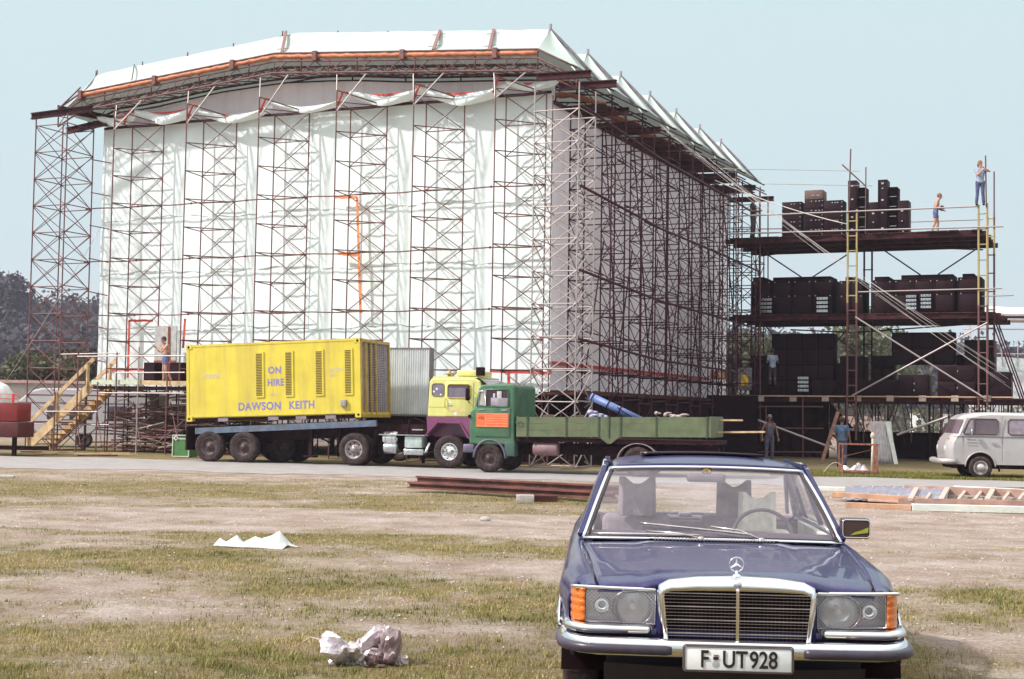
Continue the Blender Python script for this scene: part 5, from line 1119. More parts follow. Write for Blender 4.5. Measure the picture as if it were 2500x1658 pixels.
# wings and flanks (fender, doors, tail) as one shell per side
def flank(sg):
    b = MB(); ys = [.13]+[.16+.06*k for k in range(80)]; ys = [y for y in ys if y < 4.90]+[4.9]
    def sec(y):
        xg = XG(min(y, 1.75)); wm_ = interp(WM, y); ze = interp(ZE, y) if y < 1.75 else interp([(1.75, .892), (2.4, .915), (4.0, .935), (4.9, .87)], y)
        if y > 1.75: xg = interp([(1.75, .815), (2.2, .80), (4.0, .78), (4.9, .68)], y)
        yo = YF(xg) if y < .4 else 0
        pr = [(xg, ze-.03), (xg+.002, ze-.002), (xg+(wm_-xg)*.30, ze+.000), (xg+(wm_-xg)*.62, ze-.022), (xg+(wm_-xg)*.86, ze-.060), (wm_-.002, ze-.13), (wm_, ze-.22), (wm_+.004, .60), (wm_+.006, .57), (wm_-.004, .55), (wm_-.012, .45), (wm_-.03, .33), (wm_-.06, .24)]
        return pr
    def yy(y, k):  # sweep the front back towards the corner
        x = sec(y)[k][0]
        return y + (YF(x)-.13)*(1-ss(.13, .9, y)) - (.0)
    nk = 13
    pts = []
    for y in ys:
        for k in range(nk):
            x, z = sec(y)[k]; pts.append([sg*x, yy(y, k), z])
    arches = [(.86, .375), (3.725, .375)]
    fs = []
    for i in range(len(ys)-1):
        for k in range(nk-1):
            q = [i*nk+k, (i+1)*nk+k, (i+1)*nk+k+1, i*nk+k+1]; cy = sum(pts[a][1] for a in q)/4; cz = sum(pts[a][2] for a in q)/4
            if cz < .43 and cy < .50: continue
            if k >= 3 and cz > .612 and cz < .806 and cy < .36: continue
            if k >= 6 and any((cy-a)**2+(cz-.33)**2 < r*r for a, r in arches): continue
            fs.append(q if sg > 0 else q[::-1])
    for p in pts:
        for a, r in arches:
            d = math.hypot(p[1]-a, p[2]-.33)
            if abs(d-r) < .035 and p[2] < .75 and d > 0: p[1] = a+(p[1]-a)*r/d; p[2] = .33+(p[2]-.33)*r/d
    b.add(pts, fs, True); o = solid(b.build('flank', PAINT, car), .012, 0)
    b = MB(); b.tube([(sg*(interp(WM, y)+.010), yy(y, 7), .585) for y in ys[2:]], .012, 5); b.build('side_moulding', CHROME, o)
    for a, r in arches:
        b = MB(); b.tube([(sg*(interp(WM, a)-.008), a+r*cos(pi*k/20), .33+r*sin(pi*k/20)) for k in range(0, 17)], .010, 5); b.build('arch_trim', CHROME, o)
        b = MB(); b.grid(lambda i, j: (sg*(.60+.30*j), a+(r+.01)*cos(pi*i/20), .33+(r+.01)*sin(pi*i/20)), 21, 2); b.lathe([(r, 0), (.001, .001)], (sg*.60, a, .33), (1, 0, 0), 24); b.build('wheel_well', BLACK, o)
for sg in (-1, 1): flank(sg)
# tail deck and boot, floor
b = MB()
b.grid(lambda i, j: ((-1+2*i/20)*(.775-.08*j/10), 4.08+.80*j/10, .935-.02*(-1+2*i/20)**2-.07*(j/10)**2), 21, 11); b.grid(lambda i, j: ((-1+2*i/20)*.80, 4.89, .86-.6*j/5), 21, 6)
b.build('boot', PAINT, car)
MB().bb((-.80, .5, .20), (.80, 4.8, .26)).build('floor', BLACK, car)
# front: inner dark box, lamp bowls
b = MB(); b.bb((-.66, .30, .20), (.66, .34, .80)); b.bb((-.84, .36, .55), (.84, .40, .80)); b.grid(lambda i, j: ((-1+2*i/20)*.67, .10+.12*(-1+2*i/20)**2+.10*j, .42-.22*j), 21, 2)
b.build('front_valance', mat('dark_valance', (.025, .015, .025), .6), car)
# strip of paint under the lamps and beside the grille
b = MB(); b.grid(lambda i, j: ((-1+2*i/40)*.862, YF((-1+2*i/40)*.862)+.0, .545+.065*j), 41, 2); solid(b.build('front_panel', PAINT, car), .02)
b = MB()
for sg in (-1, 1): b.grid(lambda i, j: (sg*(.375+.04*i/4), .120+.02*i/4, .56+.25*j/6), 5, 7)
solid(b.build('grille_side_panel', PAINT, car), .01)
for sg in (-1, 1):
    b = MB(); b.tube([(sg*(XG(y)-.001), y, interp(ZE, y)-.0035) for y in [.17+.05*k for k in range(33)]], .0045, 5); b.build('shut_line', BLACK, car)
for sg in (-1, 1): MB().tube([(sg*x, YF(x)-.012, .812-.004) for x in [.41+.0225*k for k in range(20)]], .010, 6).build('lamp_top_trim', CHROME, car)
# headlamps
LENS = glassmat('lamp_glass', (.92, .94, .95), .14, .10, .05, (.8, .8, .85))
def lampglass():
    m = bpy.data.materials.new('ribbed_lens'); m.use_nodes = True; n = m.node_tree.nodes; l = m.node_tree.links; n.remove(n['Principled BSDF'])
    tr = n.new('ShaderNodeBsdfTransparent'); tr.inputs[0].default_value = (.95, .95, .96, 1); gl_ = n.new('ShaderNodeBsdfPrincipled'); gl_.inputs['Base Color'].default_value = (.80, .79, .84, 1); gl_.inputs['Roughness'].default_value = .2; gl_.inputs['Metallic'].default_value = .25
    tc = n.new('ShaderNodeTexCoord'); mp = n.new('ShaderNodeMapping'); mp.inputs['Rotation'].default_value = (0, R(45), 0); mp.inputs['Scale'].default_value = (1, 0, 1); mp.vector_type = 'TEXTURE' if False else 'POINT'; l.new(tc.outputs['Object'], mp.inputs[0])
    vo = n.new('ShaderNodeTexVoronoi'); vo.inputs['Scale'].default_value = 72; vo.inputs['Randomness'].default_value = .05; l.new(mp.outputs[0], vo.inputs['Vector'])
    bp = n.new('ShaderNodeBump'); bp.inputs['Strength'].default_value = .7; bp.inputs['Distance'].default_value = .004; l.new(vo.outputs['Distance'], bp.inputs['Height']); l.new(bp.outputs[0], gl_.inputs['Normal'])
    vr = n.new('ShaderNodeValToRGB'); vr.color_ramp.elements[0].position = .25; vr.color_ramp.elements[0].color = (.10, .10, .10, 1); vr.color_ramp.elements[1].position = .50; vr.color_ramp.elements[1].color = (.30, .30, .30, 1); l.new(vo.outputs['Distance'], vr.inputs[0])
    mx = n.new('ShaderNodeMixShader'); l.new(vr.outputs[0], mx.inputs[0]); l.new(tr.outputs[0], mx.inputs[1]); l.new(gl_.outputs[0], mx.inputs[2]); l.new(mx.outputs[0], n['Material Output'].inputs[0])
    return m
PAINT.node_tree.nodes['Principled BSDF'].inputs['Specular IOR Level'].default_value = .3
RIB = lampglass()
AMB = mat('amber_lens_car', (0.66, 0.15, 0.012), .12, 0, .1, 30, coat=.6, bump=.5, bscale=50)
REFL = mat('lamp_reflector', (.85, .85, .86), .12, 1.0, .03, 10)
for sg in (-1, 1):
    b = MB(); xa, xb = .410, .765
    fr = lambda x, z: (sg*x, YF(x)-.008, z)
    def G(i, j): x = xa+(xb-xa)*i/14; z = .634+.162*j/8; return (sg*x, YF(x)-.012-.008*sin(pi*j/8), z)
    b.grid(G, 15, 9); hl = b.build('headlight', RIB, car)
    b = MB(); b.add([(sg*.40, YF(.43)+.09, .622), (sg*.77, YF(.77)+.06, .622), (sg*.77, YF(.77)+.06, .80), (sg*.40, YF(.43)+.09, .80)], [(0, 1, 2, 3)])
    b.bb((sg*.40, YF(.43), .612), (sg*.77, YF(.77)+.05, .624)) ; b.build('lamp_bowl', mat('lamp_bowl_grey', (.30, .24, .28), .25, .7), hl)
    b = MB(); c = (sg*.525, YF(.55)+.085, .714)
    b.lathe([(.094, -.07), (.086, -.045), (.066, -.022), (.033, -.006), (.015, 0)], c, (0, 1, 0), 28); b.lathe([(.045, -.055), (.04, -.03), (.02, -.02)], (sg*.685, YF(.7)+.06, .714), (0, 1, 0), 20); b.build('reflector', REFL, hl)
    b = MB(); b.lathe([(.001, -.05), (.018, -.045), (.018, 0)], c, (0, 1, 0), 14); b.build('bulb', mat('bulb', (.6, .55, .55), .1, .5), hl)
    b = MB(); b.tube([fr(x, z) for x, z in [(xa, .799), (xb, .799), (xb+.003, .632), (xa, .630)]], .006, 6, closed=True); b.tube([(sg*(.525+.105*cos(t*pi/12)), YF(.55)-.018, .714+.080*max(-1, min(1, 1.15*sin(t*pi/12)))) for t in range(24)], .003, 4, closed=True); b.build('lamp_rim', mat('dark_chrome', (.35, .32, .35), .2, .8), hl)
    b = MB()
    def G2(i, j):
        f = i/10; x = .770+.074*math.sin(f*pi/2); y = YF(.77)-.012+.20*(1-cos(f*pi/2))*.9; z = .630+.170*j/24; rb = .006*abs(sin(j/24*pi*4.5)); return (sg*(x+rb*f), y-rb*(1-f), z)
    b.grid(G2, 11, 25); solid(b.build('indicator', AMB, car), .006)
# grille
gy = .035
gr = MB()
oc = [(-.405, .795), (-.385, .845), (-.30, .872), (-.15, .884), (0, .888), (.15, .884), (.30, .872), (.385, .845), (.405, .795), (.395, .70), (.372, .535)]
def shell():
    b = MB(); out = [(-.372, .535), (-.395, .70), (-.405, .80), (-.392, .838), (-.34, .862), (-.2, .879), (0, .886), (.2, .879), (.34, .862), (.392, .838), (.405, .80), (.395, .70), (.372, .535)]
    inn = [(-.345, .535), (-.362, .70), (-.370, .785), (-.366, .806), (-.33, .815), (-.2, .820), (0, .822), (.2, .820), (.33, .815), (.366, .806), (.370, .785), (.362, .70), (.345, .535)]
    n = len(out); mid = [((a[0]*.55+c[0]*.45), (a[1]*.55+c[1]*.45)) for a, c in zip(out, inn)]
    rings = [[(x, gy+.20, z-.0) for x, z in out], [(x*.998, gy+.055, z) for x, z in out], [(x, gy+.012, z) for x, z in mid], [(x, gy+.004, z) for x, z in inn], [(x, gy+.07, z) for x, z in inn]]
    b.grid(lambda i, j: rings[i][j], 5, n); return b
sh = solid(shell().build('grille_shell', CHROME, car), .004)
b = MB(); b.bb((-.375, gy+.10, .53), (.375, gy+.12, .83)); b.build('radiator_dark', BLACK, sh)
b = MB()
z0, z1 = .545, .812
for k in range(16):
    z = z0+(z1-z0)*(k+.5)/16; big = k % 4 == 3; hw = interp([(.535, .345), (.7, .362), (.81, .368)], z)
    b.bar((-hw, gy+.035-(.014 if big else 0), z), (hw, gy+.035-(.014 if big else 0), z), .014 if big else .006, .0040 if big else .0020)
b.build('grille_bar', mat('grille_chrome', (.62, .56, .58), .3, .8), sh)
b = MB()
for k in range(-18, 19):
    if k: b.bar((k*.0193, gy+.042, z0-.01), (k*.0193*1.02, gy+.042, z1+.002), .0014, .006, up=(0, 1, 0))
b.build('grille_slat', mat('grille_slat_grey', (.10, .07, .08), .4, .6), sh)
MB().bb((-.008, gy-.004, .537), (.008, gy+.03, .822)).build('centre_bar', CHROME, sh)
b = MB(); b.lathe([(.001, -.012), (.016, -.010), (.021, -.004), (.022, .004)], (0, gy+.010, .850), (0, 1, .15), 22); b.build('badge', mat('badge_silver', (.75, .78, .85), .2, .8), sh)
# bonnet emblem: ring and three-pointed star
em = MB(); ec = Vector((0, gy+.075, .948)); r0 = .036
em.tube([ec+Vector((r0*cos(k*pi/18), 0, r0*sin(k*pi/18))) for k in range(36)], .0030, 6, closed=True)
for a in (90, 210, 330):
    d = Vector((cos(R(a)), 0, sin(R(a)))); s_ = Vector((-d.z, 0, d.x))
    em.add([ec+s_*.007, ec+d*r0, ec-s_*.007, ec+Vector((0, -.006, 0)), ec+Vector((0, .006, 0))], [(0, 1, 3), (1, 2, 3), (1, 0, 4), (2, 1, 4)])
em.lathe([(.001, .032), (.005, .03), (.005, .018), (.010, .014), (.024, .006), (.026, -.004), (.001, -.006)], (0, gy+.075, .886), (0, 0, 1), 20); em.build('hood_emblem', CHROME, car)
# bumpers
def bump(path, zc, h, dep, name, m, n=9, parent=None, endcap=True):
    parent = parent or car
    b = MB(); pr = []
    for k in range(n+1):
        a = -pi/2+pi*k/n; pr.append((dep*cos(a)**.6 if cos(a) > 0 else 0, h/2*sin(a)))
    pr = [(-.01, -h/2)]+pr+[(-.01, h/2)]
    P_ = [Vector((x, y, 0)) for x, y in path]; m_ = len(P_)
    nor = []
    for i in range(m_):
        d = (P_[min(i+1, m_-1)]-P_[max(i-1, 0)]).normalized(); nor.append(Vector((d.y, -d.x, 0)))
    b.grid(lambda i, j: P_[i]+nor[i]*pr[j][0]*(1 if 0 < i < m_-1 else .7)+Vector((0, 0, zc+pr[j][1]*(1 if 0 < i < m_-1 else .8))), m_, len(pr)); 
    for i in (0, m_-1): b.add([P_[i]+nor[i]*p_[0]*.7+Vector((0, 0, zc+p_[1]*.8)) for p_ in pr], [tuple(range(len(pr)))])
    return solid(b.build(name, m, parent), .003)
bp = lambda x: .06+.035*(abs(x)/.8)**2
path = [(-.868, .85), (-.863, .45), (-.85, .27), (-.825, .19), (-.78, .125)]+[(x, bp(x)-.01) for x in (-.7, -.5, -.3, -.1, .1, .3, .5, .7)]+[(.78, .125), (.825, .19), (.85, .27), (.863, .45), (.868, .85)]
bm_ = bump(path, .527, .092, .050, 'bumper', CHROME)
rub = mat('bumper_rubber', (.045, .035, .055), .35, 0, .1, 20)
for sg in (-1, 1):
    pth = [(x, bp(x)-.058) for x in (.33, .36, .45, .55, .65, .75)]+[(.80, .065), (.855, .120), (.888, .21), (.905, .40), (.908, .82)]
    pth = [(x, y) for x, y in pth]
    if sg < 0: pth = [(-x, y) for x, y in pth][::-1]
    bump(pth, .519, .046, .024, 'rubber_strip', rub, parent=bm_)
    pth = [(x, .115+.02*(x/.8)**2) for x in (.43, .45, .55, .65, .75)]+[(.795, .165), (.828, .22), (.845, .33), (.848, .5)]
    if sg < 0: pth = [(-x, y) for x, y in pth][::-1]
    o = bump(pth, .606, .046, .045, 'upper_bumper', CHROME)
    q = [(x*1.0, y-.034) for x, y in pth][2:-1] if sg > 0 else [(x, y-.034) for x, y in pth][1:-2]
    q = [(x+(.03*sg if abs(x) > .86 else 0), y) for x, y in q]
    bump(q, .596, .018, .018, 'rubber_strip', rub, parent=o)
# number plate
pt = MB(); pt.rbox((-.272, -.022, .426), (.272, -.004, .556), .008); npl = pt.build('number_plate', mat('plate_white', (.78, .80, .80), .35, 0, .05, 10, dirt=(.6, .58, .56), dfac=.5), car)
b = MB(); rr_(b, -.266, .266, .432, .549, -.023, .0035, r=.012); rr_(b, -.272, .272, .426, .556, -.018, .005, r=.014); b.build('plate_rim', mat('plate_rim', (.16, .13, .14), .3, .5), npl)
PB = mat('plate_black', (.02, .01, .012), .4)
rt = (pi/2, 0, 0)
text('F', .118, (-.190, -.0235, .450), rt, PB, npl, sx=.80, off=.0018); text('UT', .118, (-.080, -.0235, .450), rt, PB, npl, sx=.82, off=.0018, sp=1.0); text('928', .118, (.055, -.0235, .450), rt, PB, npl, sx=.80, off=.0018)
MB().bb((-.124, -.026, .486), (-.098, -.0225, .500)).build('dash', PB, npl)
b = MB(); b.lathe([(.018, 0), (.001, .001)], (-.111, -.0235, .464), (0, -1, 0), 16); b.build('seal', mat('seal_grey', (.42, .40, .42), .5), npl)
b = MB(); b.bb((-.122, -.0245, .503), (-.098, -.0225, .511)); b.build('seal', mat('seal_rust', (.3, .12, .1)), npl)
# cowl vents, wipers
b = MB()
for k in range(-17, 18):
    x = k*.0215; b.bar((x, 1.655+.16*(x/.8)**2, hz_(x, 1.66)+.012), (x, 1.70+.16*(x/.8)**2, hz_(x, 1.70)+.013), .010, .010)
b.build('cowl_vent', mat('vent_silver', (.62, .58, .62), .3, .6), car)
b = MB(); b.grid(lambda i, j: ((-1+2*i/20)*.40, 1.645+.065*j+.16*((-1+2*i/20)*.5)**2, hz_(0, 1.68)+.0085), 21, 2); b.build('cowl_dark', BLACK, car)
# greenhouse
WB = lambda t: Vector((t*.815, 1.74+.20*t*t, .934-.022*t*t))       # bottom of the screen
WTp = lambda t: Vector((t*.655, 2.46+.10*t*t, 1.352-.020*t*t))      # top
b = MB(); b.grid(lambda i, j: WB(-1+2*i/24).lerp(WTp(-1+2*i/24), j/10)+Vector((0, -.03*sin(pi*j/10), .012*sin(pi*j/10))), 25, 11); ws = b.build('windscreen', CARG, car)
b = MB(); b.tube([WB(-1+2*i/24)+Vector((0, -.012, -.002)) for i in range(25)], .013, 8); b.tube([WTp(-1+2*i/24)+Vector((0, -.012, .004)) for i in range(25)], .013, 8)
for t in (-1, 1): b.tube([WB(t).lerp(WTp(t), j/10)+Vector((0, -.03*sin(pi*j/10)-.008, .012*sin(pi*j/10))) for j in range(11)], .013, 8)
b.build('windscreen_trim', CHROME, ws)
b = MB(); b.tube([(WB(-1+2*i/24)*.985).lerp(WTp(-1+2*i/24), .015)+Vector((0, .012, .012)) for i in range(25)], .014, 8); b.tube([WTp(-1+2*i/24)+Vector((0, -.018, -.014)) for i in range(25)], .010, 8)
for t in (-1, 1): b.tube([WB(t*.97).lerp(WTp(t*.965), j/10)+Vector((0, -.028*sin(pi*j/10), .012*sin(pi*j/10))) for j in range(11)], .012, 8)
b.build('windscreen_seal', mat('black_seal', (.02, .012, .02), .4), ws)
# wipers
b = MB()
def wiper(a, t0, tip, t1):
    def g(t, f): return WB(t).lerp(WTp(t), f)+Vector((0, -.03*sin(pi*f)-.035, .012*sin(pi*f)+.012))
    p0 = WB(t0)+Vector((0, -.05, .01)); pm = g(*a); b.tube([p0, g((t0*.6+a[0]*.4), a[1]*.7), pm], .006, 6)
    n = 14; b.tube([g(t1[0]+(tip[0]-t1[0])*k/n, t1[1]+(tip[1]-t1[1])*k/n) for k in range(n+1)], .0075, 6)
    b.lathe([(.001, .012), (.018, .008), (.02, -.01)], p0, (0, -.3, 1), 12)
wiper((-.52, .07), -.10, (-.93, .035), (-.10, .03)); wiper((-.02, .14), .36, (-.58, .17), (.30, .05)); b.build('wiper', mat('wiper_steel', (.55, .50, .50), .25, .9), car)
# roof
RFW = [(2.46, .632), (3.0, .645), (3.55, .625)]
def RP_(i, j):
    y = 2.455+(3.60-2.455)*j/16; t = -1+2*i/24; w = interp(RFW, y)+.022; z = 1.368+.052*(1-abs(t)**2.6)*(ss(2.3, 2.95, y))*(1-.25*ss(3.2, 3.6, y))+.012*ss(2.45, 2.8, y)-.012*t*t
    return (t*w, y+.10*t*t*(1-ss(2.45, 3.2, y)), z-(.02 if abs(t) > .99 else 0))
b = MB(); b.grid(RP_, 25, 17); solid(b.build('roof', PAINT, car), .015, -1)
b = MB(); b.grid(lambda i, j: ((-1+2*i/16)*.43, 2.86+.46*j/8-.03*(1-(-1+2*i/16)**2), 1.444-.012*((-1+2*i/16))**2-.010*j/8), 17, 9); solid(b.build('sunroof', mat('sunroof_black', (.02, .012, .015), .3), car), .018)
b = MB()
for sg in (-1, 1):
    b.tube([WTp(sg)+Vector((sg*.035, 0, .012)), (sg*.685, 2.9, 1.375), (sg*.67, 3.4, 1.372), (sg*.66, 3.6, 1.33), (sg*.74, 4.05, .96)], .016, 8)
b.build('gutter_trim', CHROME, car)
for sg in (-1, 1):  # pillars
    b = MB()
    A0, A1 = Vector((sg*.835, 1.97, .925)), Vector((sg*.675, 2.60, 1.362))
    b.bar(A0, A1, .03, .03); b.bar((sg*.845, 2.92, .93), (sg*.675, 2.95, 1.375), .06, .03); b.prism([(sg*.85, 3.66, .93), (sg*.81, 4.12, .93), (sg*.665, 3.60, 1.36), (sg*.675, 3.42, 1.375)], (-sg*.02, 0, 0))
    b.bar(A1, (sg*.668, 3.6, 1.37), .035, .035); b.build('pillar', PAINT, car)
    b = MB(); b.tube([A0+Vector((sg*.012, .05, 0)), A1+Vector((sg*.012, .03, -.01)), (sg*.69, 3.4, 1.355), (sg*.80, 3.7, .95), A0+Vector((sg*.014, .06, .01))], .010, 6); b.tube([(sg*.84, 2.25, .95), (sg*.74, 2.43, 1.22)], .008, 6); b.build('window_trim', CHROME, car)
    b = MB(); b.add([A0+Vector((0, .03, 0)), A1+Vector((0, .03, 0)), Vector((sg*.675, 2.94, 1.365)), Vector((sg*.845, 2.9, .93))], [(0, 1, 2, 3)]); b.build('front_side_window', CARG2, car)
    b = MB(); b.add([Vector((sg*.845, 2.98, .93)), Vector((sg*.675, 2.98, 1.365)), Vector((sg*.675, 3.42, 1.36)), Vector((sg*.84, 3.7, .93))], [(0, 1, 2, 3)]); b.build('rear_side_window', CARG2, car)
b = MB(); b.grid(lambda i, j: Vector(((-1+2*i/12)*(.64+.09*j/6), 3.62+.44*j/6+.04*sin(pi*i/12), 1.355-.40*j/6)), 13, 7); b.build('rear_window', CARG2, car)
# mirror
b = MB(); b.rbox((.825, 1.98, .935), (1.012, 2.08, 1.066), .022, 3); b.tube([(.80, 2.06, .945), (.88, 2.05, .975)], .025, 8); mi = b.build('door_mirror', mat('mirror_shell', (.05, .035, .045), .25, .3, coat=.5), car)
b = MB(); rpane(b, .837, 1.002, .947, 1.055, 1.976, .02); b.build('mirror_glass', mat('mirror_dark', (.06, .035, .035), .08, 0, .1, 3), mi)
b = MB(); rr_(b, .835, 1.004, .945, 1.057, 1.975, .004, r=.02); b.build('mirror_rim', CHROME, mi)
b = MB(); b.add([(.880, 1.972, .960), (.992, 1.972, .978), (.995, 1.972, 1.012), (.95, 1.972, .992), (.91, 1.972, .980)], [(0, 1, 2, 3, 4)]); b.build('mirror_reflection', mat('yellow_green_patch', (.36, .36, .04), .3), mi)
# interior
SEAT = mat('shaded_velour', (.24, .19, .22), .9, 0, .1, 20); SEATL = mat('sunlit_cream_velour', (.80, .76, .66), .9, 0, .1, 20); INT = mat('interior_dark', (.05, .04, .065), .7, 0, .15, 10)  # sunlight on the driver's seat and shade on the others put into two velours
b = MB(); b.grid(lambda i, j: (WB(-1+2*i/20).x*.97, WB(-1+2*i/20).y+.03+.34*j/6, .945+.02*sin(pi*j/6)-.05*(j == 6)-.02*(-1+2*i/20)**2), 21, 7); b.bb((-.76, 2.2, .5), (.76, 2.28, .90)); b.build('dashboard', INT, car)
b = MB(); b.tube([Vector((.37, 2.34, .90))+Vector((.20*cos(k*pi/16), .09*sin(k*pi/16), .18*sin(k*pi/16))) for k in range(32)], .013, 8, closed=True); b.tube([(.19, 2.34, .90), (.37, 2.33, .88), (.55, 2.34, .90)], .018, 6); b.ball((.37, 2.33, .88), (.07, .04, .06)); b.build('steering_wheel', INT, car)
def seat(x, y, zt, m, hw=.24):
    b = MB(); b.rbox((x-hw, y, .45), (x+hw, y+.14, zt-.26), .05, 3); b.rbox((x-hw, y-.45, .42), (x+hw, y+.1, .58), .05, 3); o = b.build('seat', m, car)
    b = MB()
    def H(i, j, d): t = -1+2*i/16; f = j/6; top = zt-.055+.055*abs(t)**1.6*1.3-.02*(abs(t) > .95); return (x+t*.135*(1-.04*f), y+.02+d+.03*abs(t)**2*-1.2, zt-.27+(top-zt+.27)*f)
    b.grid(lambda i, j: H(i, j, 0), 17, 7); q = solid(b.build('headrest', m, o), .07, 1); md = q.modifiers.new('soft', 'BEVEL'); md.width = .02; md.segments = 3; md.limit_method = 'ANGLE'
seat(-.46, 2.72, 1.275, SEAT); seat(.36, 2.66, 1.19, SEATL); seat(.27, 3.45, 1.235, SEAT)
b = MB(); b.rbox((-.70, 3.45, .45), (.70, 3.62, .92), .05, 3); b.bb((-.72, 3.6, .90), (.72, 4.02, .93)); b.build('rear_bench', mat('rear_bench_dark', (.12, .09, .12), .9), car)
b = MB(); b.rbox((-.12, 3.75, .93), (-.02, 3.85, .96), .01); b.build('shelf_item', SEAT, car)
b = MB()
for sg in (-1, 1): b.bb((sg*.80, 2.0, .5), (sg*.76, 3.6, .93))
b.build('door_lining', SEATL, car)
b = MB(); b.rbox((-.055-.08, 2.40, 1.258), (.145-.02, 2.43, 1.315), .02, 3); b.tube([(.0, 2.42, 1.31), (.0, 2.45, 1.345)], .008, 6); b.build('rear_view_mirror', mat('mirror_back', (.14, .11, .14), .4), car)
b = MB(); pts = [(.034*cos(t*pi/12)*1.0, 0, .021*abs(sin(t*pi/12))**1.3*(1 if sin(t*pi/12) > 0 else -1)) for t in range(24)]; b.add([(p[0]-.0, 2.432, 1.333+p[2]) for p in pts], [tuple(range(24))]); st = b.build('sticker', mat('ochre_sticker', (.75, .45, .10), .5), car)
b = MB(); b.tube([(p[0], 2.428, 1.333+p[2]) for p in pts], .0025, 4, closed=True); b.build('sticker_rim', BLACK, st); text('1', .034, (-.008, 2.424, 1.322), rt, BLACK, st, extrude=.0005)
b = MB(); b.tube([(.60, 3.0, .93), (.66, 2.95, 1.02), (.655, 2.95, 1.06)], .006, 6); b.ball((.655, 2.95, 1.07), .02); b.build('seat_belt_anchor', INT, car)
for sg in (-1, 1):
    wheel(car, (sg*.79, .86, .33), .33, .205, DARKR, 'none', axis=(sg, 0.12*0, 0), rr=.56, name='wheel'); wheel(car, (sg*.78, 3.725, .33), .33, .205, DARKR, 'none', axis=(sg, 0, 0), rr=.56)
# ================================================================ GROUND, ROAD, HILLS
def fbm(x, y, s, o=4):
    v = 0; a = 1; t = 0
    for k in range(o): v += a*noise.noise(Vector((x*s, y*s, 3.3*k))); t += a; a *= .55; s *= 2.1
    return v/t
def turf(x, y0):
    y = y0+1.7*fbm(x+3, y0*.6, .22, 2)*ss(12, 20, y0)
    b = 0
    if y < 19.8: b = .10-.08*ss(6, 12, x)
    elif y < 24.5: b = -.34
    elif y < 34.5: b = .16*(1-ss(2, 9, x))-.12*ss(2, 9, x)
    else: b = -.15
    b -= .38*ss(2.8, 4.2, x)*ss(13.5, 15.5, y)*(1-ss(34, 36, y)); b += .10*(1-ss(10, 13, y))
    b -= .55*math.exp(-((x-1.3)**2/3.0+(y-14.6)**2/1.8)); b -= .5*math.exp(-((x+5.0)**2/2.5+(y-13)**2/2)); b -= .45*math.exp(-((x-.6)**2/1.6+(y-8.8)**2/.25)); b -= .5*math.exp(-((x-4.6)**2/1.5+(y-9.6)**2/3))
    v = b+1.15*fbm(x+.5*y*.1, y*1.25, .32)+.42*fbm(x+7, y+3, 1.5)+.2*fbm(x, y, 5, 2)
    if y > 44.5: v = .25+.5*fbm(x, y, .3)
    return max(0.0, min(1.0, .5+1.6*v))
def gz(x, y):
    if y > 36.5 or y < 1: return 0.0
    k = ss(1, 4, y)*(1-ss(33, 36, y)); return k*(.035*fbm(x, y, .35, 3)+.012*fbm(x, y, 2.5, 2))
def lines(a, segs):
    out = [a]
    for e, st in segs:
        while out[-1] < e-1e-6: out.append(min(e, out[-1]+st))
    return out
yl = lines(-60, [(0, 12), (5, .6), (20, .13), (37, .22), (60, 1.2), (200, 14), (900, 100)])
xl = lines(-900, [(-200, 100), (-20, 15), (-9, .5), (9, .14), (20, .5), (200, 15), (900, 100)])
me = bpy.data.meshes.new('ground'); nx, ny = len(xl), len(yl)
vs = [(x, y, gz(x, y)) for y in yl for x in xl]
me.from_pydata(vs, [], [(j*nx+i, j*nx+i+1, (j+1)*nx+i+1, (j+1)*nx+i) for j in range(ny-1) for i in range(nx-1)])
me.polygons.foreach_set('use_smooth', [True]*len(me.polygons))
at_ = me.attributes.new('turf', 'FLOAT', 'POINT'); at_.data.foreach_set('value', [turf(x, y) if (abs(x) < 22 and 0 < y < 62) else .35 for y in yl for x in xl])
g = bpy.data.materials.new('rough_ground'); g.use_nodes = True; n = g.node_tree.nodes; l = g.node_tree.links; bs = n['Principled BSDF']; bs.inputs['Roughness'].default_value = .95; bs.inputs['Specular IOR Level'].default_value = .15
tc = n.new('ShaderNodeTexCoord'); 
def NZ(sc, dt=8, ro=.65): k = n.new('ShaderNodeTexNoise'); k.inputs['Scale'].default_value = sc; k.inputs['Detail'].default_value = dt; k.inputs['Roughness'].default_value = ro; l.new(tc.outputs['Object'], k.inputs['Vector']); return k
def RAMP(src, els):
    r = n.new('ShaderNodeValToRGB'); e = r.color_ramp.elements
    while len(e) < len(els): e.new(.5)
    for q, (p, c) in zip(e, els): q.position = p; q.color = (*c, 1)
    l.new(src, r.inputs[0]); return r
d1 = RAMP(NZ(1.1).outputs[0], [(.32, (.235, .17, .14)), (.52, (.34, .275, .238)), (.70, (.43, .375, .345))])
d2 = RAMP(NZ(28, 6, .8).outputs[0], [(.38, (.30, .25, .25)), (.47, (.95, .95, .95)), (.62, (1.3, 1.3, 1.3))])
mm = n.new('ShaderNodeMixRGB'); mm.blend_type = 'MULTIPLY'; mm.inputs[0].default_value = .75; l.new(d1.outputs[0], mm.inputs[1]); l.new(d2.outputs[0], mm.inputs[2])
g1 = RAMP(NZ(1.8).outputs[0], [(.34, (.235, .165, .09)), (.5, (.20, .158, .07)), (.68, (.135, .13, .046))])
g2 = RAMP(NZ(45, 5, .8).outputs[0], [(.40, (.22, .17, .13)), (.5, (.9, .9, .9)), (.62, (1.4, 1.35, 1.25))])
m2 = n.new('ShaderNodeMixRGB'); m2.blend_type = 'MULTIPLY'; m2.inputs[0].default_value = .85; l.new(g1.outputs[0], m2.inputs[1]); l.new(g2.outputs[0], m2.inputs[2])
a = n.new('ShaderNodeAttribute'); a.attribute_name = 'turf'
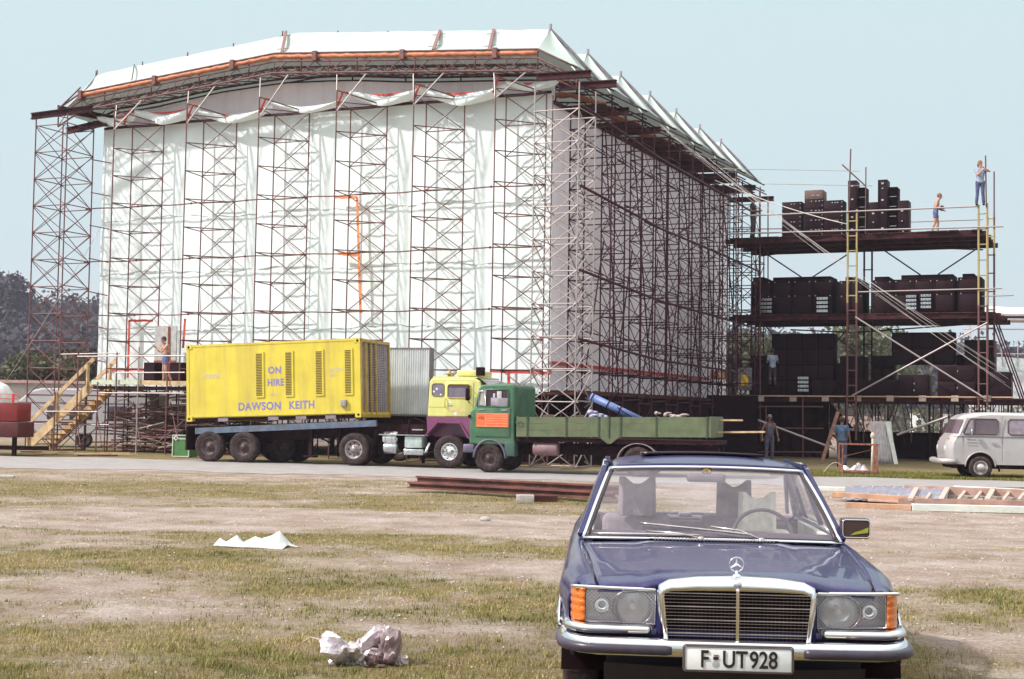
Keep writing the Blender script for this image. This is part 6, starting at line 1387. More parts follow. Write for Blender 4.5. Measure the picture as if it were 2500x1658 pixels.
ad = n.new('ShaderNodeMath'); ad.operation = 'MULTIPLY_ADD'; nn = NZ(6, 8, .75); sb = n.new('ShaderNodeMath'); sb.operation = 'SUBTRACT'; l.new(nn.outputs[0], sb.inputs[0]); sb.inputs[1].default_value = .5
l.new(sb.outputs[0], ad.inputs[0]); ad.inputs[1].default_value = 2.2; l.new(a.outputs['Fac'], ad.inputs[2]); ad.use_clamp = True
m3 = n.new('ShaderNodeMixRGB'); l.new(ad.outputs[0], m3.inputs[0]); l.new(mm.outputs[0], m3.inputs[1]); l.new(m2.outputs[0], m3.inputs[2]); l.new(m3.outputs[0], bs.inputs['Base Color'])
bp = n.new('ShaderNodeBump'); bp.inputs['Strength'].default_value = .8; bp.inputs['Distance'].default_value = .03; l.new(NZ(30, 6, .8).outputs[0], bp.inputs['Height']); l.new(bp.outputs[0], bs.inputs['Normal'])
me.materials.append(g); o = bpy.data.objects.new('ground', me); COL.objects.link(o); o['kind'] = 'structure'
# road strip
far = [(-400, 1100), (0, 1113), (500, 1123), (1300, 1150), (2100, 1166), (2500, 1176), (2900, 1185)]; near = [(-400, 1130), (0, 1141), (500, 1151), (1000, 1165), (1400, 1174), (2030, 1188), (2500, 1198), (2900, 1207)]
b = MB()
fx = [px for px in range(-400, 2901, 30)]; rowsr = []
for px in fx:
    f_, n_ = interp(far, px)+1.2*sin(px*.02), interp(near, px)+1.6*sin(px*.013)+1.0*sin(px*.05); rowsr.append([gnd(px, n_+(f_-n_)*j/4, .006) for j in range(5)])
b.grid(lambda i, j: rowsr[i][j], len(fx), 5)
ASP = mat('worn_road', (.28, .264, .266), .9, 0, .08, 1.5, bump=.3, bscale=40, dirt=(.36, .30, .27), dfac=.5)
o = b.build('road', ASP); o['kind'] = 'structure'
# grass blades
def blades(name, pts, label):
    import array
    V = []; FCE = []; CL = []
    for (x, y, h, wd, c) in pts:
        a = random.random()*2*pi; lean = random.uniform(.1, .9)*h; lx, ly = cos(a)*lean, sin(a)*lean; z = gz(x, y)-.004; px_, py_ = -sin(a)*wd, cos(a)*wd
        k = len(V); V += [(x-px_, y-py_, z), (x+px_, y+py_, z), (x+lx, y+ly, z+h)]; FCE.append((k, k+1, k+2)); CL += [c]*3
    me = bpy.data.meshes.new(name); me.from_pydata(V, [], FCE); at_ = me.attributes.new('tone', 'FLOAT', 'POINT'); at_.data.foreach_set('value', CL)
    m = bpy.data.materials.new('grass_blades'); m.use_nodes = True; n = m.node_tree.nodes; l = m.node_tree.links; bs = n['Principled BSDF']; bs.inputs['Roughness'].default_value = .7; bs.inputs['Specular IOR Level'].default_value = .2
    a = n.new('ShaderNodeAttribute'); a.attribute_name = 'tone'; r = n.new('ShaderNodeValToRGB'); e = r.color_ramp.elements; e[0].color = (.12, .13, .03, 1); e[1].color = (.50, .39, .20, 1); q = e.new(.5); q.color = (.26, .23, .07, 1)
    l.new(a.outputs['Fac'], r.inputs[0]); l.new(r.outputs[0], bs.inputs['Base Color']); me.materials.append(m)
    o = bpy.data.objects.new(name, me); COL.objects.link(o); tag(o, label, 'grass', kind='stuff'); return o
pts = []
rr = random.Random(11)
def try_add(nmax, y0, y1, hs, wd):
    for _ in range(nmax):
        y = y0+(y1-y0)*rr.random()**.9; x = rr.uniform(-.385, .385)*y*1.0
        t = turf(x, y)
        if rr.random() < t**1.5*(.25+2.6*max(0, fbm(x*1.0, y*1.0, 3.1, 3)+.12)):
            gn = fbm(x+40, y, .8, 3); c = min(1, max(0, .50-1.5*gn+rr.gauss(0, .28))); h = hs*rr.uniform(.35, 1.2)*(1+.8*max(0, gn)); pts.append((x, y, h, wd*rr.uniform(.7, 1.3), c))
try_add(190000, 5.5, 11, .034, .0025); try_add(210000, 11, 20, .032, .0042); try_add(90000, 20, 36, .034, .007)
for _ in range(650):
    y = 5.6+9*rr.random(); x = rr.uniform(-.38, .38)*y
    if turf(x, y) < .35: continue
    c0 = rr.gauss(.38, .2); k_ = rr.randint(12, 34); rad = rr.uniform(.02, .07)
    for _k in range(k_): pts.append((x+rr.gauss(0, rad), y+rr.gauss(0, rad), rr.uniform(.03, .072), .0028, min(1, max(0, c0+rr.gauss(0, .15)))))
blades('grass', pts, 'short worn grass growing in patches on the rough ground')
V = []
pts = []
for _ in range(26000):   # verge behind the road at the right
    px = rr.uniform(1880, 2560); f = rr.random(); y_ = interp(far, px)-1-14*f**1.3; q = gnd(px, y_)
    c = min(1, max(0, .16+rr.gauss(0, .16))); pts.append((q.x, q.y, .075*rr.uniform(.5, 1.3), .010, c))
o = blades('verge_grass', pts, 'green grass verge along the far side of the road')
# gravel
b = MB()
for _ in range(5200):
    y = 6+30*rr.random()**1.1; x = rr.uniform(-.38, .38)*y
    if turf(x, y) > .55 and rr.random() < .8: continue
    s_ = rr.uniform(.004, .012)*(1+y/22); c = Vector((x, y, gz(x, y)+s_*.2)); a = rr.random()*6
    b.add([c+Vector((s_*cos(a+k*1.57)*rr.uniform(.7, 1.2), s_*sin(a+k*1.57), 0)) for k in range(4)]+[c+Vector((0, 0, s_*.7))], [(0, 1, 4), (1, 2, 4), (2, 3, 4), (3, 0, 4)])
tag(b.build('gravel', mat('gravel_stone', (.48, .39, .34), .8, 0, .3, 3)), 'loose pale gravel scattered over the rough ground', 'gravel', kind='stuff')
# hills
HM = mat('hill_floor', (.06, .075, .04), .95)
b = MB()
def hh(x, y): return 22*ss(190, 380, y)*(.85+.25*fbm(x, y, .01))*(1-.38*ss(0, 90, x))
b.grid(lambda i, j: (-420+16*i, 180+20*j, hh(-420+16*i, 180+20*j)-.3), 54, 20); o = b.build('hills', HM); o['kind'] = 'structure'
def leafmat(nm, c1, c2):
    m = mat(nm, c1, .75, 0, .2, .25, col2=c2, trans=.2); return m
LF = leafmat('haze_tinted_leaves', (.065, .055, .07), (.03, .024, .034)); LN = leafmat('olive_leaves', (.115, .12, .055), (.05, .05, .03)); LR = leafmat('dark_red_leaves', (.085, .06, .04), (.04, .03, .025)); LP = leafmat('pale_leaves', (.15, .17, .085), (.07, .08, .045))  # distance haze put into leaf colours: purplish forest, dulled pale leaves
def crown(b, c, r, n, s, rr, lobes=9):
    L_ = [Vector((rr.gauss(0, .42)*r[0], rr.gauss(0, .42)*r[1], rr.uniform(-.55, .75)*r[2])) for _ in range(lobes)]; R_ = [rr.uniform(.35, .6) for _ in L_]
    for _ in range(n):
        k = rr.randrange(lobes); d = Vector((rr.gauss(0, 1), rr.gauss(0, 1), rr.gauss(0, 1))).normalized()*(rr.random()**.4)
        p = Vector(c)+L_[k]+Vector((d.x*r[0], d.y*r[1], d.z*r[2]))*R_[k]
        u = Vector((rr.gauss(0, 1), rr.gauss(0, 1), rr.gauss(0, 1))).normalized(); v = u.cross(Vector((rr.gauss(0, 1), rr.gauss(0, 1), rr.gauss(0, 1)))).normalized(); q = s*rr.uniform(.6, 1.3)
        b.add([p+u*q, p+v*q*.8, p-u*q*.9, p-v*q*.7], [(0, 1, 2, 3)])
b = MB(); rr = random.Random(5)
for _ in range(1150):
    side = rr.random() < .45; y = 200+200*rr.random()
    x = (rr.uniform(-.42, -.24) if side else rr.uniform(.08, .40))*y
    z = hh(x, y); r = rr.uniform(3.2, 6.0); crown(b, (x, y, z+r*.9), (r, r, r*1.15), 105, .62, rr, 7)
tag(b.build('forest', LF), 'dense dark wood covering the hills behind the stage', 'forest', kind='stuff')
def tree(label, px, D, base_z, h, w_, leaf, n=1500, s=.35, group='trees and bushes behind the site', seed=1, name='broadleaf_tree'):
    p = at(px, 1000, D); rr = random.Random(seed); t = thing(name, label, 'tree', (p.x, p.y, base_z), 0, group)
    b = MB(); b.tube([(0, 0, -.3), (.1, 0, h*.3), (-.05, .1, h*.55), (0, 0, h*.8)], [.05*h*.6, .04*h*.6, .025*h*.6, .01*h], 8)
    for k in range(6): a = rr.random()*6.3; z = h*rr.uniform(.25, .55); b.tube([(0, 0, z), (cos(a)*w_*.3, sin(a)*w_*.3, z+h*.15), (cos(a)*w_*.5, sin(a)*w_*.5, z+h*.25)], [.02*h*.6, .012*h*.6, .005*h], 5)
    b.build('trunk', mat('bark', (.10, .06, .05), .9), t)
    b = MB(); crown(b, (0, 0, h*.62), (w_*.62, w_*.62, h*.46), n, s, rr, 12); b.build('crown', leaf, t)
tree('tall dark tree standing above the wood at the left edge', 3, 300, 14, 15, 7, LF, 1300, .55, seed=2)
for k, (px, w_, h, lf, lb) in enumerate(((20, 4.5, 4.2, LN, 'olive green bush tree farthest left behind the long shed'), (78, 4.0, 4.5, LN, 'olive green bush tree second from left behind the long shed'), (130, 3.6, 4.3, LR, 'dull brownish bush tree behind the long shed'), (188, 4.6, 5.6, LR, 'dark reddish tree behind the open scaffold tower'), (232, 3, 4.6, LR, 'dark reddish bush tree against the left edge of the white wall'))):
    tree(lb, px, 86+2*k, 0, h, w_, lf, 2200, .17, seed=20+k)
for k, (px, w_, h, D) in enumerate(((2085, 5.5, 9.0, 105), (2155, 5.5, 8.5, 110), (1865, 5, 7.2, 100), (1790, 5, 6.6, 98))):
    tree('pale green leafy tree %s' % ['seen behind the yellow ladder, left of the pair', 'seen right of the dark ladder under the middle deck', 'showing left of the huge left black panel', 'showing beyond the far corner of the shaded side wall'][k], px, D, 0, h, w_, LP if k < 2 else LN, 2600, .2, seed=40+k)
b = MB()
rr = random.Random(8)
for k in range(70): crown(b, (10+k*.75+rr.random(), 84+rr.random()*3, 1.2), (1.2, 1, 1.5), 60, .2, rr, 4)
tag(b.build('hedge', LN), 'low green hedge running behind the chain link fence', 'hedge', kind='stuff')
# ================================================================ THINGS BEHIND AND BESIDE
def boxthing(name, label, cat, loc, rz, d, m, group=None): t = thing(name, label, cat, loc, rz, group); MB().bb((-d[0]/2, 0, 0), (d[0]/2, d[1], d[2])).build('body', m, t); return t
WALLM = mat('weathered_panel', (.45, .40, .40), .7, 0, .1, 1, dirt=(.62, .62, .62), dfac=.7)
p = at(130, 930, 74); sh_ = thing('long_shed', 'long low weathered shed with pinkish roof edge behind the caravan', 'shed', (p.x, p.y, 0), -R(2))
MB().bb((-14, 0, 0), (16, 6, 2.85)).build('wall', WALLM, sh_); b = MB(); b.bb((-14.3, -.25, 2.85), (16.2, 6.2, 3.0)); b.build('roof', mat('pink_roof_edge', (.48, .32, .30), .7), sh_)
for k in range(14): MB().bb((-13+2.1*k, -.06, 0), (-12.9+2.1*k, 0, 2.85)).build('batten', mat('pale_batten', (.6, .55, .55)), sh_)
p = at(170, 1000, 58.5); cv = thing('caravan', 'pale grey caravan with dark windows behind the wooden stairs', 'caravan', (p.x, p.y, 0), -R(4))
b = MB(); ol = [(-2.1, .55), (-2.3, 1.2), (-2.15, 1.9), (-1.7, 2.3), (-1.2, 2.42), (3.2, 2.42), (3.4, 2.2), (3.4, .55)]; b.prism([(x, 0, z) for x, z in ol][::-1], (0, 2.0, 0)); bev(b.build('body', mat('caravan_grey', (.50, .48, .52), .5, 0, .05, 1, dirt=(.4, .36, .4), dfac=.5), cv), .06)
for x0, x1 in ((-.95, -.45), (.0, .95), (1.6, 2.6)):
    b = MB(); b.rbox((x0, -.02, 1.15), (x1, .03, 1.72), .02); b.build('window', mat('caravan_window', (.07, .05, .06), .15), cv)
b = MB(); b.bb((-2.2, -.012, .95), (3.4, .0, 1.0)); b.bb((-2.2, -.012, 1.8), (3.4, 0, 1.84)); b.build('trim_strip', mat('dark_trim2', (.2, .12, .13)), cv)
wheel(cv, (.6, .15, .33), .33, .18, DARKR, 'none', tread=False)
p = at(8, 1060, 47.5); rm = thing('red_machine', 'dark red site machine with a bright red handrail, cut by the left edge', 'machine', (p.x+.42, p.y, 0), -R(8))
REDP = mat('dark_red_paint', (.24, .022, .02), .4, 0, .12, 2, dirt=(.12, .02, .02), dfac=.6)
MB().rbox((-1.9, 0, 1.15), (.02, 1.0, 1.78), .03).build('upper_housing', REDP, rm); MB().rbox((-1.9, -.05, .62), (.10, 1.1, 1.14), .03).build('lower_housing', mat('very_dark_red', (.10, .015, .015), .5), rm)
for x in (-.95, -.12): MB().bb((x-.06, .1, 0), (x+.06, .22, .65)).build('leg', BLACK, rm)
MB().bb((-1.9, .2, .2), (.6, 1.2, .32)).build('chassis', CHAS, rm)
BR = mat('bright_red_rail', (.72, .03, .05), .4)
b = MB(); b.tube([(-1.9, -.02, 2.10), (-.0, -.02, 2.06), (.08, -.02, 2.02), (.08, -.02, 1.92)], .016, 6); b.tube([(-1.9, -.02, 1.92), (.04, -.02, 1.90)], .014, 6); b.bb((-.16, -.05, 1.78), (-.10, 0, 2.06)); b.build('handrail', BR, rm)
p = at(-22, 968, 49.5); b = MB(); b.lathe([(.001, 0), (.35, .05), (.6, .22), (.72, .5), (.74, .8), (.74, 4)], (0, 0, 0), (-1, 0, 0), 28); o = b.build('white_tank', mat('white_tank', (.8, .82, .8), .4)); o.location = (p.x+.75, p.y, 1.80); tag(o, 'rounded white tank behind the red machine at the left edge', 'tank')
MB().bb((-.3, -.3, 0), (.3, .3, .95)).build('tank_stand', BLACK); o = bpy.data.objects['tank_stand']; o.location = (p.x-.6, p.y, 0); tag(o, 'dark stand holding the white tank at the left edge', 'stand')
q = gnd(441, 1117); fc = thing('flight_case', 'green case with pale metal edges standing left of the trailer wheels', 'flight case', (q.x, q.y, .02), -ALF)
MB().bb((-.31, 0, 0), (.31, .6, .74)).build('body', mat('green_case', (.065, .19, .06), .6, 0, .1, 6), fc); b = MB()
for x in (-.31, .31): b.bar((x, -.01, 0), (x, -.01, .74), .035, .035)
for z in (.015, .74): b.bar((-.31, -.01, z), (.31, -.01, z), .035, .035)
b.bar((-.31, -.01, .62), (.31, -.01, .62), .012, .045); b.build('metal_edge', mat('pale_alu', (.62, .64, .55), .4, .3), fc)
b = MB(); b.add([(-.18, -.035, .55), (-.08, -.035, .65), (-.18, -.035, .75-.02), (-.28, -.035, .65)], [(0, 1, 2, 3)]); b.build('label_plate', mat('pale_label', (.7, .68, .78)), fc); b = MB(); b.lathe([(.045, 0), (.001, .001)], (-.18, -.037, .645), (0, -1, 0), 12); b.build('emblem', mat('violet_mark', (.2, .1, .25)), fc)
for k in range(9):
    q = gnd(60+k*22+rr.uniform(-8, 8), 1108+rr.uniform(-3, 5)+k*.5); b = MB(); b.bar((0, 0, .04+.02*(k % 3)), (rr.uniform(.6, 1.8), rr.uniform(-.2, .3), .04+.03*(k % 3)), .16, .04)
    o = b.build('offcut', WOOD if k % 3 else WOODD); o.location = q; tag(o, 'short timber offcut lying near the foot of the wooden stairs', 'offcut', 'timber offcuts by the stairs')
# right background: stand
p = at(2475, 1000, 92); gs = thing('grandstand', 'pale distant grandstand with tubular roof frame at the right edge', 'grandstand', (p.x, p.y, 0), -R(8))
b = MB()
for k in range(9): b.bb((-1.6, .8*k, 0), (14, .8*k+.8, 1.5+.45*k))
b.build('terraces', mat('pale_terrace', (.50, .50, .52), .8, 0, .2, 1.2, dirt=(.62, .4, .38), dfac=.5), gs)
b = MB(); b.grid(lambda i, j: (-1.8+16*i/12, 7.5+.02*j, 4.8+1.3*j+.1*sin(i)), 13, 2); b.build('pale_sheet', mat('pale_green_sheet', (.55, .60, .60), .7), gs)
b = MB()
for k in range(7): b.tube([(-1.3+2*k, 7, 5.5), (-1.6+2*k, 7, 8.9)], .05, 5); b.tube([(-.3+2*k, 7, 5.5), (-.3+2*k, 7, 7.2)], .03, 5)
b.tube([(-2, 7, 8.1), (13, 7, 8.1)], .04, 5); b.tube([(-2, 7, 6.4), (13, 7, 6.4)], .03, 5); b.bb((-1.6, 6.5, 8.7), (13, 9, 8.8)); b.bb((-1.2, 6.5, 9.0), (13, 9, 9.12)); b.build('roof_frame', mat('pink_frame', (.45, .34, .34), .6), gs)
MB().bb((-1.7, -.3, 0), (14, 0, 2.3)).build('front_wall', mat('blue_grey_wall', (.32, .32, .38), .8), gs)
MB().grid(lambda i, j: (-1.2+15*i/12, 6.8+.3*j, 9.2+.25*j+.06*sin(i*2)), 13, 3).build('roof_cloth', mat('pale_roof_cloth', (.6, .6, .58), .8), gs)
o = boxthing('pink_hut', 'low pink walled hut seen through the fence under the speaker deck', 'hut', tuple(at(2075, 1030, 95)*Vector((1, 1, 0)) if False else (at(2075, 1030, 95).x, 95, 0)), 0, (4.5, 3, 1.9), mat('pink_wall', (.60, .42, .38), .8))
o = boxthing('white_hut', 'small white hut seen through the fence right of the leaning sheets', 'hut', (at(2282, 1000, 90).x, 90, 0), 0, (2.0, 2, 2.1), mat('hut_white', (.75, .78, .78), .8))
# ================================================================ THINGS LYING ABOUT
CAG = mat('rusty_cage', (.33, .12, .07), .6, 0, .3, 10)
q = gnd(2100, 1160); cg = thing('mesh_cage', 'rusty open cage box with crumpled foil inside, on the verge', 'cage', (q.x, q.y, 0), -R(6))
w2, d2, h2 = .53, .8, .93
for x in (-w2, w2-.02):
    for y in (0, d2): MB().bb((x-.02, y-.02, 0), (x+.02, y+.02, h2)).build('corner_post', CAG, cg)
b = MB()
for z in (.10, h2): 
    for y in (0, d2): b.bar((-w2, y, z), (w2, y, z), .04, .04)
    for x in (-w2, w2): b.bar((x, 0, z), (x, d2, z), .04, .04)
b.bar((-w2, 0, .55), (w2-.1, .0, .80), .012, .012)
for k in range(6): b.bar((w2, .13*k+.05, .1), (w2, .13*k+.05, h2), .012, .012); b.bar((w2, 0, .15+.13*k), (w2, d2, .15+.13*k), .012, .012)
b.build('frame', CAG, cg); MB().bb((-w2, 0, .06), (w2, d2, .09)).build('base', CAG, cg)
b = MB(); b.tube([(w2-.18, .1, .02), (w2-.16, .1, 1.15)], .035, 8); b.ball((w2-.16, .1, 1.2), (.07, .07, .1)); o = b.build('pale_post', mat('pale_post', (.62, .52, .42), .6)); o.location = (q.x, q.y-.12, 0); tag(o, 'pale post with knob standing against the rusty cage', 'post')
def crumple(name, label, loc, nx, ny, sx, sy, hz, m, seed, cat, folds=3, parent=None, rz=0):
    rr = random.Random(seed); C_ = [(rr.uniform(0, 1), rr.uniform(0, 1), rr.uniform(.4, 1)) for _ in range(folds)]
    b = MB()
    def P(i, j):
        u, v = i/(nx-1), j/(ny-1); z = 0
        for cx, cy, a in C_: z = max(z, a*max(0, 1-math.hypot((u-cx)*1.6, (v-cy)*1.2)*2.3))
        e = min(u, 1-u, v, 1-v)*6; z = hz*z*min(1, e+.05)+hz*.22*abs(fbm(u*7+seed, v*7, 1.0, 3))*min(1, e+.2)
        jx = .18*sx*fbm(u*3, v*3+seed, 1, 2); jy = .22*sy*fbm(u*3+9, v*3+seed, 1, 2)
        return ((u-.5)*sx+jx, (v-.5)*sy+jy, z+.012)
    b.grid(P, nx, ny, smooth=False); o = b.build(name, m, parent); solid(o, .004); o.location = loc; o.rotation_euler = (0, 0, rz)
    return tag(o, label, cat) if label else o
FOIL = mat('crumpled_foil', (.80, .75, .77), .25, .55, .15, 9, bump=.8, bscale=14, col2=(.45, .36, .40))
crumple('foil', 'crumpled silver foil lying inside the rusty cage', (q.x-.05, q.y+.35, .12), 18, 12, .75, .4, .28, FOIL, 5, 'foil', 5)
CLOTH = mat('white_cloth', (.62, .66, .65), .7, 0, .06, 8, trans=.15, dirt=(.66, .62, .52), dfac=.4)
q = gnd(628, 1338)
cl = bpy.data.objects.new('white_cloth', None); 
VV = dict(F0=(-.56, .02, 0), F1=(-.42, -.03, 0), F2=(-.27, -.04, 0), F3=(-.13, -.08, 0), F4=(.08, -.12, 0), F5=(.36, -.20, 0), F6=(.24, -.05, .02), P0=(-.49, .08, .11), V0=(-.40, .05, .06), P1=(-.28, .09, .15), V1=(-.19, .04, .05), P2=(-.04, .05, .15), V2=(.09, .06, .09), P3=(.24, .12, .22), P4=(.13, .10, .15), R1=(.37, .05, .03), R2=(.55, .06, .0), R3=(.40, .14, .03), B0=(-.5, .20, 0), B1=(-.2, .24, 0), B2=(.1, .26, 0), B3=(.34, .22, 0))
TR = 'F0 F1 P0|F1 V0 P0|F1 F2 V0|F2 P1 V0|F2 V1 P1|F2 F3 V1|F3 P2 V1|F3 F4 P2|F4 V2 P2|F4 F6 V2|F4 F5 F6|V2 F6 P3|V2 P3 P4|F6 R1 P3|R1 R3 P3|R1 R2 R3|F5 R1 F6|P0 V0 B0|V0 P1 B0|P1 B1 B0|P1 V1 B1|V1 P2 B1|P2 V2 B1|V2 P4 B1|P4 B2 B1|P4 P3 B2|P3 B3 B2|P3 R3 B3|F0 P0 B0'
bm = bmesh.new(); kv = {k: bm.verts.new(v) for k, v in VV.items()}
for t_ in TR.split('|'): bm.faces.new([kv[k] for k in t_.split()])
bmesh.ops.subdivide_edges(bm, edges=bm.edges[:], cuts=3, use_grid_fill=True)
for v in bm.verts: d = .013*fbm(v.co.x*9, v.co.y*9, 1, 3); v.co.z = max(.006, v.co.z*.86+d+.008); v.co.y += .010*fbm(v.co.x*6, v.co.z*9+4, 1, 2)
b = MB(); bm.verts.index_update(); b.add([v.co.copy() for v in bm.verts], [[v.index for v in f.verts] for f in bm.faces], True); bm.free()
o = solid(b.build('white_cloth', CLOTH), .004); o.location = (q.x, q.y, gz(q.x, q.y)); o.rotation_euler = (0, 0, R(-4)); tag(o, 'crumpled white cloth heaped on the worn grass', 'cloth')
def crumpled(name, label, loc, sx, sy, sz, m, seed, cat, spikes=6):
    bm = bmesh.new(); bmesh.ops.create_icosphere(bm, subdivisions=4, radius=1); rr = random.Random(seed)
    D = [(Vector((rr.gauss(0, 1), rr.gauss(0, 1), abs(rr.gauss(0, .9)))).normalized(), rr.uniform(.25, .75)) for _ in range(spikes)]
    for v in bm.verts:
        d = v.co.normalized(); s_ = .34+.42*abs(noise.noise(d*1.7+Vector((seed, 0, 0))))*2-.26*abs(noise.noise(d*4.3+Vector((0, seed, 0))))*2
        for q_, a_ in D: s_ += a_*(max(0, d.dot(q_)-.80)/.20)**1.5*1.25
        p = d*s_; v.co = Vector((p.x*sx/2, p.y*sy/2, max(.004, p.z*sz*.75+sz*.15)))
    bmesh.ops.dissolve_limit(bm, angle_limit=R(9), verts=bm.verts, edges=bm.edges); bmesh.ops.triangulate(bm, faces=bm.faces)
    b = MB(); bm.verts.index_update(); b.add([v.co.copy() for v in bm.verts], [[v.index for v in f.verts] for f in bm.faces], False); bm.free()
    o = b.build(name, m); o.location = loc; return tag(o, label, cat)
q = gnd(862, 1622)
o1 = crumpled('foil_bag', 'crumpled silvery plastic bag, left half of the litter on the grass', (q.x-.0, q.y+.02, 0), .32, .30, .21, FOIL, 14, 'litter', 11)
q = gnd(955, 1622); o2 = crumpled('clear_bag', 'crumpled clear plastic bag, right half of the litter on the grass', (q.x, q.y+.03, 0), .28, .26, .20, mat('clear_plastic', (.62, .52, .53), .22, .35, .25, 9, col2=(.36, .26, .28), trans=.3, bump=.6, bscale=20), 33, 'litter', 8)
q = gnd(908, 1630); crumpled('dark_litter', 'small dark crumpled scrap between the two plastic bags', (q.x, q.y, 0), .16, .12, .06, mat('dark_scrap', (.10, .05, .05), .6), 3, 'litter', 3)
q = gnd(785, 1585); b = MB(); b.tube([(-.13, .04, .05), (-.09, .06, .075), (0, .03, .06), (.05, -.02, .03), (.065, -.05, .005)], .0022, 4); o = b.build('white_string', ROPE); o.location = q; tag(o, 'thin pale string curling up beside the litter', 'string')
q = gnd(1184, 1273); b = MB(); b.ball((0, 0, .03), (.09, .06, .05), 9, 6); o = b.build('pale_stone', CONC); o.location = q; tag(o, 'small pale stone on the gravel left of the car', 'stone')
q = gnd(5, 1166); b = MB(); b.box((0, 0, .03), (.55, .2, .05), .1); o = b.build('white_scrap', CLOTH); o.location = q; tag(o, 'white scrap lying at the left edge by the road', 'scrap')
# steel rails on a block
IB = mat('rusty_section', (.16, .055, .045), .6, .1, .3, 3, bump=.3)
def section(label, p, q_, h, w_, off):
    p, q_ = Vector(p), Vector(q_); tag(ibeam(p+Vector((0, 0, h+off)), q_+Vector((0, 0, h+off)), h-.03, w_, IB, None, 'rusty_beam'), label, 'steel beam', 'rusty beams lying on the ground'); o = bpy.context.scene.objects[-1]
a1, a2 = gnd(1000, 1200), gnd(1500, 1228)
section('long rusty beam lying lowest, reaching farthest left on the ground', (a1.x, a1.y, .06), (a2.x, a2.y, .06), .13, .18, 0)
section('long rusty beam stacked on top of the other, its left end set back', (a1.x+.15, a1.y+.18, .06), (a2.x+.1, a2.y+.18, .06), .15, .14, .10)
section('rusty beam lying behind the stacked pair', (a1.x+.9, a1.y+.5, .05), (a2.x+.5, a2.y+.45, .05), .14, .14, .05)
q = gnd(1282, 1229); b = MB(); b.rbox((-.17, -.12, 0), (.17, .12, .155), .01); o = b.build('concrete_block', CONC); o.location = (q.x, q.y+.12, 0); tag(o, 'grey concrete block under the rusty beams', 'block')
q = gnd(1330, 1226); b = MB(); b.box((0, .2, .06), (.5, .5, .12)); o = b.build('timber_bearer', WOODD); o.location = q; tag(o, 'dark bearer under the rusty beams right of the block', 'bearer')
# timber and ladder heap at the right
LW = mat('ladder_wood', (.42, .25, .20), .7, 0, .15, 4, dirt=(.6, .5, .45), dfac=.4); OW = mat('orange_timber', (.44, .245, .15), .7, 0, .12, 3, dirt=(.7, .6, .5), dfac=.3); WB2 = mat('white_beam', (.70, .72, .66), .8, 0, .06, 5, bump=.3, dirt=(.5, .42, .34), dfac=.4)
def gbar(name, label, p, q_, z0, h, w_, m, cat, group=None):
    a, c = gnd(*p), gnd(*q_); b = MB(); b.bar((a.x, a.y, z0+h/2), (c.x, c.y, z0+h/2), w_, h); o = b.build(name, m); bev(o, .008, 1); return tag(o, label, cat, group)
gbar('white_beam', 'white painted beam lying in front of the wooden ladder', (2226, 1247), (2700, 1258), .0, .13, .14, WB2, 'beam'); gbar('white_beam', 'white beam lying behind the wooden ladder towards the road', (2330, 1196), (2700, 1214), 0, .10, .12, WB2, 'beam')
gbar('white_beam', 'short white beam at the edge of the road, left of the plastic sheets', (1985, 1198), (2064, 1200), 0, .10, .15, WB2, 'beam')
gbar('timber', 'orange timber nearest the camera in the heap on the right', (2064, 1240), (2226, 1247), 0, .11, .1, OW, 'timber'); gbar('timber', 'longer orange timber lying above the nearest one', (2034, 1222), (2260, 1236), .07, .11, .1, OW, 'timber')
gbar('timber', 'reddish thin timber between the two orange ones', (2120, 1228), (2230, 1234), .03, .05, .1, LW, 'timber')
ld_ = thing('wooden_ladder', 'big weathered wooden ladder lying flat at the right edge', 'ladder', tuple(gnd(2350, 1230)))
for nm, p, q_, z0 in (('rail', (2208, 1209), (2700, 1228), .14), ('rail', (2192, 1238), (2700, 1250), .12)):
    a, c = gnd(*p), gnd(*q_); b = MB(); b.bar((a.x, a.y, z0), (c.x, c.y, z0), .06, .17 if z0 > .13 else .12); b.build(nm, LW, ld_, world=True)
for px in (2222, 2260, 2297, 2340, 2380, 2410, 2450, 2488):
    a, c = gnd(px, 1239), gnd(px+16, 1214); big = px in (2222, 2297, 2410); b = MB(); b.bar((a.x, a.y, .15), (c.x, c.y, .20 if big else .13), .10 if big else .06, .05); b.build('rung', mat('grey_rung', (.50, .40, .35), .7), ld_, world=True)
b = MB()
a0, a1_, = gnd(2058, 1226), gnd(2310, 1232); c0, c1 = gnd(2078, 1190), gnd(2330, 1194)
def P(i, j): f, g_ = i/40, j/10; p = a0.lerp(a1_, f).lerp(c0.lerp(c1, f), g_); return p+Vector((0, 0, .03+.14*sin(pi*min(1, g_*1.2+.05))+.012*sin(i*2.1)))
b.grid(P, 41, 11); o = solid(b.build('ribbed_sheets', mat('blue_ribbed_plastic', (.34, .33, .41), .35, 0, .12, 3, trans=.15)), .02); tag(o, 'bluish ribbed plastic sheets lying under the timbers', 'plastic sheets')
b = MB(); [b.tube([P(4*k+1, 1)+Vector((0, 0, .02)), P(4*k+2, 5)+Vector((0, 0, .02)), P(4*k+3, 8)+Vector((0, 0, .02))], .012, 4) for k in range(9)]; b.build('rib', mat('pale_rib', (.6, .58, .68)), o)
q = gnd(2470, 1196); b = MB(); [b.bar((rr.uniform(-.6, .6), rr.uniform(-.2, .2), .03), (rr.uniform(-.9, .9), rr.uniform(-.2, .3), .04), .07, .03) for _ in range(9)]; o = b.build('red_debris', IB); o.location = q; tag(o, 'flat reddish debris beside the road at the right edge', 'debris')
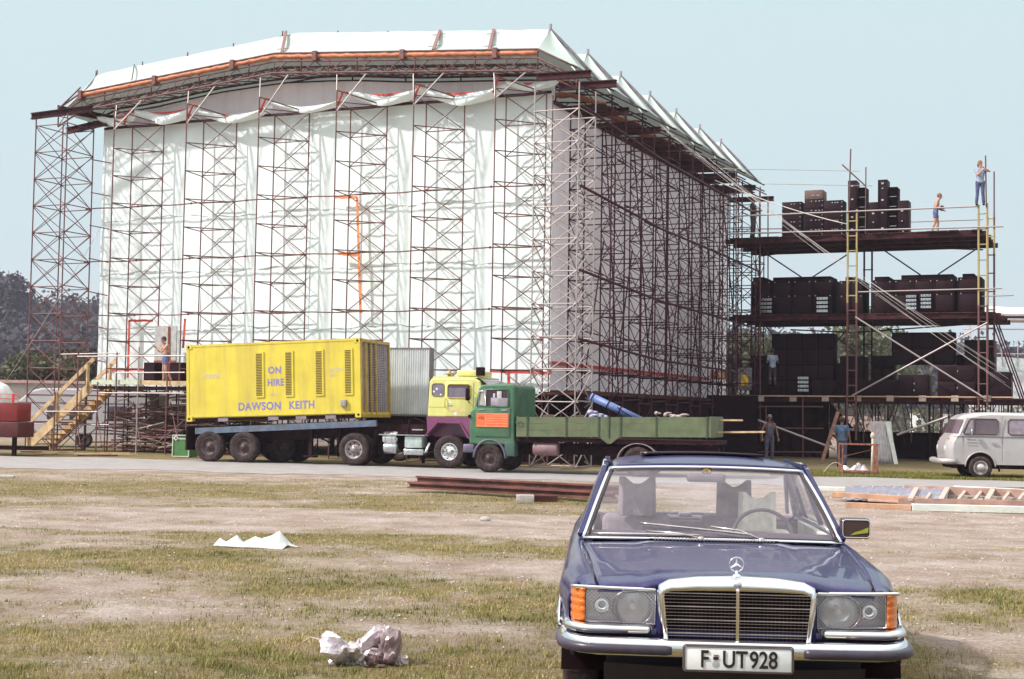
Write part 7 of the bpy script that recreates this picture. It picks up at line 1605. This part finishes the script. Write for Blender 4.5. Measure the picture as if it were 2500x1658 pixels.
# leaning things under the speaker scaffold
q = gnd(2160, 1133); b = MB()
b.grid(lambda i, j: (-.40+.80*i/40*(1-.0*j), .28*j/6, 1.60*j/6+0*i) if False else ((-.40+.80*i/40)*(1+.10*(1-j/6)), .55*j/6+.028*sin(i*1.15), 1.62*j/6), 41, 7); o = solid(b.build('corrugated_sheet', mat('galvanised_sheet', (.50, .46, .47), .5, .3, .15, 4, dirt=(.36, .26, .25), dfac=.5)), .006); o.location = (q.x, q.y, 0); tag(o, 'corrugated grey sheet leaning under the speaker scaffold', 'metal sheet')
b = MB(); b.bar((.42, -.05, 0), (.20, .45, 1.62), .16, .03, up=(0, 1, 0)); o = b.build('white_board', WB2); o.location = (q.x, q.y, 0); tag(o, 'narrow white board leaning right of the corrugated sheet', 'board')
a, c = gnd(2005, 1132), at(2046, 1005, gnd(2005, 1132).y+.5); b = MB(); b.bar(a, c, .13, .05, up=(0, 1, 0)); tag(b.build('brown_plank', mat('brown_plank', (.26, .13, .09), .8, 0, .2, 5, bump=.4)), 'brown plank leaning beside the man in blue working clothes', 'plank')
a = gnd(2040, 1157); b = MB(); b.tube([(a.x-.4+.8*k/12, a.y, .0+.35*sin(pi*k/12)) for k in range(13)], .012, 5); tag(b.build('bent_cane', mat('straw_cane', (.6, .5, .3))), 'thin straw coloured hoop bent over the verge', 'hoop')
# ================================================================ HAZE
HZ_ON = True
if HZ_ON:
    b = MB(); b.bb((-950, -70, -1.2), (950, 950, 75)); o = b.build('haze', bpy.data.materials.new('haze_air')); o['kind'] = 'stuff'; tag(o, 'pale summer haze hanging in the air', 'haze')
    m = o.data.materials[0]; m.use_nodes = True; n = m.node_tree.nodes; n.remove(n['Principled BSDF']); v = n.new('ShaderNodeVolumePrincipled')
    v.inputs['Color'].default_value = (.84, .82, 1.0, 1); v.inputs['Density'].default_value = 0.00035; v.inputs['Anisotropy'].default_value = .2
    m.node_tree.links.new(v.outputs[0], n['Material Output'].inputs['Volume'])
for o in bpy.data.objects:
    if o.parent is None and o.type in ('MESH',) and not o.get('category') and not o.get('kind'): print('UNTAGGED', o.name)

bpy.context.view_layer.update(); dg = bpy.context.evaluated_depsgraph_get()
for o in [x for x in bpy.data.objects if x.type == 'FONT']:
    me = bpy.data.meshes.new_from_object(o.evaluated_get(dg)); q = bpy.data.objects.new(o.name+'_t', me); COL.objects.link(q)
    q.parent = o.parent; q.location = o.location; q.rotation_euler = o.rotation_euler; q.scale = o.scale; nm = o.name.split('.')[0]; bpy.data.objects.remove(o); q.name = nm
